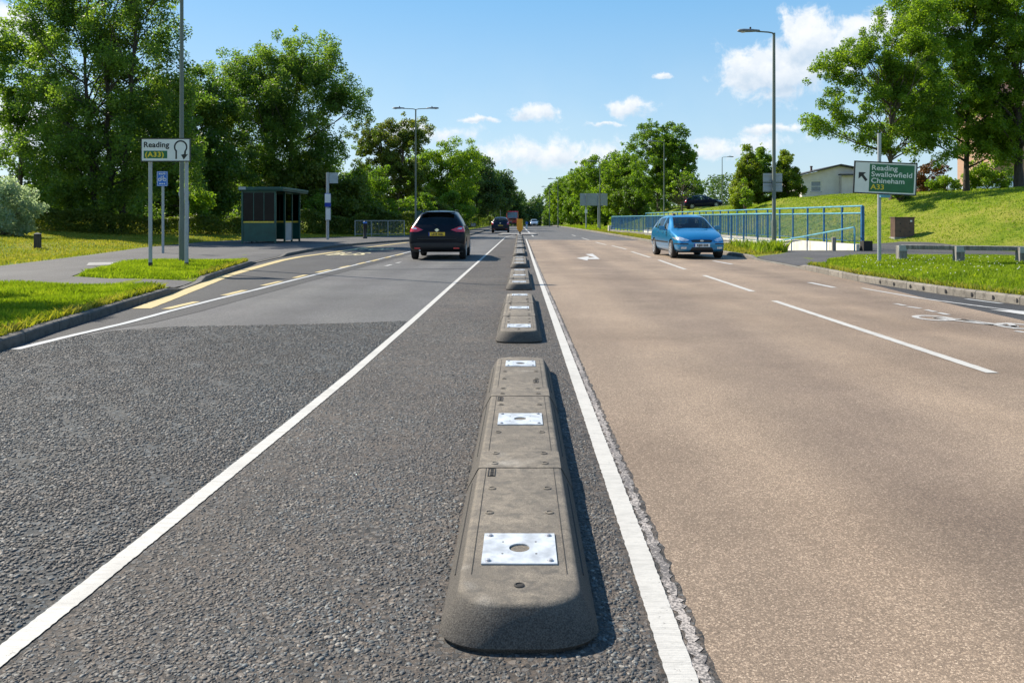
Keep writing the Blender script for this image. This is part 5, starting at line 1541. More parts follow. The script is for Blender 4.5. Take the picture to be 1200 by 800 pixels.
tree('poplar_tree', 'broad pale poplar with a ragged round crown standing behind the bus shelter', -20.2, 66,
     [(0, 0, 8.8, 5.4, 4.8, 5.8), (1.6, 0, 13.2, 4.2, 4, 3.2), (4.8, 0, 10.2, 2.8, 2.6, 3.2), (-3.4, 0, 12.0, 3, 3, 2.6), (-1.0, 0, 4, 5.4, 4, 3.6), (3.6, 0, 4.8, 3.0, 3, 3.4)], 760, 0.66, 140000, 0.175, 'leaf_poplar', 22, 0.26, 13, group='trees behind the left hedge', stems=2, limbs=26, strag=0.2, bark_m='bark_dark', shell=0.65, flat=1.1)
tree('broadleaf_tree', 'deep green bushy tree between the two big poplars, behind the lamp column', -25.6, 60,
     [(0, 0, 6.2, 4.4, 3.6, 5.6), (1.6, 0, 8.4, 3.2, 3, 2.8), (-2.4, 0, 8.4, 2.6, 2.4, 2.8), (3.0, 0, 4, 3, 3, 3.6)], 340, 0.75, 55000, 0.21, 'leaf_deep', 23, 0.22, 9, group='trees behind the left hedge', bark_m='bark_dark')
tree('broadleaf_tree', 'loose green tree cut by the left edge of the picture behind the silver willow', -31.5, 50,
     [(0, 0, 7.0, 3.4, 3, 4.6), (-1, 0, 11, 3.2, 3, 3.0), (1.5, 0, 3.6, 3.0, 2.6, 3.2), (2.4, 0, 6.6, 1.8, 1.8, 2.6)], 260, 0.6, 32000, 0.18, 'leaf_poplar', 24, 0.18, 10, group='trees behind the left hedge', strag=0.25, shell=0.7)
tree('broadleaf_tree', 'dark tree filling the gap low behind the cycle sign', -24.0, 58,
     [(0, 0, 3.4, 4.0, 2.6, 3.2), (-5, 0, 3.2, 3.4, 2.6, 2.8)], 140, 0.8, 24000, 0.24, 'leaf_deep', 25, 0.25, 5, group='trees behind the left hedge', bark_m='bark_dark')
tree('broadleaf_tree', 'dark undergrowth tree low behind the bus shelter roof', -17.0, 64,
     [(0, 0, 2.8, 4.2, 2.4, 2.8), (3.4, 0, 2.2, 2.6, 2.2, 2.2)], 120, 0.8, 20000, 0.24, 'leaf_hedge', 26, 0.2, 4, group='trees behind the left hedge', bark_m='bark_dark')
tree('broadleaf_tree', 'olive tree with an autumn tinged top left of the double lamp', -13.6, 82,
     [(0, 0, 6.8, 4.1, 3.4, 4.8), (-1.6, 0, 9.2, 3.0, 3, 2.4), (2.0, 0, 9.2, 2.8, 2.6, 2.4), (-2.4, 0, 4, 3.2, 2.6, 3.6), (2, 0, 4, 2.6, 2.6, 3.2)], 460, 0.55, 60000, 0.19, 'leaf_olive', 27, 0.26, 9.5, group='trees along the left of the road', stems=2, limbs=26, strag=0.25, shell=0.75)
tree('broadleaf_tree', 'green domed tree just right of the double lamp', -9.6, 98,
     [(0, 0, 6.2, 4.6, 4, 4.2), (1.8, 0, 8.6, 3.4, 3.2, 2.6), (-2.8, 0, 7.2, 3.0, 3, 2.6), (0, 0, 3.2, 4.6, 4, 3)], 320, 0.75, 46000, 0.23, 'leaf_ash', 28, 0.28, 8.5, group='trees along the left of the road', strag=0.15, bark_m='bark_dark')
tree('broadleaf_tree', 'bright shrubby tree low left of the double lamp', -14.2, 74,
     [(0, 0, 3.2, 2.6, 2.2, 2.8), (2.2, 0, 2.4, 1.8, 1.8, 2.0)], 80, 0.6, 11000, 0.2, 'leaf_lime', 29, 0.14, 4, group='trees along the left of the road')
tree('broadleaf_tree', 'dark tree behind the second black car, right of the green domed tree', -8.0, 125,
     [(0, 0, 6.4, 4.6, 4, 4.6), (2.4, 0, 5.2, 3.0, 3, 3.6)], 150, 1.0, 20000, 0.33, 'leaf_far', 30, 0.3, 8.5, group='trees along the left of the road', bark_m='bark_dark')
tree('broadleaf_tree', 'tall dark tree above the red bus, one back from the road end', -7.2, 165,
     [(0, 0, 8.0, 5.8, 5, 5.6), (2.8, 0, 6.5, 3.6, 3, 4.6)], 150, 1.2, 20000, 0.42, 'leaf_far', 31, 0.3, 11, group='trees along the left of the road', bark_m='bark_dark', z=0.1)
tree('broadleaf_tree', 'last dark tree on the left at the end of the road', -5.4, 215,
     [(0, 0, 6.5, 5.0, 5, 6.0), (3, 0, 4.5, 3.2, 3, 4.2)], 120, 1.3, 15000, 0.5, 'leaf_far', 32, 0.3, 9, group='trees along the left of the road', bark_m='bark_dark', z=-0.5)
tree('broadleaf_tree', 'bright green shrub by the footway left of the second black car', -6.9, 95,
     [(0, 0, 1.6, 1.6, 3.2, 1.7), (-1.6, 1, 2.0, 1.6, 3.0, 1.9)], 70, 0.55, 9000, 0.2, 'leaf_lime', 33, 0.08, 2, group='shrubs along the left footway')
tree('shrub', 'leafy young shrub behind the black car roof', -8.9, 72,
     [(0, 0, 1.9, 1.3, 1.2, 1.8)], 40, 0.45, 4800, 0.18, 'leaf_lime', 34, 0.06, 2.6, group='shrubs along the left footway', cat='shrub')
tree('shrub', 'second leafy young shrub, taller, between the black cars', -7.0, 78,
     [(0, 0, 2.0, 1.2, 1.2, 2.0)], 40, 0.45, 4800, 0.18, 'leaf_lime', 35, 0.06, 3.0, group='shrubs along the left footway', cat='shrub')
tree('shrub', 'yellow tinged upright shrub between the two leafy young shrubs', -8.0, 76,
     [(0, 0, 1.9, 0.9, 1.0, 1.9)], 30, 0.4, 3600, 0.17, 'leaf_olive', 36, 0.05, 2.6, group='shrubs along the left footway', cat='shrub')
tree('willow_bush', 'rounded silvery willow bush on the grass at the far left edge', -25.4, 38.5,
     [(0, 0, 1.25, 1.75, 1.7, 1.5), (0.3, 0, 2.0, 1.2, 1.2, 0.9)], 120, 0.4, 17000, 0.13, 'leaf_silver', 37, 0.06, 1.6, cat='bush', strag=0.25, shell=0.3)
for i, (x, y, h, w, lab, mt) in enumerate(((-15.6, 61.0, 1.6, 1.1, 'bright self sown shrub rising from the hedge just left of the shelter', 'leaf_lime'), (-13.0, 66.0, 3.2, 1.1, 'bright sapling rising from the hedge between shelter and bus stop flag', 'leaf_lime'),
        (-26.0, 45.6, 1.9, 1.5, 'mid green shrub before the poplar trunks left of the white sign', 'leaf_ash'), (-20.2, 49.6, 1.5, 0.9, 'mid green shrub in the hedge right of the left lamp column', 'leaf_ash'))):
    tree('shrub', lab, x, y, [(0, 0, h * 0.9, w, w, h * 0.9)], 34, 0.42, 4600, 0.17, mt, 60 + i, 0.05, h, group='shrubs in the left hedge', cat='shrub')

tree('broadleaf_tree', 'young tree beyond the left edge whose shadow falls on the corner grass', -12.3, 13.4,
     [(0, 0, 4.9, 1.5, 1.4, 1.3), (0.3, 0, 6.0, 1.1, 1.1, 0.9)], 70, 0.4, 8000, 0.14, 'leaf_ash', 58, 0.08, 5.2)

# --- hedges
def hedge(name, label, path, h, depth, n, leaf, mat, seed, group=None):
    rng = np.random.default_rng(seed)
    P = np.array(path, float)
    seg = np.hypot(*(P[1:] - P[:-1]).T); cum = np.concatenate([[0], np.cumsum(seg)])
    t = rng.uniform(0, cum[-1], n)
    x = np.interp(t, cum, P[:, 0]); y = np.interp(t, cum, P[:, 1])
    hh = h * (0.86 + 0.14 * np.sin(t * 0.9 + np.sin(t * 0.37) * 2) + 0.08 * np.sin(t * 2.7))
    # three quarters of the leaves on the faces of the hedge
    u = rng.uniform(0, 1, n)
    dx = rng.uniform(-1, 1, n); zz = rng.uniform(0.02, 1, n) ** 0.8
    face = u < 0.45; topf = (u >= 0.45) & (u < 0.75)
    dx = np.where(face, np.sign(dx) * (1 - np.abs(rng.normal(size=n)) * 0.12), dx)
    zz = np.where(topf, 1 - np.abs(rng.normal(size=n)) * 0.09, zz)
    dx *= (1 - 0.25 * zz ** 3)
    nx, ny = 0.25, 0.97
    z = ter(x, y)
    C = np.stack([x + nx * dx * depth / 2 + rng.normal(size=n) * 0.06, y + ny * dx * depth / 2 + rng.normal(size=n) * 0.06, z + zz * hh + rng.normal(size=n) * 0.04], 1)
    out = np.stack([nx * dx * 0.7, ny * dx * 0.7, zz * 0.6], 1)
    V, F = leaf_cloud(C, out, leaf, rng)
    return tag(link_mesh(name, np_mesh(name, V, F), M[mat]), label, 'hedge', group)
hedge('hedge', 'long dark clipped hedge behind the left grass mound', [(-34, 42.2), (-27, 43.4), (-22, 45.5), (-18.6, 50), (-16.4, 57.5)], 1.15, 1.6, 42000, 0.12, 'leaf_hedge', 71)
hedge('hedge', 'yellow green hedge behind the guard rail and bus stop', [(-16.3, 58.5), (-12.5, 61.5), (-9.0, 65.5), (-7.4, 74)], 1.75, 1.7, 30000, 0.14, 'leaf_hedge', 72)
hedge('hedge', 'rough dark hedge running on behind the footway towards the second black car', [(-7.6, 76), (-7.2, 95), (-7.0, 130), (-6.7, 170), (-6.6, 240)], 1.9, 2.0, 30000, 0.22, 'leaf_hedge', 73)

# --- right: bank trees
tree('ash_tree', 'spreading ash tree on the bank above the green direction sign', 21.2, 45.5,
     [(0.4, 0, 6.4, 3.4, 3.0, 3.8), (-2.6, 0, 4.8, 2.2, 2.0, 2.2), (-3.0, 0, 7.4, 2.0, 1.6, 1.8), (1.2, 0, 8.8, 2.4, 2.2, 1.8), (1.8, 0, 3.6, 2.4, 2.0, 2.2), (-4.5, 0, 4.2, 1.2, 1.0, 0.9), (-1.4, 0, 8.6, 1.7, 1.6, 1.4), (-0.6, 0, 3.2, 1.8, 1.6, 1.5), (1.6, 0, 10.6, 2.3, 2.0, 1.7), (2.8, 0, 6.4, 1.8, 1.8, 2.6)], 480, 0.4, 78000, 0.125, 'leaf_ash', 41, 0.12, 8.6, group='trees on the right bank', limbs=60, strag=0.25, shell=0.85, flat=0.95)
tree('ash_tree', 'tall dense tree on the bank behind and right of the direction sign', 28.6, 51,
     [(0, 0, 8.4, 4.2, 3.6, 5.2), (-1.6, 0, 11.6, 3.4, 3.2, 3.0), (1.6, 0, 12.6, 3.2, 3, 3.2), (-2.8, 0, 4.6, 2.8, 2.4, 2.6), (1.6, 0, 4.2, 2.8, 2.4, 2.2), (-3.4, 0, 7.6, 2.0, 2, 2.4), (1.4, -0.6, 3.0, 2.8, 1.6, 1.8), (-3.6, 0, 11.0, 2.4, 2.2, 2.6)], 680, 0.5, 112000, 0.145, 'leaf_ash', 42, 0.17, 12, group='trees on the right bank', limbs=44, strag=0.2, shell=0.75, flat=0.95, bark_m='bark_dark')
tree('ash_tree', 'tall open tree with a thick dark trunk at the right edge of the picture', 31.0, 49.4,
     [(0, 0, 8.6, 3.8, 3.4, 4.8), (-1, 0, 13, 3.6, 3.4, 3.4), (1.8, 0, 5.4, 2.8, 2.4, 2.4), (-2.0, 0, 6.0, 2.0, 1.8, 1.8), (0.6, 0, 4.2, 2.4, 2, 1.5), (-0.6, -0.6, 3.2, 2.6, 1.6, 1.8)], 500, 0.48, 80000, 0.145, 'leaf_ash', 43, 0.26, 13, group='trees on the right bank', limbs=44, strag=0.25, shell=0.8, flat=0.95, bark_m='bark_dark')
tree('shrub', 'rust brown shrub on the bank under the tall dense tree', 27.2, 53, [(0, 0, 1.2, 1.2, 1.0, 1.2)], 30, 0.4, 3600, 0.16, 'leaf_rust', 44, 0.05, 1.4, group='shrubs on the right bank', cat='shrub')
tree('shrub', 'low dark green shrub on the bank by the ash trunk', 21.2, 44.6, [(0, 0, 0.5, 0.7, 0.6, 0.5)], 16, 0.25, 1600, 0.12, 'leaf_deep', 45, 0.03, 0.6, group='shrubs on the right bank', cat='shrub')
tree('shrub', 'low glossy shrub on the bank right of the direction sign', 26.4, 49.6, [(0, 0, 0.6, 1.0, 0.8, 0.6)], 22, 0.3, 2400, 0.14, 'leaf_ash', 46, 0.03, 0.7, group='shrubs on the right bank', cat='shrub')
tree('shrub', 'bushy shrub screening the brick house between the two right bank trunks', 32.8, 56, [(0, 0, 1.3, 1.9, 1.2, 1.3)], 50, 0.4, 6500, 0.15, 'leaf_ash', 48, 0.05, 1.5, group='shrubs on the right bank', cat='shrub')
tree('sapling', 'small thin sapling on the bank behind the right lamp column', 16.4, 58, [(0, 0, 1.3, 0.5, 0.5, 1.1)], 16, 0.25, 1200, 0.13, 'leaf_ash', 47, 0.03, 2.0, cat='sapling')
for i, (x, y, h, w, lab, mt, lf) in enumerate((
        (20.0, 70, 5.3, 1.5, 'upright golden cypress at the left of the bushes behind the lamp column', 'leaf_cypress', 0.15), (21.6, 71.5, 5.5, 1.35, 'darker pointed cypress in the middle of the bushes', 'leaf_ash', 0.15),
        (23.4, 70.5, 5.2, 1.6, 'rounded golden bush at the right of the bushes beside the bungalow', 'leaf_cypress', 0.15), (18.7, 67.5, 2.4, 0.85, 'lowest small golden bush at the left foot of the cypresses', 'leaf_cypress', 0.13))):
    tree('cypress_bush', lab, x, y, [(0, 0, h * 0.32, w, w, h * 0.34), (0, 0, h * 0.62, w * 0.72, w * 0.72, h * 0.3), (0, 0, h * 0.86, w * 0.3, w * 0.3, h * 0.16)], 150, 0.36, 26000, lf, mt, 80 + i, 0.1, h * 0.8, group='bushes on the right bank', cat='bush', shell=0.35)
tree('bare_tree', 'thin nearly leafless tree on the bank left of the parked dark car', 17.0, 84, [(0, 0, 3.4, 1.9, 1.6, 1.6), (-1.2, 0, 2.6, 1.4, 1.2, 1.0), (1.4, 0, 4.0, 1.2, 1.2, 1.0)], 60, 0.3, 1500, 0.16, 'leaf_ash', 88, 0.09, 3.8, cat='tree', limbs=34)
tree('bare_tree', 'sparse twiggy tree behind the golden bushes', 23.6, 78, [(0, 0, 4.2, 2.9, 2.0, 1.9)], 60, 0.3, 1500, 0.16, 'leaf_ash', 89, 0.09, 4.6, cat='tree', limbs=30)

# --- right: the row along the road
row = [(16.6, 96, 11.4, 4.6, 'tallest tree of the right roadside row, round headed behind the lamp column'),
       (13.6, 108, 11.2, 3.6, 'second tree of the right roadside row, ragged topped beside the blank sign back'),
       (13.0, 122, 11.6, 3.9, 'third tree of the right roadside row, behind the blank sign back'),
       (12.4, 138, 11.4, 4.2, 'fourth tree of the right roadside row'),
       (11.8, 156, 11.4, 4.4, 'fifth tree of the right roadside row'),
       (11.0, 178, 11.8, 4.8, 'sixth tree of the right roadside row'),
       (10.4, 205, 13, 5.2, 'seventh tree of the right roadside row, last clear one before the far wood')]
for i, (x, y, h, w, lab) in enumerate(row):
    rr = random.Random(i + 5)
    env = [(0, 0, h * 0.46, w, w * 0.9, h * 0.42), (rr.uniform(-.3, .3) * w, 0, h * 0.72, w * 0.78, w * 0.75, h * 0.27), (rr.uniform(-.5, .5) * w, 0, h * 0.26, w * 0.95, w * 0.8, h * 0.24), (w * 0.45, 0, h * 0.55, w * 0.6, w * 0.6, h * 0.25)]
    tree('roadside_tree', lab, x, y, env, int(420 * w / 3.4), 0.5 * (1 + i * 0.08), 60000 if i == 0 else 36000, 0.21 + 0.03 * i, 'leaf_lime' if i % 2 == 0 else 'leaf_ash', 100 + i, 0.2, h * 0.85, group='trees of the right roadside row', strag=0.22, shell=0.6, bark_m='bark_dark', flat=0.95)
tree('roadside_tree', 'dark leaning tree low behind the tallest roadside tree', 15.0, 104, [(0, 0, 3.0, 3.0, 2.4, 2.8)], 70, 0.7, 9000, 0.26, 'leaf_deep', 120, 0.15, 4, group='trees of the right roadside row', bark_m='bark_dark')

# --- the wood and hill closing the view
def far_wood(name, x0, x1, y, h, n, leaf, seed, depth=30, zb=-3.0):
    rng = np.random.default_rng(seed)
    n_c = int((x1 - x0) / 3.2)
    cx = rng.uniform(x0, x1, n_c); cy = y + rng.uniform(0, depth, n_c); hh = h * rng.uniform(0.55, 1.1, n_c)
    kk = rng.integers(0, n_c, n)
    d = rng.normal(size=(n, 3)); d /= np.linalg.norm(d, axis=1)[:, None]
    r = rng.uniform(0.5, 1, n) ** 0.6
    C = np.stack([cx[kk] + d[:, 0] * r * 3.4, cy[kk] + d[:, 1] * r * 3.0, zb + hh[kk] * (0.5 + 0.5 * d[:, 2] * r)], 1)
    V, F = leaf_cloud(C, d, leaf, rng)
    return tag(link_mesh(name, np_mesh(name, V, F), M['leaf_far']), kind='stuff')
far_wood('far_wood', -70, 45, 265, 13, 46000, 0.75, 131)
far_wood('far_wood', -120, -14, 92, 8, 70000, 0.45, 133, 30, -0.3)
far_wood('far_wood', 24, 110, 150, 9, 26000, 0.5, 134, 60, 3.0)
far_wood('distant_wooded_hill', -90, 120, 620, 30, 40000, 1.6, 132, 120, -6)
# ------------------------------------------------------------ buildings on the bank
def window(parent, x0, x1, z0, z1, y, bars=1):
    f = MB(); t = 0.06
    f.span(x0, x1, y - 0.05, y + 0.03, z0, z0 + t); f.span(x0, x1, y - 0.05, y + 0.03, z1 - t, z1)
    f.span(x0, x0 + t, y - 0.05, y + 0.03, z0 + t, z1 - t); f.span(x1 - t, x1, y - 0.05, y + 0.03, z0 + t, z1 - t)
    for b in range(bars):
        zb = z0 + (z1 - z0) * (b + 1) / (bars + 1); f.span(x0 + t, x1 - t, y - 0.04, y + 0.02, zb - 0.025, zb + 0.025)
    fr_ = f.build('window', M['frame_white'], parent)
    g = MB(); g.span(x0 + t * 0.6, x1 - t * 0.6, y - 0.012, y + 0.0, z0 + t * 0.6, z1 - t * 0.6); g.build('pane', M['window_glass'], fr_)
    s = MB(); s.span(x0 - 0.08, x1 + 0.08, y - 0.12, y + 0.02, z0 - 0.07, z0 - 0.004); s.build('sill', M['slab'], fr_)
def hole_wall(W_, H_, holes, thick=0.25):
    """a wall in x/z with window openings, front face at y = 0"""
    xs = sorted({0, W_} | {h[0] for h in holes} | {h[1] for h in holes}); zs = sorted({0, H_} | {h[2] for h in holes} | {h[3] for h in holes})
    mb = MB()
    for i in range(len(xs) - 1):
        for j in range(len(zs) - 1):
            cx, cz = (xs[i] + xs[i + 1]) / 2, (zs[j] + zs[j + 1]) / 2
            if any(h[0] < cx < h[1] and h[2] < cz < h[3] for h in holes): continue
            mb.span(xs[i], xs[i + 1], 0, thick, zs[j], zs[j + 1])
    return mb
bz = terz(33, 86)
bg_ = thing('bungalow', 'off white bungalow with a shallow grey gable roof on top of the bank', 'house', (30.4, 86, 3.35), R(-4))
holes = [(0.95, 2.05, 1.0, 2.15)]
mb = hole_wall(4.0, 2.7, holes); mb.span(0, 0.25, 0.25, 9, 0, 2.7); mb.span(3.75, 4.0, 0.25, 9, 0, 2.7); mb.span(0.25, 3.75, 8.75, 9, 0, 2.7)
mb.prism([(0, 2.7), (7.6, 2.7), (7.6, 3.1), (4.0, 3.75), (0, 2.78)], 0.0, 0.25, FRONT)
mb.build('wall', M['render_wall'], bg_)
window(bg_, 0.95, 2.05, 1.0, 2.15, 0.1)
mb = hole_wall(3.6, 2.7, [(1.6, 2.9, 0.8, 2.1)]); mb.span(0, 0.25, 0.25, 3, 0, 2.7); mb.span(3.35, 3.6, 0.25, 3, 0, 2.7)
w2 = mb.build('wall', M['render_wall'], bg_); w2.location = (4.02, -0.6, 0)
f_ = MB(); f_.span(5.62, 6.92, -0.5, -0.44, 0.8, 2.1); pn = f_.build('window', M['window_glass'], bg_)
f_ = MB(); f_.span(6.24, 6.3, -0.53, -0.5, 0.8, 2.1); f_.span(5.62, 6.92, -0.53, -0.5, 1.6, 1.66); f_.build('frame', M['frame_white'], pn)
rm = MB()
rm.prism([(-0.35, 2.72), (4.0, 3.82), (8.0, 3.05), (8.0, 3.17), (4.0, 3.96), (-0.35, 2.86)], -0.45, 9.3, FRONT)
rm.span(3.7, 8.0, -1.0, -0.46, 2.72, 2.86)
rf = rm.build('roof', M['roof_grey'], bg_)
mb = MB(); mb.lathe((2.2, 4.2, 3.35), [(0.12, 0), (0.12, 0.55), (0.16, 0.58), (0.16, 0.7)], 8); mb.build('chimney', M['roof_tile'], rf)

bh = thing('brick_house', 'orange brick block with small blue paned windows half hidden behind the right bank trees', 'house', (46.5, 78, 3.4), R(-8))
hs = []
for fl in range(3):
    for q in range(5): hs.append((1.2 + q * 3.0, 2.5 + q * 3.0, 1.0 + fl * 2.8, 2.3 + fl * 2.8))
mb = hole_wall(16, 9.0, hs); mb.span(0, 0.25, 0.25, 9, 0, 9); mb.span(15.75, 16, 0.25, 9, 0, 9); mb.span(0.25, 15.75, 8.75, 9, 0, 9)
mb.build('wall', M['brick'], bh)
for h in hs: window(bh, *h, 0.1)
rm = MB(); rm.prism([(-0.5, 9.0), (9.5, 9.0), (4.5, 12.0)], -0.4, 16.4, Matrix(((0, 0, 1, 0), (1, 0, 0, 0), (0, 1, 0, 0), (0, 0, 0, 1))))
rf = rm.build('roof', M['roof_tile'], bh)
mb = MB(); mb.span(3, 3.8, 4, 4.9, 11, 13.4); mb.build('chimney', M['brick'], rf)
# ------------------------------------------------------------ vehicles
def car_shell(st):
    """st: (y, zb, hw, zsh, rw, zr) from tail to nose -> smooth closed bmesh"""
    bm = bmesh.new(); rings = []
    for (y, zb, hw, zs, rw, zr) in st:
        h = zs - zb
        half = [(0, zb), (hw * 0.72, zb), (hw * 0.955, zb + 0.03), (hw, zb + h * 0.36), (hw * 0.995, zb + h * 0.72), (hw * 0.965, zs),
                (hw * 0.965 + (rw - hw * 0.965) * 0.55, zs + (zr - zs) * 0.55), (rw, zr - min(0.05, (zr - zs) * 0.25)), (rw * 0.82, zr - 0.008), (rw * 0.4, zr + 0.012), (0, zr + 0.018)]
        pts = half + [(-x, z) for x, z in reversed(half[1:-1])]
        rings.append([bm.verts.new((x, y, z)) for x, z in pts])
    n = len(rings[0])
    for a, b in zip(rings[:-1], rings[1:]):
        for j in range(n): bm.faces.new((a[j], a[(j + 1) % n], b[(j + 1) % n], b[j]))
    bm.faces.new(rings[0][::-1]); bm.faces.new(rings[-1])
    bmesh.ops.recalc_face_normals(bm, faces=bm.faces)
    me = bpy.data.meshes.new('s'); bm.to_mesh(me); bm.free()
    ob = bpy.data.objects.new('s', me); COL.objects.link(ob)
    m_ = ob.modifiers.new('s', 'SUBSURF'); m_.levels = 2; m_.render_levels = 2
    dg = bpy.context.evaluated_depsgraph_get()
    me2 = bpy.data.meshes.new_from_object(ob.evaluated_get(dg))
    bpy.data.objects.remove(ob); bpy.data.meshes.remove(me)
    bm = bmesh.new(); bm.from_mesh(me2); bpy.data.meshes.remove(me2)
    bm.normal_update()
    return bm
def carve(bm, poly, view, pred):
    """cut a convex outline out of the shell; view 'S' = (y,z) seen from the side, 'F' = (x,z) seen from front or back, 'T' = (x,y) from above. returns the cut piece as a mesh"""
    def to3(p, q):
        return {'S': Vector((0, p, q)), 'F': Vector((p, 0, q)), 'T': Vector((p, q, 0))}[view]
    ax = {'S': Vector((1, 0, 0)), 'F': Vector((0, 1, 0)), 'T': Vector((0, 0, 1))}[view]
    n = len(poly)
    area = sum(poly[i][0] * poly[(i + 1) % n][1] - poly[(i + 1) % n][0] * poly[i][1] for i in range(n))
    if area < 0: poly = poly[::-1]
    pl = []
    for i in range(n):
        a, b = to3(*poly[i]), to3(*poly[(i + 1) % n])
        e2 = Vector((poly[(i + 1) % n][0] - poly[i][0], poly[(i + 1) % n][1] - poly[i][1]))
        inn = to3(-e2.y, e2.x).normalized()
        pl.append((a, inn))
    mg = 0.06
    def near(f):
        c = f.calc_center_median()
        return pred(c, f.normal)
    for a, inn in pl:
        fs = [f for f in bm.faces if near(f) and all((f.calc_center_median() - a2).dot(i2) > -0.12 for a2, i2 in pl)]
        geo = list({e for f in fs for e in f.edges}) + list({v_ for f in fs for v_ in f.verts}) + fs
        if fs: bmesh.ops.bisect_plane(bm, geom=geo, dist=1e-5, plane_co=a, plane_no=inn)
    bm.normal_update()
    ins = [f for f in bm.faces if near(f) and all((f.calc_center_median() - a).dot(inn) > 1e-5 for a, inn in pl)]
    out = MB(); idx = {}
    for f in ins:
        for v_ in f.verts:
            if v_ not in idx: idx[v_] = len(out.v); out.v.append(tuple(v_.co))
        out.f.append(tuple(idx[v_] for v_ in f.verts))
    bmesh.ops.delete(bm, geom=ins, context='FACES')
    return out
def part_from(out, name, mat, parent, smooth=True):
    me = bpy.data.meshes.new(name); me.from_pydata(out.v, [], out.f); me.update()
    return link_mesh(name, me, mat, parent, smooth)

def wheel(root, x, y, r, side, rim_mat, w=0.20):
    """a tyre with its rim, side = +1 when the outer face looks to +x"""
    mb = MB(); s = side
    mb.lathe((x, y, r), [(r * 0.62, -w / 2), (r * 0.93, -w / 2), (r, -w / 2 + 0.03), (r, w / 2 - 0.03), (r * 0.93, w / 2), (r * 0.64, w / 2)], 28, 'X')
    ty = mb.build('wheel', M['rubber'], root, smooth=True)
    rm = MB()
    xo = x + s * (w / 2 + 0.004)
    rm.lathe((xo, y, r), [(r * 0.66, -0.01), (r * 0.66, 0.012), (r * 0.6, 0.012), (r * 0.58, -0.008)], 28, 'X')
    for q in range(9):
        a = 2 * math.pi * q / 9
        rm.box((xo, y + math.cos(a) * r * 0.33, r + math.sin(a) * r * 0.33), (0.016, r * 0.62, r * 0.13), Matrix.Rotation(a, 3, 'X'))
    rm.lathe((xo - s * 0.012, y, r), [(r * 0.6, -0.004), (r * 0.6, 0.004)], 24, 'X')
    rm.lathe((xo, y, r), [(r * 0.16, -0.012), (r * 0.16, 0.014), (r * 0.1, 0.018)], 12, 'X')
    rm.build('rim', rim_mat, ty)
    b = MB(); b.lathe((xo - s * 0.03, y, r), [(r * 0.6, -0.008), (r * 0.6, 0.008)], 20, 'X'); b.build('brake_disc', M['block_groove'], ty)
    return ty
def circ(cy, cz, r, n=16): return [(cy + r * math.cos(2 * math.pi * i / n), cz + r * math.sin(2 * math.pi * i / n)) for i in range(n)]

def plate(root, text, mat, y, z, face, w=0.52, h=0.112, blue=True):
    """face = -1 plate looks to -y (rear), +1 looks to +y (front)"""
    mb = MB(); mb.span(-w / 2, w / 2, y - 0.008, y + 0.008, z - h / 2, z + h / 2); p = mb.build('number_plate', mat, root)
    rot = (R(90), 0, 0) if face < 0 else (R(90), 0, R(180))
    lettering(text, 0.098, M['sign_black'], p, (0.02 * (1 if face < 0 else -1), y + face * 0.0095, z - 0.035), rot, bold=0.005, align='CENTER', sx=0.98)
    if blue:
        mb = MB(); xx = -w / 2 * (1 if face < 0 else -1); mb.span(min(xx, xx * 0.86), max(xx, xx * 0.86), y + face * 0.0082 - 0.001, y + face * 0.0082 + 0.001, z - h / 2 + 0.002, z + h / 2 - 0.002); mb.build('band', M['plate_blue'], p)
    return p

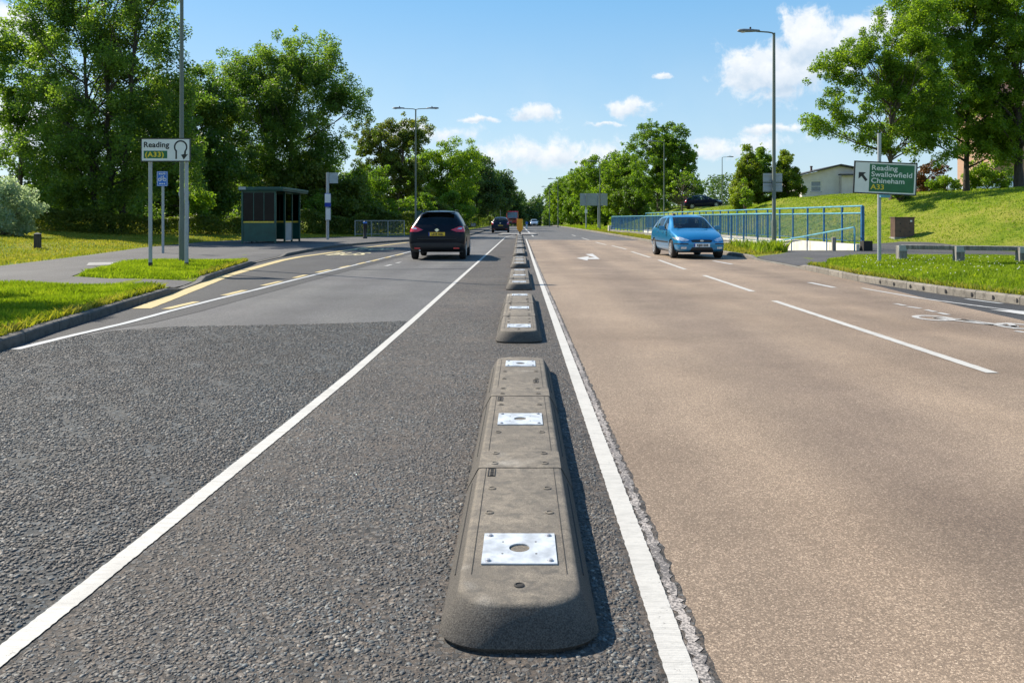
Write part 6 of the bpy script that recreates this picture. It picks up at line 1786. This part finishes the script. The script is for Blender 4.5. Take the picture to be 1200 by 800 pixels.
def build_car(name, label, spec, loc, rz, group=None, front_view=True):
    P = M[spec['paint']]
    root = thing(name, label, 'car', loc, rz, group)
    bm = car_shell(spec['st'])
    side = lambda s: (lambda c, n: c.x * s > 0.35 and n.x * s > 0.12)
    r = spec['wr']; track = spec['track']; ya, yb = spec['axles']
    gl_s = M[spec.get('side_glass', 'glass')]
    for s in (-1, 1):
        for poly in spec['side_windows']:
            part_from(carve(bm, poly, 'S', lambda c, n, s=s: c.x * s > 0.3 and c.z > 0.8 and n.x * s > 0.1), 'side_window', gl_s, root)
        for cy in (ya, yb):
            carve(bm, circ(cy, r, r + 0.045), 'S', lambda c, n, s=s: c.x * s > 0.45)
    part_from(carve(bm, spec['windscreen'], 'F', lambda c, n: c.y > 0 and c.z > 0.85 and n.y > 0.15), 'windscreen', M['glass'], root)
    part_from(carve(bm, spec['rear_window'], 'F', lambda c, n: c.y < -0.8 and c.z > 0.8 and n.y < -0.15), 'rear_window', M[spec.get('rear_glass', 'glass')], root)
    yf = spec['st'][-1][0]; yr = spec['st'][0][0]
    for s in (-1, 1):
        part_from(carve(bm, [(s * a, b) for a, b in spec['headlight']], 'F', lambda c, n, s=s: c.y > yf - 0.75 and c.x * s > 0.1 and n.z < 0.93), 'headlight', M['head'], root)
        if 'highlight_poly' in spec: part_from(carve(bm, [(s * a, b) for a, b in spec['highlight_poly']], 'F', lambda c, n, s=s: c.y < yr + 0.42 and c.x * s > 0.1), 'tail_light_highlight', M['head'], root)  # white highlight of the tail light, painted as a pale inner segment
        part_from(carve(bm, [(s * a, b) for a, b in spec['tail_light']], 'F', lambda c, n, s=s: c.y < yr + spec.get('tl_depth', 0.35) and c.x * s > 0.1), 'tail_light', M['tail'], root)
        if 'fog' in spec:
            part_from(carve(bm, [(s * a, b) for a, b in spec['fog']], 'F', lambda c, n, s=s: c.y > yf - 0.6 and n.y > 0.1), 'fog_light', M['head'], root)
            part_from(carve(bm, [(s * a, b) for a, b in spec['bumper_strip']], 'F', lambda c, n, s=s: c.y > yf - 0.5 and n.y > 0.1 ), 'bumper_strip', M['black'], root)
    for nm in ('grille', 'intake'):
        if nm in spec: part_from(carve(bm, spec[nm], 'F', lambda c, n: c.y > yf - 0.5 and n.y > 0.1), nm, M['black'], root)
    if 'rear_skirt' in spec: part_from(carve(bm, spec['rear_skirt'], 'F', lambda c, n: c.y < yr + 0.6 and n.y < 0.5), 'rear_bumper', M['black'], root)
    if 'side_strip' in spec:
        for s in (-1, 1): part_from(carve(bm, spec['side_strip'], 'S', side(s)), 'side_strip', M['black'], root)
    for s in (-1, 1):
        for d in spec['doors']:
            o_ = part_from(carve(bm, d, 'S', side(s)), 'door', P, root)
            ys_ = [p[0] for p in d]
            hz = spec['handle_z']; hx = spec['st'][len(spec['st']) // 2][2]
            mb = MB(); mb.span(s * (hx - 0.012) - 0.014, s * (hx - 0.012) + 0.014, min(ys_) + 0.08, min(ys_) + 0.27, hz - 0.014, hz + 0.014); mb.build('handle', P, o_, bevel=0.006)
    me = bpy.data.meshes.new('body'); bm.to_mesh(me); bm.free()
    body = link_mesh('body', me, P, root, True)
    # wheel wells, floor and dark interior
    mb = MB()
    hw = max(s_[2] for s_ in spec['st'])
    for s in (-1, 1):
        for cy in (ya, yb):
            n = 14
            vs, fs = [], []
            for j in range(n + 1):
                a = math.pi * (-0.08 + 1.16 * j / n)
                for xx in (s * (hw - 0.025), s * (hw - 0.36)):
                    vs.append((xx, cy + (r + 0.05) * math.cos(a), r + (r + 0.05) * math.sin(a)))
            for j in range(n): fs.append((2 * j, 2 * j + 1, 2 * j + 3, 2 * j + 2))
            base = len(vs); vs += [(s * (hw - 0.36), cy + (r + 0.05) * math.cos(math.pi * (-0.05 + 1.1 * j / 14)), r + (r + 0.05) * math.sin(math.pi * (-0.05 + 1.1 * j / 14))) for j in range(15)]
            fs.append(tuple(range(base, base + 15)))
            mb.add(vs, fs)
    mb.build('wheel_well', M['black'], root)
    for s in (-1, 1):
        for cy in (ya, yb): wheel(root, s * track / 2, cy, r, s, M[spec.get('rim', 'alloy')])
    mb = MB()
    zf = spec['st'][5][1] + 0.06
    mb.span(-hw + 0.12, hw - 0.12, ya + 0.1, yb - 0.1, zf, zf + 0.03)
    dash_y = spec['dash']
    mb.span(-hw + 0.14, hw - 0.14, dash_y, dash_y + 0.3, 0.55, spec['belt'] - 0.04)
    mb.span(-hw + 0.1, hw - 0.1, spec['st'][0][0] + 0.3, spec['st'][-1][0] - 0.3, zf - 0.045, zf - 0.005)
    it = mb.build('interior_floor', M['black'], root)
    for (x_, y_) in ((-0.36, dash_y - 1.05), (0.36, dash_y - 1.05)):
        mb = MB(); mb.box((x_, y_ + 0.25, 0.52), (0.5, 0.52, 0.16)); mb.box((x_, y_ - 0.06, 0.86), (0.48, 0.14, 0.62), Matrix.Rotation(R(12), 3, 'X')); mb.box((x_, y_ - 0.16, 1.24), (0.26, 0.09, 0.17))
        mb.build('seat', M['seat_cloth'], root, bevel=0.04)
    mb = MB(); mb.box((0, dash_y - 1.95, 0.52), (1.25, 0.5, 0.16)); mb.box((0, dash_y - 2.2, 0.84), (1.25, 0.14, 0.56), Matrix.Rotation(R(12), 3, 'X'))
    mb.build('rear_bench', M['seat_cloth'], root, bevel=0.04)
    # driver sits on the right
    sw = MB(); cx_ = 0.36
    pts = [Vector((cx_ + 0.18 * math.cos(2 * math.pi * j / 20), dash_y - 0.26 + 0.06 * math.sin(2 * math.pi * j / 20), 0.93 + 0.17 * math.sin(2 * math.pi * j / 20))) for j in range(21)]
    sw.tube(pts, 0.014, 6); sw.build('steering_wheel', M['black'], root)
    # mirrors
    for s in (-1, 1):
        mb = MB(); my = spec['mirror'][0]; mz = spec['mirror'][1]; mx = spec['mirror'][2]
        mb.box((s * (mx + 0.02), my, mz - 0.02), (0.10, 0.05, 0.04)); mb.box((s * (mx + 0.14), my, mz + 0.04), (0.2, 0.1, 0.14))
        mm = mb.build('mirror', M[spec.get('mirror_mat', spec['paint'])], root, bevel=0.025, seg=3)
        g = MB(); g.span(s * (mx + 0.14) - 0.08, s * (mx + 0.14) + 0.08, my - 0.054, my - 0.0515, mz - 0.01, mz + 0.09); g.build('mirror_glass', M['window_glass'], mm)
    return root

def surf_y(st, z, front=True):
    """rough y of the nose or tail at a height (for the plates and badges)"""
    return st[-1][0] if front else st[0][0]

FOCUS = dict(paint='paint_blue', wr=0.305, track=1.50, axles=(-1.30, 1.315), dash=0.62, belt=0.95, handle_z=0.86,
    st=[(-2.06, .42, .66, .60, .55, .80), (-2.02, .34, .78, .78, .60, .93), (-1.94, .28, .83, .90, .62, 1.02), (-1.82, .25, .845, .94, .62, 1.16), (-1.55, .22, .85, .96, .62, 1.37), (-1.0, .19, .855, .95, .63, 1.435),
        (-0.3, .19, .855, .935, .635, 1.455), (.22, .19, .855, .925, .625, 1.42), (.62, .19, .855, .915, .64, 1.23), (1.02, .19, .85, .905, .68, 1.0), (1.10, .19, .85, .89, .68, .955), (1.45, .20, .84, .83, .64, .895), (1.78, .21, .81, .73, .60, .815), (1.96, .23, .77, .64, .54, .72), (2.05, .26, .72, .56, .50, .62), (2.09, .30, .62, .50, .45, .54)],
    side_windows=[[(0.62, .96), (-0.02, .965), (-0.04, 1.36), (0.14, 1.36), (.40, 1.20)], [(-0.12, .965), (-0.95, .98), (-0.98, 1.345), (-0.12, 1.36)], [(-1.05, .99), (-1.48, 1.03), (-1.32, 1.26), (-1.06, 1.335)]],
    windscreen=[(-0.66, 1.0), (0.66, 1.0), (0.53, 1.375), (-0.53, 1.375)], rear_window=[(-0.6, 1.0), (0.6, 1.0), (0.5, 1.33), (-0.5, 1.33)],
    headlight=[(0.40, .625), (0.52, .57), (0.80, .625), (0.83, .70), (0.70, .73)], tail_light=[(0.68, 0.78), (0.86, 0.78), (0.80, 1.25), (0.64, 1.22)], tl_depth=0.22,
    fog=[(0.51, .335), (0.67, .335), (0.69, .40), (0.50, .40)], bumper_strip=[(0.44, .475), (0.86, .475), (0.86, .515), (0.44, .515)],
    grille=[(-0.36, .615), (-0.31, .545), (0.31, .545), (0.36, .615), (0.25, .635), (-0.25, .635)], intake=[(-0.40, .255), (0.40, .255), (0.33, .385), (-0.33, .385)],
    side_strip=[(-1.9, .50), (0.93, .50), (0.93, .555), (-1.9, .555)],
    doors=[[(0.92, .30), (0.92, .88), (-0.07, .93), (-0.07, .30)], [(-0.09, .30), (-0.09, .93), (-0.80, .95), (-0.90, .60), (-0.84, .30)]],
    mirror=(0.52, 0.96, 0.83), side_glass='glass')
fc = build_car('parked_car' if False else 'car', 'bright blue hatchback driving towards us beside the blue railing', FOCUS, (5.78, 27.9, 0.0), R(180 + 2.5))
plate(fc, 'KJ03 EXS', M['plate_white'], 2.105, 0.455, 1)
mb = MB(); mb.lathe((0, 2.085, 0.60), [(0.062, 0), (0.062, -0.012)], 20, 'Y'); bd = mb.build('badge', M['alloy'], fc); 
bd.data.transform(Matrix.Translation((0, 0, 0.60)) @ Matrix.Diagonal((1, 1, 0.45, 1)) @ Matrix.Translation((0, 0, -0.60)))
mb = MB(); mb.tube([(-0.05, 1.06, 0.965), (0.55, 1.0, 1.03)], 0.009, 5); mb.tube([(0.1, 1.07, 0.965), (-0.5, 1.0, 1.03)], 0.009, 5); mb.build('wiper', M['black'], fc)
mb = MB(); mb.span(-0.25, 0.25, 1.14, 1.2, 0.94, 0.945); mb.build('washer_trim', M['black'], fc)

QASH = dict(paint='paint_navy', wr=0.345, track=1.56, axles=(-1.33, 1.32), dash=0.75, belt=1.0, handle_z=0.94,
    st=[(-2.19, .42, .72, .62, .60, .80), (-2.15, .35, .83, .80, .66, .95), (-2.05, .29, .895, .97, .69, 1.08), (-1.93, .26, .905, 1.03, .645, 1.23), (-1.74, .24, .905, 1.05, .60, 1.47), (-1.5, .23, .905, 1.05, .585, 1.545), (-0.9, .22, .905, 1.03, .595, 1.58),
        (-.2, .22, .905, 1.01, .60, 1.585), (.35, .22, .905, .995, .595, 1.535), (.78, .22, .905, .985, .625, 1.33), (1.18, .22, .90, .98, .70, 1.09), (1.26, .22, .90, .97, .70, 1.05), (1.65, .24, .88, .92, .66, .99), (1.95, .27, .84, .82, .6, .9), (2.12, .32, .78, .66, .52, .74), (2.19, .38, .66, .56, .46, .6)],
    side_windows=[[(0.82, 1.05), (0.02, 1.06), (0.0, 1.50), (0.26, 1.50), (.60, 1.32)], [(-0.08, 1.06), (-0.92, 1.08), (-0.94, 1.49), (-0.08, 1.51)], [(-1.02, 1.09), (-1.55, 1.15), (-1.42, 1.36), (-1.03, 1.47)]],
    windscreen=[(-0.68, 1.07), (0.68, 1.07), (0.51, 1.48), (-0.51, 1.48)], rear_window=[(-0.69, 1.12), (0.69, 1.12), (0.53, 1.43), (-0.53, 1.43)],
    headlight=[(0.42, .72), (0.84, .70), (0.86, .80), (0.62, .82)], tail_light=[(0.44, 0.965), (0.62, 0.90), (0.93, 0.90), (0.93, 1.07), (0.72, 1.075)], tl_depth=0.42,
    grille=[(-0.36, .60), (0.36, .60), (0.42, .74), (-0.42, .74)], intake=[(-0.5, .36), (0.5, .36), (0.45, .5), (-0.45, .5)],
    highlight_poly=[(0.64, 0.985), (0.78, 0.985), (0.80, 1.03), (0.68, 1.03)], rear_skirt=[(-0.95, .20), (0.95, .20), (0.95, .50), (0.62, .55), (-0.62, .55), (-0.95, .50)],
    doors=[[(1.05, .34), (1.05, .94), (-0.03, 1.02), (-0.03, .34)], [(-0.05, .34), (-0.05, 1.02), (-0.86, 1.04), (-0.96, .68), (-0.86, .34)]],
    mirror=(0.72, 1.06, 0.89), side_glass='glass_dark', rear_glass='glass_dark')
def dress_rear(root, text, zp, yb, badge_z, badge_y):
    plate(root, text, M['plate_yellow'], yb - 0.004, zp, -1)
    mb = MB(); mb.lathe((0, badge_y, badge_z), [(0.052, 0), (0.052, 0.012), (0.038, 0.012), (0.038, 0.006)], 20, 'Y'); mb.span(-0.066, 0.066, badge_y - 0.014, badge_y - 0.004, badge_z - 0.014, badge_z + 0.014); mb.build('badge', M['chrome'], root)
    mb = MB(); mb.tube([(0.0, badge_y + 0.10, 1.10), (-0.3, -1.93, 1.20), (-0.36, -1.92, 1.22)], 0.010, 5); mb.build('rear_wiper', M['black'], root)
    mb = MB(); mb.tube([(0, -1.38, 1.55), (0, -1.48, 1.76)], 0.008, 5); mb.build('aerial', M['black'], root)
    mb = MB(); mb.tube([(-0.55, -2.12, 0.31), (-0.55, -1.8, 0.31)], 0.03, 8); mb.build('exhaust', M['bolt'], root)
    for s in (-1, 1):
        mb = MB(); mb.span(s * 0.62 - 0.09, s * 0.62 + 0.09, -2.19, -2.10, 0.36, 0.40); mb.build('reflector', M['tail'], root)
qa = build_car('car', 'black crossover car seen from behind passing the bus bay, nearest car in the left lane', QASH, (-2.72, 27.35, 0.0), R(1.0))
dress_rear(qa, 'LS15 KSL', 0.83, -2.195, 0.955, -2.155)
mb = MB(); mb.span(-0.62, 0.62, -2.205, -2.17, 0.665, 0.69); mb.build('bumper_crease', M['black'], qa, bevel=0.006)
mb = MB(); mb.span(-0.55, 0.55, -1.84, -1.6, 1.505, 1.535); mb.build('spoiler', M['paint_navy'], qa, bevel=0.012)
for s in (-1, 1):
    mb = MB(); mb.tube([(s * 0.53, -1.3, 1.575), (s * 0.53, -1.15, 1.605), (s * 0.53, 0.1, 1.605), (s * 0.53, 0.25, 1.56)], 0.010, 6); mb.build('roof_rail', M['black'], qa, smooth=True)
for s, t_ in ((-1, 'logo'), (1, 'trim')):
    mb = MB(); mb.span(s * 0.5 - 0.07, s * 0.5 + 0.07, -2.172, -2.15, 0.785, 0.805); mb.build('trim_badge', M['chrome'], qa)
q2 = dict(QASH); q2['paint'] = 'paint_dark'; q2['rear_glass'] = 'glass'; q2['side_glass'] = 'glass'
q2['tail_light'] = [(0.66, 0.84), (0.93, 0.84), (0.93, 1.12), (0.72, 1.12)]
c2 = build_car('car', 'second dark car farther up the left lane, behind the red bus', q2, (-2.12, 81.2, 0.0), R(0.5))
dress_rear(c2, 'LK12 HVN', 0.74, -2.20, 0.96, -2.155)
q3 = dict(FOCUS); q3['paint'] = 'paint_silver'
c3 = build_car('car', 'small silver car approaching far up the right carriageway', q3, (2.75, 172, float(crest(np.array(172.0)))), R(180))
plate(c3, 'GY08 KDT', M['plate_white'], 2.105, 0.455, 1)
q4 = dict(FOCUS); q4['paint'] = 'paint_dark'
c4 = build_car('car', 'dark blue car parked on top of the bank among twigs left of the cypresses', q4, (19.6, 86, terz(19.6, 86) - 0.02), R(96))
c4.rotation_euler = (R(4), R(0), R(-88))
q5 = dict(FOCUS); q5['paint'] = 'paint_white'
c5 = build_car('car', 'white car parked before the brick house between the bank tree trunks', q5, (39.8, 68, terz(39.8, 68) - 0.25), R(80))
c6 = build_car('car', 'silver car parked before the brick house nearest the thick right trunk', q3, (44.2, 70, terz(44.2, 70) - 0.25), R(84))

# red bus far up the left lane
bu = thing('bus', 'red bus seen from behind at the far end of the left lane', 'bus', (-1.9, 168, 0.0))
mb = MB(); mb.span(-1.27, 1.27, 0, 9.5, 0.42, 3.15); bb_ = mb.build('body', M['paint_red'], bu, bevel=0.12, seg=3)
mb = MB(); mb.span(-1.05, 1.05, -0.02, 0.0, 1.75, 2.95); mb.build('rear_window', M['bus_glass'], bu, bevel=0.006)
for s in (-1, 1):
    mb = MB(); mb.span(s * 1.1 - 0.09, s * 1.1 + 0.09, -0.02, 0.01, 0.9, 1.5); mb.build('tail_light', M['tail'], bu)
    for y_ in (2.4, 7.4):
        wheel(bu, s * 1.1, y_, 0.48, s, M['alloy'], 0.28)
    mb = MB(); mb.span(s * 1.275 - 0.006, s * 1.275 + 0.006, 0.6, 9.0, 1.7, 2.8); mb.build('side_window', M['window_glass'], bu)
mb = MB(); mb.span(-1.2, 1.2, -0.03, 0.02, 0.42, 0.75); mb.build('bumper', M['black'], bu)
plate(bu, 'RX51 GFN', M['plate_yellow'], -0.03, 1.2, -1)
mb = MB(); mb.span(-0.7, 0.7, -0.018, -0.002, 1.35, 1.65); mb.build('engine_grille', M['black'], bu)

# ------------------------------------------------------------ driver of the blue car
def skin_mesh(joints, edges, levels=2):
    """joints: (x,y,z,rx,ry)"""
    me = bpy.data.meshes.new('k'); me.from_pydata([j[:3] for j in joints], edges, [])
    ob = bpy.data.objects.new('k', me); COL.objects.link(ob)
    md = ob.modifiers.new('s', 'SKIN'); sb = ob.modifiers.new('b', 'SUBSURF'); sb.levels = levels; sb.render_levels = levels
    for v_, j in zip(me.skin_vertices[0].data, joints): v_.radius = (j[3], j[4])
    me.skin_vertices[0].data[0].use_root = True
    dg = bpy.context.evaluated_depsgraph_get()
    out = bpy.data.meshes.new_from_object(ob.evaluated_get(dg))
    bpy.data.objects.remove(ob); bpy.data.meshes.remove(me)
    return out
pr = thing('person', 'driver in a pale shirt holding the wheel of the blue hatchback', 'person', (5.78, 27.9, 0.0), R(180 + 2.5))
dx, dy, sz = 0.36, -0.20, 0.60          # hip point in the car's own axes, seat top at 0.60
J = [(dx, dy, sz + .10, .15, .12), (dx, dy - .06, sz + .30, .14, .10), (dx, dy - .10, sz + .48, .16, .10), (dx, dy - .09, sz + .58, .06, .055), (dx, dy - .075, sz + .66, .052, .055),
     (dx, dy - .06, sz + .72, .068, .085), (dx, dy - .06, sz + .79, .074, .092), (dx, dy - .065, sz + .85, .06, .075),
     (dx - .19, dy - .09, sz + .50, .058, .058), (dx - .25, dy + .06, sz + .30, .043, .043), (dx - .15, dy + .32, sz + .36, .032, .03), (dx - .14, dy + .385, sz + .39, .03, .022),
     (dx + .19, dy - .09, sz + .50, .058, .058), (dx + .25, dy + .06, sz + .30, .043, .043), (dx + .15, dy + .32, sz + .36, .032, .03), (dx + .14, dy + .385, sz + .39, .03, .022),
     (dx - .10, dy + .06, sz + .06, .085, .085), (dx - .12, dy + .44, sz + .06, .062, .062), (dx - .12, dy + .62, sz - .22, .045, .045), (dx - .12, dy + .74, sz - .25, .035, .03),
     (dx + .10, dy + .06, sz + .06, .085, .085), (dx + .12, dy + .44, sz + .06, .062, .062), (dx + .12, dy + .62, sz - .22, .045, .045), (dx + .12, dy + .74, sz - .25, .035, .03),
     (dx, dy + .045, sz + .755, .014, .016)]
E = [(0, 1), (1, 2), (2, 3), (3, 4), (4, 5), (5, 6), (6, 7), (2, 8), (8, 9), (9, 10), (10, 11), (2, 12), (12, 13), (13, 14), (14, 15), (0, 16), (16, 17), (17, 18), (18, 19), (0, 20), (20, 21), (21, 22), (22, 23), (6, 24)]
for s, hnd in ((-1, 11), (1, 15)):
    hx, hy, hz = J[hnd][:3]
    for q in range(4):
        i0 = len(J)
        J.append((hx + s * 0.012, hy + 0.018, hz + 0.03 - q * 0.017, .0085, .0085)); J.append((hx + s * 0.028, hy + 0.046 - abs(q - 1) * 0.003, hz + 0.033 - q * 0.018, .008, .008)); J.append((hx + s * 0.008, hy + 0.058 - abs(q - 1) * 0.004, hz + 0.034 - q * 0.018, .007, .007))
        E += [(hnd, i0), (i0, i0 + 1), (i0 + 1, i0 + 2)]
    i0 = len(J)
    J.append((hx - s * 0.02, hy + 0.008, hz + 0.035, .009, .009)); J.append((hx - s * 0.012, hy + 0.03, hz + 0.058, .008, .008))
    E += [(hnd, i0), (i0, i0 + 1)]
bd_ = skin_mesh(J, E)
body_o = link_mesh('body', bd_, M['skin'], pr, True)
# shirt: a slightly larger shell over the trunk and upper arms
Js = [(dx, dy, sz + .08, .165, .135), (dx, dy - .06, sz + .30, .155, .115), (dx, dy - .10, sz + .48, .175, .115), (dx, dy - .09, sz + .545, .085, .075),
      (dx - .19, dy - .09, sz + .50, .07, .07), (dx - .245, dy + .04, sz + .32, .056, .056), (dx + .19, dy - .09, sz + .50, .07, .07), (dx + .245, dy + .04, sz + .32, .056, .056)]
link_mesh('shirt', skin_mesh(Js, [(0, 1), (1, 2), (2, 3), (2, 4), (4, 5), (2, 6), (6, 7)]), M['shirt'], pr, True)
mb = MB(); mb.lathe((dx, dy - .085, sz + .80), [(0.082, -.05), (0.088, 0.0), (0.078, .055), (0.05, .095), (0.015, .11)], 16); mb.build('hair', M['hair'], pr, smooth=True)
mb = MB()
for s in (-1, 1): mb.lathe((dx + s * .03, dy + .022, sz + .775), [(0.009, 0), (0.006, -.006)], 8, 'Y')
mb.build('eyes', M['sign_black'], pr)
